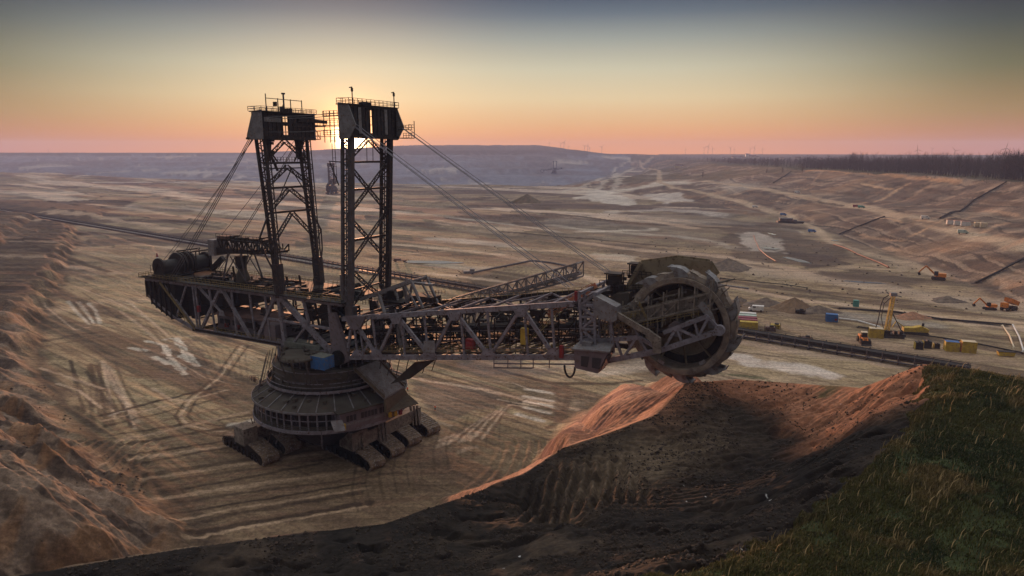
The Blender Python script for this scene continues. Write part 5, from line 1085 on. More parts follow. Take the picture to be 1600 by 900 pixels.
big0 = bucket_mesh(True).build('bucket', M['bucket'], bw); sm0 = bucket_mesh(False).build('cutter', M['rim'], bw)
for k in range(10):
    for o0, off in ((big0, 0), (sm0, 18)):
        o = o0 if k == 0 else o0.copy()
        if k: C.objects.link(o); o.parent = bw
        t = R(23 + 36 * k + off); nrm = V((math.cos(t), 0, math.sin(t))); tan = V((-math.sin(t), 0, math.cos(t)))
        o.matrix_local = Matrix.Translation(nrm * 9.75) @ Matrix(((tan.x, 0, nrm.x, 0), (0, 1, 0, 0), (tan.z, 0, nrm.z, 0), (0, 0, 0, 1)))
# hood behind the top of the wheel, closed box of plates
b = MB(); hp = [(81.2, 45.6), (82.0, 49.6), (83.4, 53.0), (85.8, 57.6), (93.4, 59.2), (99.9, 58.8), (101.6, 56.4), (100.6, 54.4), (96, 57.0), (91, 55.8), (87.4, 53), (85.6, 48), (84.2, 45.2)]
b.prism([(x, 2.2, z) for x, z in hp], (0, .3, 0))
for (xa, za), (xb, zb_) in zip(hp[:6], hp[1:7]): b.bar((xa, 2.6, za), (xb, 2.6, zb_), .25, .9)
for (x, z) in ((84.6, 55.2), (89.6, 58.2), (96.6, 58.9)): b.bar((x, 2.05, z), (x + (93 - x) * .2, 2.05, z - 2.2), .1, .1)
b.prism([(84.0, .0, 52.4), (86.2, .0, 57.2), (93.4, .0, 59.0), (99.9, .0, 58.6), (99.9, 2.2, 58.7), (93.4, 2.2, 59.1), (86.2, 2.2, 57.3), (84.0, 2.2, 52.5)][:1] + [(86.2, .6, 57.3), (86.2, 2.2, 57.3), (84.0, 2.2, 52.5)], (0, 0, .15))
b.build('wheel_hood', M['hood'], exc)
b = MB(); b.prism([(78.8, -1, 46.6), (79.6, -1, 49.6), (81.6, -1, 51.2), (84.6, -1, 51.6), (84.2, -1, 46.8)], (0, 3.4, 0)); b.build('chute_hood', M['dust'], exc)

# --- cabin container standing on the upper platform: a thing of its own
bc_ = empty('blue_container', ORG + mx_ * 0.2 + my_ * -14.6 + V((0, 0, 0)), MROT, 'bright blue steel container with grey dusty top on the edge of the excavator turret', 'container')
pc = SZ(499, 577, 27.4); wpt = ORG + mx_ * pc.x + my_ * (pc.y + 1.2); bc_.location = (wpt.x, wpt.y, 27.5)
def container(root, size, mw, mtop=None, ribs=True):
    """corrugated box with posts, rails and end doors"""
    sx, sy, sz = size; b = MB(); b.box((0, 0, sz / 2), (sx - .12, sy - .12, sz - .1))
    n = int(sx / .45)
    for k in range(n):
        x = -sx / 2 + (k + .5) * sx / n
        for y in (-sy / 2 + .05, sy / 2 - .05): b.box((x, y, sz / 2), (.22, .1, sz - .4))
    for x in (-sx / 2, sx / 2):
        for y in (-sy / 2, sy / 2): b.box((x, y, sz / 2), (.18, .18, sz))
    for z in (.1, sz - .1):
        for y in (-sy / 2, sy / 2): b.box((0, y, z), (sx - .2, .14, .18))
    b.build('wall', mw, root)
    d = MB()
    for s in (-1, 1): d.box((sx / 2, s * sy * .235, sz / 2), (.1, sy * .44, sz - .4)); d.tube((sx / 2 + .08, s * sy * .12, .3), (sx / 2 + .08, s * sy * .12, sz - .3), .03, 5)
    d.build('door', mw, root)
    t = MB(); t.box((0, 0, sz), (sx - .05, sy - .05, .08)); n = int(sx / .6)
    for k in range(n): t.box((-sx / 2 + (k + .5) * sx / n, 0, sz + .06), (.25, sy - .2, .05))
    t.build('roof', mtop or mw, root)
    return root
container(bc_, (4.3, 3.4, 3.2), M['blue'], M['bluetop'])
def gp(px, py):
    h = hit(px, py); return V(h)
def along(px, py, L=None): return gp(px, py)
# ------------------------------------------------------------------ belt conveyor crossing the pit floor
bcv = empty('belt_conveyor', (0, 0, 0), 0, 'long dark belt conveyor on short legs running across the whole pit floor behind the excavator', 'conveyor')
CA, CB = V((-735, 981, 0)), V((168, 240, 0)); cd = (CB - CA).normalized(); cn = V((-cd.y, cd.x, 0)); CL = (CB - CA).length
zc_ = lambda p: V((p.x, p.y, Hxy(p.x, p.y)))
pts = [zc_(CA + cd * (CL * k / 60)) for k in range(61)]
def strip(m, off, z, w, h):
    for a, c in zip(pts[:-1], pts[1:]): m.bar(a + cn * off + V((0, 0, z)), c + cn * off + V((0, 0, z)), w, h)
m = MB(); strip(m, 0, 3.3, 3.6, .4); m.build('belt', M['belt'], bcv)
m = MB(); strip(m, -2.2, 3.0, .3, 1.3); strip(m, 2.2, 3.0, .3, 1.3); strip(m, 2.2, 4.1, .12, .16); strip(m, -2.25, .9, .2, .35); m.build('side_frame', M['dark'], bcv)
m = MB(); strip(m, 0, 1.5, 2.6, .2); m.build('return_belt', M['pale'], bcv)
m = MB(); [m.bar(a - cn * 2.5 + V((0, 0, 2.0)), c - cn * 2.5 + V((0, 0, 2.0)), .12, .9) for a, c in zip(pts[:42], pts[1:43])]; m.build('pale_side_panel', M['white'], bcv)
m = MB(); strip(m, -3.0, 1.3, 1.0, .1); m.build('walkway', M['wall'], bcv)
rest = MB(); nn_ = int(CL / 5.5)
for k in range(nn_):
    p = zc_(CB - cd * (k * 5.5 + 1)); a = MB() if k < 96 else rest
    for s in (-1, 1): a.bar(p + cn * 2.45 * s + V((0, 0, -.3)), p + cn * 2.45 * s + V((0, 0, 4.2)), .34)
    a.bar(p - cn * 2.4 + V((0, 0, 1.2)), p + cn * 2.4 + V((0, 0, 1.2)), .3); a.bar(p - cn * 2.7 + V((0, 0, .1)), p + cn * 2.7 + V((0, 0, .1)), .6, .3)
    if k < 96: a.build('support_frame', M['steel'], bcv)
rs = rest.build('support_frames', M['steel'], bcv); rs['kind'] = 'stuff'

# ------------------------------------------------------------------ yard: containers, rig, vehicles
M['maroon'] = mat('maroon_paint', (.22, .035, .06), (.15, .03, .045), .55, scale=.5); M['green'] = mat('pale_green_paint', (.38, .47, .42), (.28, .35, .31), .6, scale=.5)
M['cream'] = mat('cream_paint', (.60, .50, .36), (.45, .38, .28), .6, scale=.5); M['orange'] = mat('orange_paint', (.62, .20, .03), (.45, .15, .03), .5, scale=.6, spots=(.2, .1, .05))
M['tyre'] = mat('tyre_rubber', (.025, .024, .024), (.05, .04, .035), .9); M['teal'] = mat('teal_paint', (.08, .30, .26), (.06, .22, .2), .6)
M['sand'] = mat('heaped_sand', (.17, .11, .07), (.12, .08, .05), .95, scale=.6, bump=.6, dist=.3); M['greysoil'] = mat('grey_heaped_soil', (.16, .125, .10), (.09, .07, .06), .95, scale=.5, bump=.6, dist=.3)
M['water'] = mat('still_water', (.10, .10, .11), (.08, .08, .09), .06, bump=.0); M['coral'] = mat('coral_pipe', (.26, .10, .07), (.18, .08, .06), .5)
base = gp(1169, 515); far_ = V((.22, 1, 0)).normalized()
specs = [('yellow container nearest in the row beside the bucket wheel', 'yellow', None), ('maroon container just behind the yellow one', 'maroon', None), ('maroon container between the other maroon one and the green ones', 'maroon', None),
         ('pale green container next to the maroon ones', 'green', None), ('pale green container at the far end of the row by the white van', 'green', 'white')]
for k, (lb, mc, tp) in enumerate(specs):
    p = base + far_ * (1.6 + k * 4.6); e = empty('shipping_container', (p.x + .4 * k, p.y, Hxy(p.x, p.y)), R(-17), lb, 'container', 'containers beside the bucket wheel'); container(e, (8.4, 3.2, 3.5), M[mc], M[tp] if tp else None)
def wheel(b, p, r, w, n=16): p = V(p); b.tube(p - V((0, w / 2, 0)), p + V((0, w / 2, 0)), r, n)
def van(pos, rz, label, mc, s=1.0, group=None, cat='van'):
    e = empty('van', pos, rz, label, cat, group); e.scale = (s, s, s)
    MB().prism([(-2.6, -.95, .5), (2.4, -.95, .5), (2.6, -.95, 1.1), (1.9, -.95, 1.35), (1.2, -.95, 2.1), (-2.6, -.95, 2.15)], (0, 1.9, 0)).build('body', M[mc], e)
    MB().prism([(1.95, -.8, 1.36), (1.3, -.8, 2.05), (1.36, -.8, 2.08), (2.02, -.8, 1.38)], (0, 1.6, 0)).box((.6, 0, 1.7), (1.0, 1.94, .5)).build('window', M['glass'], e)
    for x in (-1.7, 1.6):
        for y in (-.9, .9): w = MB(); wheel(w, (x, y, .38), .38, .25); w.build('wheel', M['tyre'], e)
    return e
p = gp(1181, 486.5); van(p, R(160), 'white van parked behind the row of containers', 'white', 1.45)
def heap(name, pos, rx, ry, h, m, label, rz=0, seed=0):
    n, q = 40, 14; vs = []; fs = []
    for j in range(q + 1):
        for k in range(n):
            t = k / n * 2 * math.pi; r = j / q; w = 1 + .16 * math.sin(3 * t + seed) + .08 * math.sin(7 * t + seed * 2)
            z = h * max(0, (1 - r) ** 1.05) * (1 + .10 * math.sin(5 * t + seed + 4 * r) * r) - (.4 if j == q else 0); x, y = rx * r * w * math.cos(t), ry * r * w * math.sin(t)
            vs.append((x, y, z + .25 * random.Random(j * 100 + k + seed).uniform(-1, 1) * (0 < j < q)))
    for j in range(q):
        for k in range(n): fs.append((j * n + k, (j + 1) * n + k, (j + 1) * n + (k + 1) % n, j * n + (k + 1) % n))
    o = MB().add(vs, fs).build(name, m, smooth=True); o.location = pos; o.rotation_euler = (0, 0, rz); tag(o, label, 'soil heap'); return o
heap('soil_heap', gp(1240, 484), 11.5, 9, 6.6, M['sand'], 'brown pointed sand heap behind the pallets, near the containers', 0, 1)
heap('soil_heap', gp(1196, 476), 12, 8, 4.0, M['greysoil'], 'low grey soil heap between the bucket wheel and the brown sand heap', 0, 4)
heap('soil_heap', gp(1278, 487), 11, 6, 3.4, M['greysoil'], 'low grey soil bank right of the brown sand heap', 0, 9)
heap('soil_heap', gp(1138, 420), 17, 12, 7.5, M['greysoil'], 'wide dark soil heap on the floor above the bucket wheel', 0, 6)
heap('soil_heap', gp(1425, 497), 9, 5, 3.2, mat('orange_sand', (.34, .17, .10), (.22, .13, .09), .95), 'orange sand heap beside the yellow drill carrier', 0, 2)
heap('soil_heap', gp(1480, 470), 9, 7, 2.6, M['greysoil'], 'small grey soil heap near the parked dump truck', 0, 3)
heap('soil_heap', gp(1157, 470), 4, 3, 2.0, M['greysoil'], 'small dark soil heap just behind the wheel buckets', 0, 12)
heap('soil_heap', gp(824, 316), 25, 18, 13, mat('scrub_covered_soil', (.12, .085, .055), (.07, .06, .035), .95, scale=.2), 'brown mound at the far rim of the floor, before the hazy deep pit', 0, 5)
for lb, px, py, mc in (('brown pallet rack left of the dark pallets near the containers', 1203, 517, 'redroof'), ('yellow and brown pallet rack beside the row of containers', 1211, 513, 'yellow'), ('low brown pallet stack beside the conveyor', 1259, 533, 'redroof'), ('dark skip at the foot of the brown sand heap', 1250, 490, 'dark')):
    p = gp(px, py); e = empty('pallet_stack', p, R(-20), lb, 'pallets'); b = MB()
    for k in range(4): b.box((0, 0, .3 + k * .5), (4.4 - .4 * (k % 2), 2.6, .2)); [b.box((x, 0, .08 + k * .5), (.3, 2.6, .26)) for x in (-1.8, 0, 1.8)]
    b.build('pallets', M[mc], e); b = MB(); [b.bar((x, y, 0), (x, y, 2.5), .16) for x in (-2.3, 2.3) for y in (-1.4, 1.4)]; b.box((.6, 0, 2.3), (1.8, 1.6, .5)); b.build('rack', M['dark'], e)
def crateish(px, py, size, mc, mt, lb, nm='container', rz=R(-20), cat='container', grp=None):
    p = gp(px, py); e = empty(nm, p, rz, lb, cat, grp); return container(e, size, M[mc], M[mt] if mt else None)
e = crateish(1299, 502, (5.2, 3.4, 3.6), 'blue', None, 'blue site cabin with a white end panel, left of the drill rig', 'site_cabin', cat='cabin')
MB().box((2.75, 0, 1.8), (.25, 3.2, 3.2)).build('end_panel', M['white'], e); MB().box((1.7, -1.8, 1.3), (1.0, .12, .9)).build('red_sign', M['red'], e)
crateish(1337, 479, (2.6, 2.2, 3.4), 'teal', None, 'small teal cabinet behind the drill rig', 'utility_cabinet', cat='cabinet')
crateish(1368, 527, (5.6, 3.6, 4.2), 'yellow', 'cream', 'yellow generator box at the foot of the drill mast', 'generator', cat='generator')
e = crateish(1486, 548, (5.0, 3.4, 4.0), 'yellow', 'blue', 'yellow cabin with a blue roof, left of its cream roofed neighbour', 'site_cabin', cat='cabin')
e = crateish(1512, 550, (5.0, 3.4, 4.6), 'yellow', 'cream', 'yellow cabin with a cream roof, right of the blue roofed one', 'site_cabin', cat='cabin'); MB().box((-2.7, 0, 2.2), (.3, 3.2, 3.6)).build('orange_door', M['orange'], e)
for px, py, lb in ((1435, 545, 'black tank with yellow ends, left of its twin'), (1448, 543, 'black tank with yellow ends, right of its twin'), (1463, 544, 'small black compressor beside the black tanks')):
    s = .7 if 'small' in lb else 1; p = gp(px, py); e = empty('tank', p, R(-20), lb, 'tank'); MB().box((0, 0, 1.6 * s), (2.8 * s, 3 * s, 2.9 * s)).tube((0, -1.2 * s, 3.05 * s), (0, 1.2 * s, 3.05 * s), .4 * s, 10).build('shell', M['drum'], e); MB().box((-1.5 * s, 0, 1.5 * s), (.25, 3.1 * s, 2.6 * s)).box((1.5 * s, 0, 1.5 * s), (.15, 3.1 * s, 2.6 * s)).build('end_plate', M['yellow'], e)
    MB().box((0, 0, .1), (3.4 * s, 3.4 * s, .2)).build('skid', M['dark'], e)
p = gp(1571, 556); e = empty('skip', p, R(-14), 'low yellow skip near the right edge by the pipes', 'skip'); MB().prism([(-2.6, -1.2, .2), (2.6, -1.2, .2), (3, -1.2, 1.8), (-3, -1.2, 1.8)], (0, 2.4, 0)).build('shell', M['yellow'], e); MB().box((0, 0, 1.84), (6.1, 2.6, .12)).build('cover', M['dark'], e)
# drill rig with its lattice mast
p = gp(1384, 527); rig = empty('drill_rig', p, R(-12), 'yellow drill rig with a tall lattice mast standing in the yard', 'drill rig')
b = MB(); 
for x in (-.8, .8):
    for y in (-.8, .8): b.bar((x, y, 1), (x * .75 + 1.2, y * .75, 19), .28)
for s in (-1, 1): b.zig((-.8, .8 * s, 1), (.6, .6 * s, 19), (.8, .8 * s, 1), (1.8, .6 * s, 19), 12, .16); b.zig((.8 * s, -.8, 1), (.6 * s + 1.2, -.6, 19), (.8 * s, .8, 1), (.6 * s + 1.2, .6, 19), 12, .16)
b.build('mast', M['yellow'], rig); b = MB(); b.box((1.2, 0, 19.4), (2.6, 1.8, 1.4)); b.bar((-.6, 0, 19.6), (-2.0, 0, 20.6), .4); b.bar((2.2, 0, 19), (4.6, 0, 18.4), .4); b.build('mast_head', M['pale'], rig)
b = MB(); b.path([(-.6, 0, 19), (-2.6, 0, 17.5), (-3.4, 0, 14), (-3.8, 0, 8), (-4.6, 0, 3)], .2, 6); b.path([(.4, 0, 18), (-2.0, .4, 15), (-2.6, .4, 9), (-1, .4, 3)], .15, 6); b.build('hose', M['belt'], rig)
b = MB(); b.box((3, 0, 1.3), (9, 3.2, 1.0)); b.box((0, 0, 2.2), (2.6, 2.6, 2)); [b.box((x, 0, 2.4), (1.2, 2.2, 1.4)) for x in (3.4, 5.6)]; b.bar((7, 0, 1.4), (1.6, 0, 11), .35); b.build('chassis', M['dark'], rig)
b = MB(); [b.box((3, y, .55), (8, .7, 1.1)) for y in (-1.5, 1.5)]; b.build('tracks', M['tyre'], rig)
p = gp(1429, 522); rc = empty('drill_carrier', p, R(-14), 'low yellow tracked carrier with black exhaust, right of the drill mast', 'tracked vehicle')
MB().prism([(-5, -1.6, 1.3), (5, -1.6, 1.3), (5.4, -1.6, 2.6), (2, -1.6, 4.0), (-1, -1.6, 3.2), (-5, -1.6, 3.0)], (0, 3.2, 0)).build('body', M['yellow'], rc); MB().tube((3, 0, 3.8), (3, 0, 5.2), .5, 10).build('exhaust', M['drum'], rc)
for y in (-1.6, 1.6): MB().prism([(-4.6, y - .4, 0), (4.6, y - .4, 0), (5.4, y - .4, .7), (4.8, y - .4, 1.3), (-4.8, y - .4, 1.3), (-5.4, y - .4, .7)], (0, .8, 0)).build('track', M['tyre'], rc)
MB().bar((-4.5, 0, 3), (-8, .3, 5.4), .4).bar((-8, .3, 5.4), (-9.5, 0, 2.6), .35).build('arm', M['yellow'], rc)
def loader(pos, rz, s, label):
    e = empty('wheel_loader', pos, rz, label, 'wheel loader'); e.scale = (s, s, s)
    MB().prism([(-3.2, -1.1, 1), (-.2, -1.1, 1), (-.2, -1.1, 2.4), (-3.2, -1.1, 2.2)], (0, 2.2, 0)).box((1.0, 0, 1.4), (2.2, 1.6, .9)).build('body', M['orange'], e)
    MB().box((.1, 0, 2.7), (1.5, 1.5, 1.5)).build('cab', M['glass'], e); MB().box((.1, 0, 3.5), (1.8, 1.8, .18)).build('cab_roof', M['cream'], e)
    for x in (-2, 1.7):
        for y in (-1.2, 1.2): w = MB(); wheel(w, (x, y, .85), .85, .65); w.build('wheel', M['tyre'], e)
    MB().bar((1.4, -.6, 1.8), (3.4, -.6, .9), .3).bar((1.4, .6, 1.8), (3.4, .6, .9), .3).build('lift_arm', M['orange'], e)
    MB().prism([(3.2, -1.5, .1), (4.6, -1.5, .1), (3.6, -1.5, .5), (3.4, -1.5, 1.5), (3.1, -1.5, 1.4)], (0, 3, 0)).build('bucket', M['dark'], e); return e
loader(gp(1349, 535), R(-105), 1.35, 'orange and yellow wheel loader parked left of the generator box')
def digger(pos, rz, s, label):
    e = empty('excavator', pos, rz, label, 'excavator'); e.scale = (s, s, s)
    MB().box((-.6, 0, 1.9), (3.6, 2.4, 1.3)).build('body', M['orange'], e); MB().box((.9, .8, 2.5), (1.3, 1, 1.6)).build('cab', M['glass'], e)
    for y in (-1.1, 1.1): MB().prism([(-2, y - .3, 0), (2, y - .3, 0), (2.4, y - .3, .5), (2, y - .3, 1), (-2, y - .3, 1), (-2.4, y - .3, .5)], (0, .6, 0)).build('track', M['tyre'], e)
    MB().bar((1.2, 0, 2), (4.4, 0, 5), .4, .6).bar((4.4, 0, 5), (6.6, 0, 2.4), .35, .45).build('boom', M['orange'], e); MB().prism([(6.2, -.6, 2.5), (7, -.6, 2.2), (6.6, -.6, 1.2), (5.8, -.6, 1.5)], (0, 1.2, 0)).build('bucket', M['dark'], e); return e
digger(gp(1466, 437), R(150), 1.7, 'orange digger working at the foot of the right slope')
digger(gp(1546, 484), R(170), 1.2, 'small dark digger left of the dump truck near the right edge')
p = gp(1576, 485); e = empty('dump_truck', p, R(200), 'orange dump truck with raised bed near the right edge', 'truck'); e.scale = (1.5,) * 3
MB().box((0, 0, 1.1), (6, 1.8, .5)).build('chassis', M['dark'], e); MB().box((2.4, 0, 2.1), (1.5, 2, 1.6)).build('cab', M['orange'], e); MB().prism([(-3, -1.2, 1.6), (1.2, -1.2, 3.2), (1.2, -1.2, 4.6), (-3.4, -1.2, 3.0)], (0, 2.4, 0)).build('bed', M['orange'], e)
for x in (-2, -.8, 2):
    for y in (-1, 1): w = MB(); wheel(w, (x, y, .7), .7, .5); w.build('wheel', M['tyre'], e)
for px, py, s, lb in ((1486, 357, 3, 'first pale pink site cabin on the slope road'), (1497, 358, 3, 'middle pale pink site cabin on the slope road'), (1508, 359, 3, 'last of the three long pale pink cabins on the slope road'), (1527, 361, 2, 'short grey pink cabin right of the three long ones'), (1536, 362, 2, 'short orange grey cabin at the right end of the cabin row')):
    crateish(px, py - 6, (4.6 * s / 2, 4, 3.6), 'cream' if s == 2 else 'white', 'coral' if s == 3 else None, lb, 'site_cabin', R(-20), 'cabin', 'cabins on the slope road')
for px, py, lb, mc in ((1246, 302, 'tiny white van farthest along the slope road', 'white'), (1346, 325, 'small teal van on the slope road by the red one', 'teal'), (1338, 324, 'small red van on the slope road by the teal one', 'red'), (1446, 343, 'small white van on the slope road before the pink cabins', 'white'), (1504, 366, 'dark green van below the pink cabins', 'green'), (1180, 325, 'small white van on the lower haul road', 'white'), (1269, 363, 'small blue van beside the lower haul road', 'blue'), (1224, 337, 'small blue van left of the dark pontoon', 'blue')):
    van(gp(px, py), R(-25), lb, mc, 1.5)
p = gp(1233, 349); e = empty('pump_pontoon', p, R(-8), 'dark blue steel pontoon machine lying beside the lower haul road', 'machine'); MB().prism([(-14, -4, 0), (14, -4, 0), (16, -4, 2.6), (-13, -4, 3)], (0, 8, 0)).build('hull', M['drum'], e); MB().box((-4, 0, 4.4), (14, 6, 2.8)).box((6, 0, 3.6), (4, 4, 1.6)).build('deck_house', M['steel'], e); MB().box((-4, 0, 6), (15, 6.6, .3)).build('roof', M['pale'], e)
p = gp(625, 409); e = empty('flatbed_trailer', p, R(-6), 'flat red brown trailer left of the bluish puddle', 'trailer'); MB().box((0, 0, 1.2), (10, 3, .5)).box((-2, 0, 2), (5, 2.6, 1.2)).build('bed', M['redroof'], e); [(lambda w: (wheel(w, (x, y, .6), .6, .4), w.build('wheel', M['tyre'], e)))(MB()) for x in (-3.5, 3.5) for y in (-1.4, 1.4)]
p = gp(731, 428); e = empty('belt_drive_unit', p, R(12), 'small grey drive unit at the end of the thin field conveyor', 'machine'); MB().box((0, 0, 1.2), (6, 3, 1.6)).box((3, 0, 2.6), (3, 2.4, 1.4)).build('housing', M['pale'], e); MB().bar((-4, 0, .5), (-7, 0, 2.6), .4).bar((-4, -1, .5), (-4, -1, 3), .3).build('tension_frame', M['steel'], e)
def pipe(name, pts, r, m, label, cat='pipe', z=.5):
    P = [gp(*q) + V((0, 0, z)) for q in pts]; Q = []
    for a, c in zip(P[:-1], P[1:]):
        n = max(1, int((c - a).length / 15))
        for k in range(n): w = a.lerp(c, k / n); Q.append(V((w.x, w.y, Hxy(w.x, w.y) + z)))
    Q.append(P[-1]); b = MB(); b.path(Q, r, 7)
    for q in Q[::2]: b.box(q - V((0, 0, z * .7)), (r * 2.6, r * 2.6, z * .9))
    o = b.build(name, m, smooth=False); tag(o, label, cat)
pipe('field_conveyor', [(738, 428), (790, 417), (831, 409), (860, 412), (900, 420)], .7, M['steel'], 'thin field conveyor bending across the floor from its grey drive unit', 'conveyor', .9)
pipe('coral_pipe', [(1303, 383), (1340, 398), (1372, 411), (1388, 418)], 0.50, M['coral'], 'long coral red pipe lying beside the lower haul road', z=.7)
pipe('coral_pipe', [(1178, 369), (1186, 390), (1200, 402), (1212, 409)], 0.37, M['coral'], 'curved coral red pipe around the small round puddle', z=.5)
pipe('steel_pipe', [(1340, 512), (1400, 520), (1476, 530), (1540, 541), (1597, 553)], 0.31, M['dark'], 'long dark pipe on the yard passing behind the yellow cabins', z=.5)
pipe('steel_pipe', [(1310, 483), (1400, 489), (1470, 500), (1580, 509)], 0.43, M['dark'], 'long dark pipe along the ditch behind the yard', z=.6)
pipe('white_pipe', [(1566, 510), (1577, 526), (1584, 545)], 0.34, M['cream'], 'pale red and white pipe at the right edge, left of its twin', z=.6)
pipe('white_pipe', [(1582, 509), (1592, 528), (1599, 550)], 0.34, M['white'], 'white pipe at the right edge, right of its twin', z=.6)
pipe('white_pipe', [(1308, 499), (1340, 503), (1375, 513)], 0.37, M['white'], 'white pipe leading from the blue cabin to the drill rig', z=.7)
pipe('steel_pipe', [(1100, 443), (1170, 452)], 0.50, M['pale'], 'grey pipe bundle on the ground behind the bucket wheel', z=.6)
pipe('steel_pipe', [(1125, 436), (1230, 446), (1262, 452)], 0.28, M['dark'], 'thin dark pipe beyond the grey pipe bundle', z=.6)
for P_, lb in (([(1469, 341), (1520, 313), (1572, 286)], 'black drain channel climbing the right slope, longest of them'), ([(1312, 366), (1345, 353), (1382, 339)], 'black drain channel on the lower slope beneath the haul road'), ([(1208, 286), (1236, 268)], 'short black drain channel at the far end of the right slope'), ([(1525, 443), (1560, 425), (1600, 405)], 'black drain channel low on the right slope above the digger')):
    pipe('drain_channel', P_, .6, M['belt'], lb, 'drain', .6)
# puddles: still water lying in hollows
def puddle(px, py, rx, ry, rz, lb, seed):
    p = gp(px, py); n = 36; vs = []; 
    for k in range(n): t = k / n * 6.2832; w = 1 + .18 * math.sin(2 * t + seed) + .12 * math.sin(5 * t + seed); vs.append((rx * w * math.cos(t), ry * w * math.sin(t), 0))
    z0 = max(Hxy(p.x + math.cos(rz) * a * rx - math.sin(rz) * c * ry, p.y + math.sin(rz) * a * rx + math.cos(rz) * c * ry) for a in (-1, -.5, 0, .5, 1) for c in (-1, 0, 1))
    o = MB().add(vs, [tuple(range(n))]).build('puddle', M['water']); o.location = (p.x, p.y, z0 + .05); o.rotation_euler = (0, 0, rz); tag(o, kind='structure', label=lb)
for a in ((676, 410, 19, 8, R(-12), 'bluish shallow puddle', 1), (1245, 407, 3.4, 19, R(8), 'bright puddle', 2), (1204, 388, 6, 8, 0, 'round bright puddle', 3), (1350, 441, 14, 2.6, R(-20), 'thin bright puddle', 4), (1206, 366, 3, 9, 0, 'small bright puddle', 5), (1305, 376, 4, 5, 0, 'small puddle', 6)): puddle(*a)

# ------------------------------------------------------------------ people
M['hivis'] = mat('red_orange_workwear', (.75, .10, .03), (.6, .08, .03), .7); M['trouser'] = mat('dark_trousers', (.05, .045, .05), (.03, .03, .035), .9); M['skin'] = mat('skin', (.45, .27, .19), (.4, .23, .16), .6); M['helmet'] = mat('white_helmet', (.7, .7, .68), (.6, .6, .58), .4)
def person(pos, rz, label, stride=.22, arm=.15):
    J = {'pel': (0, 0, .95), 'wa': (0, 0, 1.12), 'ch': (0, 0, 1.38), 'nk': (0, 0, 1.52), 'hd': (.02, 0, 1.64), 'tp': (.02, 0, 1.76)}
    R_ = {'pel': .15, 'wa': .135, 'ch': .17, 'nk': .06, 'hd': .10, 'tp': .075}; E = [('pel', 'wa'), ('wa', 'ch'), ('ch', 'nk'), ('nk', 'hd'), ('hd', 'tp')]
    for s, nme in ((-1, 'l'), (1, 'r')):
        f = stride * s; J.update({nme + 'hp': (0, .1 * s, .9), nme + 'kn': (f * .5 + .03, .11 * s, .5), nme + 'an': (f, .11 * s, .09), nme + 'to': (f + .17, .12 * s, .05)}); R_.update({nme + 'hp': .11, nme + 'kn': .075, nme + 'an': .055, nme + 'to': .05})
        E += [('pel', nme + 'hp'), (nme + 'hp', nme + 'kn'), (nme + 'kn', nme + 'an'), (nme + 'an', nme + 'to')]
        J.update({nme + 'sh': (0, .2 * s, 1.42), nme + 'el': (-f * .5 - .02, .26 * s, 1.15), nme + 'ha': (-f * .6 + arm, .27 * s, .92), nme + 'fi': (-f * .6 + arm + .03, .27 * s, .80)}); R_.update({nme + 'sh': .065, nme + 'el': .05, nme + 'ha': .038, nme + 'fi': .028})
        E += [('ch', nme + 'sh'), (nme + 'sh', nme + 'el'), (nme + 'el', nme + 'ha'), (nme + 'ha', nme + 'fi')]
    ks = list(J); me = bpy.data.meshes.new('person'); me.from_pydata([J[k] for k in ks], [(ks.index(a), ks.index(c)) for a, c in E], [])
    o = bpy.data.objects.new('person', me); C.objects.link(o); md = o.modifiers.new('skin', 'SKIN'); sd = me.skin_vertices
    if not len(sd): 
        bpy.context.view_layer.update()
    for k, v in enumerate((me.skin_vertices[0].data if len(me.skin_vertices) else [])): v.radius = (R_[ks[k]],) * 2; v.use_root = ks[k] == 'pel'
    s2 = o.modifiers.new('sub', 'SUBSURF'); s2.levels = 1; s2.render_levels = 2
    me.materials.append(M['hivis']); o.location = pos; o.rotation_euler = (0, 0, rz); tag(o, label, 'person')
    MB().lathe([(.0, .16), (.09, .13), (.135, .03), (.17, .0), (.13, .0)], 14, (.02, 0, 1.70)).build('helmet', M['helmet'], o, True)
    t = MB(); [t.tube((0, .1 * s, .95), (stride * s * .5 + .03, .11 * s, .5), .125, 10, .095).tube((stride * s * .5 + .03, .11 * s, .5), (stride * s, .11 * s, .12), .095, 10, .08) for s in (-1, 1)]; t.build('trousers', M['trouser'], o, True)
    return o
person(gp(680, 641) + V((0, 0, .03)), R(200), 'worker in red orange overalls standing on the floor right of the crawlers')
person(gp(637, 612) + V((0, 0, .03)), R(120), 'worker in red orange overalls close behind the excavator chute')
p = gp(246, 405); e = empty('marker_beacon', p, 0, 'red and white pointed marker standing on the floor behind the excavator tail', 'marker'); MB().lathe([(1.3, 0), (.9, 1.6)], 4).build('foot', M['white'], e); MB().lathe([(1.0, 1.5), (.35, 4.4), (.02, 4.7)], 4).build('cone', M['red'], e)

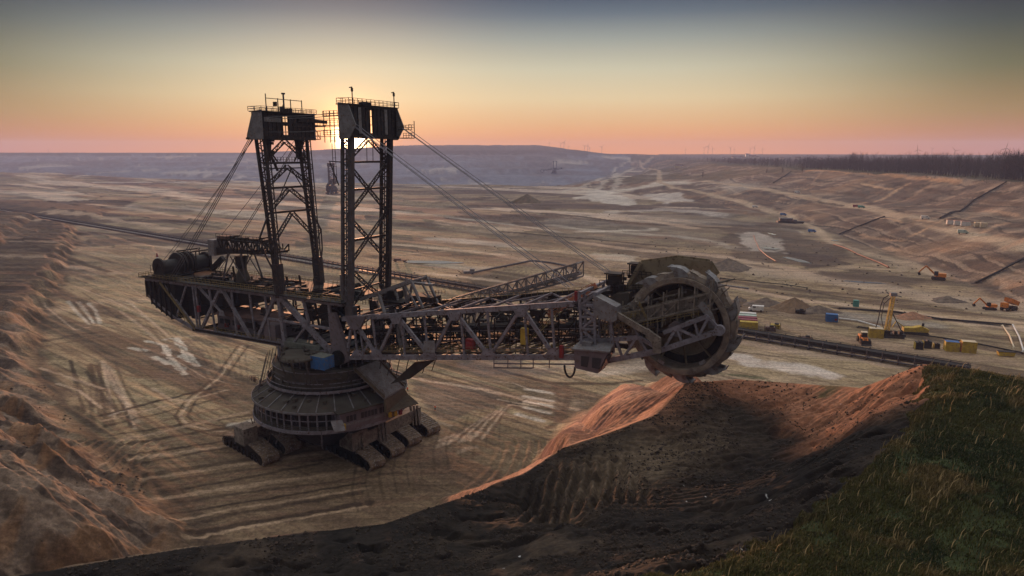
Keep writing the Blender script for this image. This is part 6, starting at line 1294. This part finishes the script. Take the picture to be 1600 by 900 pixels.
# ------------------------------------------------------------------ far excavators
def far_exc(pos, rz, s, label):
    e = empty('bucket_wheel_excavator', pos, rz, label, 'excavator', ); e.scale = (s, s, s); m1 = M['dark']
    b = MB(); [b.box((x, y, 1.5), (12, 4, 3)) for x in (-8, 8) for y in (-9, 0, 9)]; b.build('crawlers', m1, e)
    MB().lathe([(10, 3), (12, 6), (10, 12), (7, 16), (0.1, 16)], 20).build('base', m1, e)
    b = MB(); 
    for y in (-5, 5):
        b.bar((-38, y, 26), (12, y, 24), 1); b.bar((-30, y, 18), (12, y, 16), 1); b.zig((-36, y, 26), (12, y, 24), (-30, y, 18), (12, y, 16), 6, .8)
    b.box((-36, 0, 24), (8, 12, 8)); b.box((-6, 0, 22), (16, 10, 8)); b.build('superstructure', m1, e)
    b = MB()
    for x in (-10, 4):
        for y in (-5, 5): b.bar((x, y, 24), (x, y, 54), 1.6)
        b.box((x, 0, 56), (4, 13, 6)); b.zig((x, -5, 26), (x, -5, 54), (x, 5, 26), (x, 5, 54), 5, .6)
    b.bar((-10, 0, 57), (4, 0, 57), .5); b.build('towers', m1, e)
    b = MB()
    for y in (-4, 4): b.bar((10, y, 24), (56, y, 16), 1.2); b.bar((10, y, 17), (56, y, 10), 1.2); b.zig((10, y, 24), (56, y, 16), (10, y, 17), (56, y, 10), 7, .8)
    b.build('boom', m1, e); b = MB(); b.bar((4, 0, 57), (50, 0, 20), .4); b.bar((-10, 0, 57), (-36, 0, 27), .4); b.build('rope', m1, e)
    b = MB(); b.lathe([(6.6, -2), (8, -2), (8, 2), (6.6, 2)], 24, (60, 0, 11), axis='Y'); [b.box((60 + 9 * math.cos(k * .628), 0, 11 + 9 * math.sin(k * .628)), (2.4, 3, 2.4)) for k in range(10)]; b.build('wheel', m1, e)
    return e
far_exc(gp(519, 303), R(-82), .98, 'small pink grey excavator silhouette in the haze left of the front tower')
far_exc(gp(866, 272), R(165), 1.1, 'faint blue excavator silhouette high on the hazy far side of the pit')
# ------------------------------------------------------------------ wind turbines
def turbine(px, dist, h, rot, label, group, s=1, par=None):
    d = ray(px, 240); x = d[0] / d[1] * dist; z = Hxy(x, dist) - 3; e = empty('wind_turbine', (x, dist, z), math.atan2(-x, dist) + .3, label, 'wind turbine', group)
    MB().tube((0, 0, 0), (0, 0, h), h * .028, 10, h * .017).build('tower', M['wt'], e); MB().box((0, 0, h), (h * .04, h * .11, h * .045)).build('nacelle', M['wt'], e)
    for k in range(3):
        t = rot + k * 2.0944; b = MB(); L_ = h * .48; p0 = V((0, -h * .06, h)); dr = V((math.sin(t), 0, math.cos(t))); sd_ = V((math.cos(t), 0, -math.sin(t)))
        b.prism([p0 - sd_ * h * .012, p0 + dr * L_ * .2 - sd_ * h * .03, p0 + dr * L_, p0 + dr * L_ * .2 + sd_ * h * .012], (0, h * .008, 0)); b.build('blade', M['wt'], e)
    return e
M['wt'] = mat('turbine_grey', (.16, .14, .16), (.13, .115, .13), .6)
for px, d_, h_, lb in ((1433, 2700, 46, 'wind turbine on the right horizon, left of the three large ones'), (1492, 2500, 43, 'wind turbine on the right horizon, middle of the three large ones'), (1571, 2400, 50, 'wind turbine rising behind the wood at the far right')): turbine(px, d_, h_, px * .7, lb, 'large wind turbines on the right horizon')
ts = [858, 876, 881, 888, 913, 918, 921, 940, 1071, 1100, 1106, 1113, 1141, 1147, 1172, 1178, 1191, 1456, 76]
for k, px in enumerate(ts):
    grp = 'tiny wind turbines on the far horizon'; lab = 'tiny wind turbine standing alone on the left horizon' if px == 76 else ('tiny wind turbine on the horizon right of the hazy far slope' if px < 1000 else 'tiny wind turbine on the horizon above the right slope')
    turbine(px, 5000 + (k * 137) % 500, (38 + (k * 7) % 18) * (1.15 if px in (881, 940, 1106) else 1), k * 1.3, lab, 'tiny wind turbines on the left horizon' if px == 76 else ('tiny wind turbines above the hazy far slope' if px < 1000 else 'tiny wind turbines above the right slope'))
# ------------------------------------------------------------------ village on the plain
def house(px, dist, w, d, h, rz, label, mc='cream', roof='redroof'):
    rr2 = ray(px, 240); x = rr2[0] / rr2[1] * dist; z = Hxy(x, dist) - 1; e = empty('house', (x, dist, z), rz, label, 'house', 'houses of the far village')
    MB().box((0, 0, h / 2), (w, d, h)).build('wall', M[mc], e); MB().prism([(-w / 2 - .5, -d / 2 - .5, h), (-w / 2 - .5, d / 2 + .5, h), (-w / 2 - .5, 0, h + d * .4)], (w + 1, 0, 0)).build('roof', M[roof], e)
for k, (px, d_, w, h_, mc) in enumerate([(1062, 2300, 24, 7, 'cream'), (1148, 3600, 26, 14, 'white'), (1156, 3700, 30, 11, 'white'), (1163, 3500, 18, 9, 'cream'), (1168, 3800, 22, 26, 'white'), (1176, 3600, 34, 14, 'white'), (1184, 3700, 20, 12, 'cream'), (1198, 3500, 24, 9, 'white'), (1132, 3500, 20, 9, 'white'), (1222, 3500, 20, 9, 'cream'), (1246, 3300, 26, 9, 'white'), (1282, 3300, 22, 8, 'cream')]):
    house(px, d_, w, w * .5, h_, R((k * 37) % 60 - 30), {0: 'lone pale house on the plain left of the village', 4: 'tall white house, highest of the far village', 5: 'widest white building of the far village'}.get(k, 'small pale house of the far village on the horizon'), mc)
# chimney smoke on the far left horizon
p = V((-4300, 5500, 60)); st = empty('power_station', p, 0, 'far power station stack with a drifting smoke plume on the left horizon', 'power station')
MB().tube((0, 0, 0), (0, 0, 62), 9, 14, 6).build('stack', M['wt'], st); MB().tube((-120, 0, 0), (-120, 0, 40), 22, 16, 14).build('cooling_tower', M['wt'], st)
sv = MB(); rs_ = random.Random(4)
for k in range(26):
    t = k / 25; cx = -20 - 190 * t; cz = 64 + 46 * math.sin(t * 2.2); r = 5 + 13 * t; sv.lathe([(r * math.sin(a) * rs_.uniform(.8, 1.2), -r * math.cos(a)) for a in [i / 6 * math.pi for i in range(7)]], 10, (cx + 20, rs_.uniform(-6, 6), cz))
sv.build('smoke_plume', mat('grey_smoke', (.24, .20, .22), (.2, .17, .19), 1, bump=0), st, True)
# ------------------------------------------------------------------ wood on the plain, hedges, lone trees
rng = np.random.default_rng(11)
def mesh_np(name, co, tri, m, attr=None):
    me = bpy.data.meshes.new(name); me.vertices.add(len(co)); me.vertices.foreach_set('co', np.asarray(co, np.float32).ravel()); k = tri.shape[1]
    me.loops.add(tri.size); me.polygons.add(len(tri)); me.loops.foreach_set('vertex_index', tri.ravel().astype(np.int32)); me.polygons.foreach_set('loop_start', np.arange(0, tri.size, k, dtype=np.int32)); me.polygons.foreach_set('loop_total', np.full(len(tri), k, np.int32))
    me.update(calc_edges=True)
    if attr is not None: a = me.color_attributes.new('tone', 'FLOAT_COLOR', 'POINT'); a.data.foreach_set('color', np.column_stack([attr, np.ones(len(attr))]).astype(np.float32).ravel())
    me.materials.append(m); o = bpy.data.objects.new(name, me); C.objects.link(o); return o
def tone_mat(name, rough=.9, trans=0):
    m = bpy.data.materials.new(name); m.use_nodes = True; t = m.node_tree; b = t.nodes['Principled BSDF']; b.inputs['Roughness'].default_value = rough; b.inputs['Specular IOR Level'].default_value = .15
    v = t.nodes.new('ShaderNodeVertexColor'); v.layer_name = 'tone'; nz = t.nodes.new('ShaderNodeTexNoise'); nz.inputs['Scale'].default_value = .6; tcc = t.nodes.new('ShaderNodeTexCoord'); t.links.new(tcc.outputs['Object'], nz.inputs[0])
    mpr = t.nodes.new('ShaderNodeMapRange'); mpr.inputs[3].default_value = .75; mpr.inputs[4].default_value = 1.25; t.links.new(nz.outputs[0], mpr.inputs[0]); vs = t.nodes.new('ShaderNodeVectorMath'); vs.operation = 'SCALE'; t.links.new(v.outputs[0], vs.inputs[0]); t.links.new(mpr.outputs[0], vs.inputs['Scale']); t.links.new(vs.outputs[0], b.inputs['Base Color']); return m
wm = tone_mat('bare_twigs')
def bare_trees(P, Hh, nb, wid, tone):
    """P (n,3) bases, Hh heights: tapering trunk and many thin rising twigs as slivers"""
    n = len(P); co = []; tr = []; at = []; off = 0
    t = rng.uniform(0, 2 * np.pi, (n, nb)); lv = rng.uniform(.18, .95, (n, nb)); ln = Hh[:, None] * rng.uniform(.16, .42, (n, nb)) * (1.15 - lv * .6); el = rng.uniform(.5, 1.25, (n, nb))
    b0 = P[:, None, :] + np.stack([np.zeros_like(lv), np.zeros_like(lv), lv * Hh[:, None] * .8], -1); sp = Hh[:, None] * .10 * rng.uniform(0, 1, (n, nb)); b0[..., 0] += np.cos(t) * sp; b0[..., 1] += np.sin(t) * sp
    d = np.stack([np.cos(t) * np.cos(el), np.sin(t) * np.cos(el), np.sin(el)], -1) * ln[..., None]; tip = b0 + d; pw = (wid * Hh)[:, None, None] * rng.uniform(.5, 1.2, (n, nb))[..., None]; a2 = rng.uniform(0, 6.28, (n, nb)); pr = np.stack([np.cos(a2), np.sin(a2), np.zeros_like(a2)], -1) * pw
    v = np.stack([b0 - pr, b0 + pr, tip], 2).reshape(-1, 3); f = np.arange(len(v)).reshape(-1, 3); c = np.repeat(tone[:, None, :], nb * 3, 1).reshape(-1, 3)
    # trunks
    q = np.stack([P + np.array([-1, 0, 0]) * (.016 * Hh)[:, None], P + np.array([.5, .8, 0]) * (.016 * Hh)[:, None], P + np.array([.5, -.8, 0]) * (.016 * Hh)[:, None], P + np.stack([Hh * 0, Hh * 0, Hh * .9], -1)], 1).reshape(-1, 3)
    k = np.arange(n) * 4 + len(v); tf = np.concatenate([np.stack([k, k + 1, k + 3], 1), np.stack([k + 1, k + 2, k + 3], 1), np.stack([k + 2, k, k + 3], 1)])
    return np.concatenate([v, q]), np.concatenate([f, tf]), np.concatenate([c, np.repeat(tone * .8, 4, 0)])
def ground_z(x, y): return height(np.asarray(x, float), np.asarray(y, float))
def wood(n, y0, y1, x_off, hmin, hmax, ptone, dens=.5, dep=300):
    y = rng.uniform(y0, y1, n); _, cr_x = emb(y * 0, y); x = cr_x + x_off + rng.uniform(0, 1, n) ** 1.5 * dep; keep = fbm(x / 90, y / 90, 3, 401) > dens; x, y = x[keep], y[keep]; z = ground_z(x, y) - .5
    Hh = rng.uniform(hmin, hmax, len(x)) * (.55 + .9 * fbm(x / 45, y / 45, 2, 402)); tn = np.array(ptone) * rng.uniform(.7, 1.3, (len(x), 1)); return bare_trees(np.stack([x, y, z], 1), Hh, 26, .006, tn)
def merge(*parts):
    co, tr, at = [], [], []; o = 0
    for c, f, a in parts: co.append(c); tr.append(f + o); at.append(a); o += len(c)
    return np.concatenate(co), np.concatenate(tr), np.concatenate(at)
co_, tr_, at_ = merge(wood(2200, 500, 800, 12, 30, 40, (.024, .017, .017), .1, 160), wood(2000, 780, 1400, 14, 22, 31, (.026, .019, .020), .12, 260), wood(1500, 1300, 2600, 20, 13, 21, (.04, .03, .032), .25, 420), wood(900, 2200, 4300, 10, 12, 20, (.04, .032, .034), .35, 900))
tag(mesh_np('bare_wood', co_, tr_, wm, at_), 'dark leafless wood along the plain above the right slope', kind='stuff')
# scrub and hedge on the plain's edge
def scrub(n, y0, y1, x_off, dep, h0, h1, tone):
    y = rng.uniform(y0, y1, n); _, cr_x = emb(y * 0, y); x = cr_x + x_off + rng.uniform(0, 1, n) * dep; k = fbm(x / 50, y / 50, 3, 411) > .42; x, y = x[k], y[k]; z = ground_z(x, y); Hh = rng.uniform(h0, h1, len(x)); tn = np.array(tone) * rng.uniform(.6, 1.4, (len(x), 1)); return bare_trees(np.stack([x, y, z], 1), Hh, 14, .03, tn)
co_, tr_, at_ = merge(scrub(2200, 450, 1400, -22, 40, 1.5, 4, (.09, .085, .04)), scrub(2600, 1300, 3400, -170, 200, 1.5, 4.5, (.09, .075, .04)))
tag(mesh_np('scrub', co_, tr_, wm, at_), 'low brown green scrub along the rim of the plain', kind='stuff')
# a few trees standing clear of the wood
for k, (px, py, h_, lb) in enumerate([(1256, 256, 21, 'bare tree standing clear at the left end of the wood'), (1225, 254, 14, 'small bare tree left of the wood, near the village'), (1200, 252, 12, 'lone small bare tree on the plain below the village'), (1290, 256, 16, 'bare tree just before the wood edge'), (1100, 250, 16, 'lone bare tree on the plain above the haul road'), (1336, 262, 20, 'tall bare tree rising from the wood edge')]):
    d_ = ray(px, 240); dist = 1250 + k * 60; x = d_[0] / d_[1] * dist; z = Hxy(x, dist) - .5; e = empty('bare_tree', (x, dist, z), 0, lb, 'tree')
    MB().tube((0, 0, 0), (0, 0, h_ * .7), h_ * .022, 8, h_ * .008).build('trunk', M['sand'], e)
    c, f, a = bare_trees(np.zeros((1, 3)), np.array([float(h_)]), 190, .006, np.array([[.06, .045, .04]])); o = mesh_np('crown', c[:-4], f[:-3], wm, a[:-4]); o.parent = e
# ------------------------------------------------------------------ grass of the terrace
gmat = tone_mat('grass_blades', .85)
GN = GRASS_N
u1 = rng.uniform(0, 1, GN * 3); gx = rng.uniform(-3, 128, GN * 3); gy = rng.uniform(26, 108, GN * 3)
jx = (fbm(gx / 2.5, gy / 2.5, 3, 57) - .5) * 4; pz_ok = inside(gx - jx, gy + jx, GRASS) & ((fbm(gx / 4, gy / 4, 3, 505) < .66) | (rng.uniform(0, 1, GN * 3) < .25)); dpx = np.hypot(gx, gy); vis = (gx * 1.0 < gy * .86 + 4) & (rng.uniform(0, 1, GN * 3) < np.clip(62 / np.maximum(dpx, 30), .35, 1))
k = pz_ok & vis; gx, gy = gx[k][:GN], gy[k][:GN]
clump = fbm(gx / 1.3, gy / 1.3, 3, 501); patch = fbm(gx / 9, gy / 9, 4, 502); pale = fbm(gx / 5, gy / 5, 3, 503)
gz = ground_z(gx, gy); n = len(gx); big = fbm(gx / 3.2, gy / 3.2, 3, 504)
hgt = .52 * (.28 + 1.2 * np.clip(clump - .3, 0, 1) + 1.2 * np.clip(big - .5, 0, 1) + .6 * np.clip(pale - .5, 0, 1)) * rng.uniform(.6, 1.3, n); stalk = (rng.uniform(0, 1, n) < .003 + .008 * sst(.5, .6, pale)); hgt = np.where(stalk, hgt + rng.uniform(.5, 1.1, n), hgt)
dirn = rng.uniform(0, 6.28, n); lean = rng.uniform(.1, .6, n) * hgt; wx, wy = .25, -.15
tx = gx + np.cos(dirn) * lean + wx * hgt * .6; ty = gy + np.sin(dirn) * lean + wy * hgt * .6; tz = gz + hgt
w_ = rng.uniform(.014, .034, n) * (1 + dpx[k][:GN] / 90); pd = dirn + 1.57; px_, py_ = np.cos(pd) * w_, np.sin(pd) * w_
mx2, my2, mz2 = gx * .5 + tx * .5 - (tx - gx) * .18, gy * .5 + ty * .5 - (ty - gy) * .18, gz + hgt * .6
b0 = np.stack([gx - px_, gy - py_, gz - .05], 1); b1 = np.stack([gx + px_, gy + py_, gz - .05], 1); m0 = np.stack([mx2 - px_ * .7, my2 - py_ * .7, mz2], 1); m1 = np.stack([mx2 + px_ * .7, my2 + py_ * .7, mz2], 1); tp_ = np.stack([tx, ty, tz], 1)
co_ = np.stack([b0, b1, m1, m0, tp_], 1).reshape(-1, 3); i0 = np.arange(n) * 5; tr_ = np.concatenate([np.stack([i0, i0 + 1, i0 + 2], 1), np.stack([i0, i0 + 2, i0 + 3], 1), np.stack([i0 + 3, i0 + 2, i0 + 4], 1)])
g1 = np.array([.062, .064, .022]); g2 = np.array([.15, .105, .042]); g3 = np.array([.22, .16, .08]); g4 = np.array([.030, .042, .016])
c_ = g1 + (g4 - g1) * sst(.45, .6, patch)[:, None]; c_ = c_ + (g2 - c_) * (sst(.54, .72, pale) * .7)[:, None]; c_ = c_ + (g3 - c_) * ((rng.uniform(0, 1, n) < .07 + .25 * sst(.6, .72, pale)) * .7)[:, None]
c_ = np.where(stalk[:, None], g3 * 1.25, c_); dd_, _, _ = seg_dist(gx, gy, GRASS[:13]); c_ = c_ + (g2 - c_) * (np.exp(-dd_ / 1.6) * .6)[:, None]; c_ *= rng.uniform(.7, 1.35, (n, 1))
cc = np.repeat(c_[:, None, :], 5, 1); tag(mesh_np('grass', co_, tr_, gmat, cc.reshape(-1, 3)), 'rough green and straw coloured grass on the terrace', kind='stuff')
# ------------------------------------------------------------------ clods and stones on the dug bank and spoil
def clods(name, x, y, size, m, label, tone):
    n = len(x); z = ground_z(x, y); oc = np.array([(1, 0, 0), (-1, 0, 0), (0, 1, 0), (0, -1, 0), (0, 0, 1), (0, 0, -1)], float); f = np.array([(0, 2, 4), (2, 1, 4), (1, 3, 4), (3, 0, 4), (2, 0, 5), (1, 2, 5), (3, 1, 5), (0, 3, 5)])
    v = oc[None] * size[:, None, None] * rng.uniform(.5, 1.3, (n, 6, 1)) * np.array([1, 1, .75]) + np.stack([x, y, z + size * .15], 1)[:, None]
    t = rng.uniform(0, 6.28, n); c, s = np.cos(t)[:, None], np.sin(t)[:, None]; vx = v[..., 0] - x[:, None]; vy = v[..., 1] - y[:, None]; v[..., 0] = x[:, None] + vx * c - vy * s; v[..., 1] = y[:, None] + vx * s + vy * c
    tr = (f[None] + (np.arange(n) * 6)[:, None, None]).reshape(-1, 3); at = np.repeat((tone[None] * rng.uniform(.6, 1.5, (n, 1)))[:, None], 6, 1).reshape(-1, 3)
    tag(mesh_np(name, v.reshape(-1, 3), tr, gmat, at), label, kind='stuff')
x = rng.uniform(-60, 70, 90000); y = rng.uniform(45, 132, 90000); k = inside(x, y, BANK) & ~inside(x, y, GRASS) & (fbm(x / 6, y / 6, 3, 601) > .45) & ((x < 40) | (rng.uniform(0, 1, 90000) < .3)); x, y = x[k][:30000], y[k][:30000]
clods('soil_clods', x, y, .05 + .22 * rng.uniform(0, 1, len(x)) ** 3 + .25 * rng.uniform(0, 1, len(x)) ** 24, gmat, 'dark crumbly soil clods lying on the dug bank', np.array([.032, .024, .02]))
x = rng.uniform(-170, -60, 9000); y = rng.uniform(100, 230, 9000); k = inside(x, y, LEFTZONE) & (fbm(x / 9, y / 9, 3, 602) > .52); x, y = x[k][:1300], y[k][:1300]
clods('spoil_stones', x, y, (.10 + .5 * rng.uniform(0, 1, len(x)) ** 5), gmat, 'dark lumps lying on the spoil ridges at the left', np.array([.075, .055, .045]))
x = rng.uniform(120, 300, 500); y = rng.uniform(330, 620, 500); x2 = rng.uniform(-80, 160, 260); y2 = rng.uniform(420, 900, 260); x = np.concatenate([x, x2]); y = np.concatenate([y, y2]); clods('field_stones', x, y, .3 + 1.0 * rng.uniform(0, 1, len(x)) ** 4, gmat, 'dark lumps scattered over the middle floor', np.array([.06, .045, .035]))
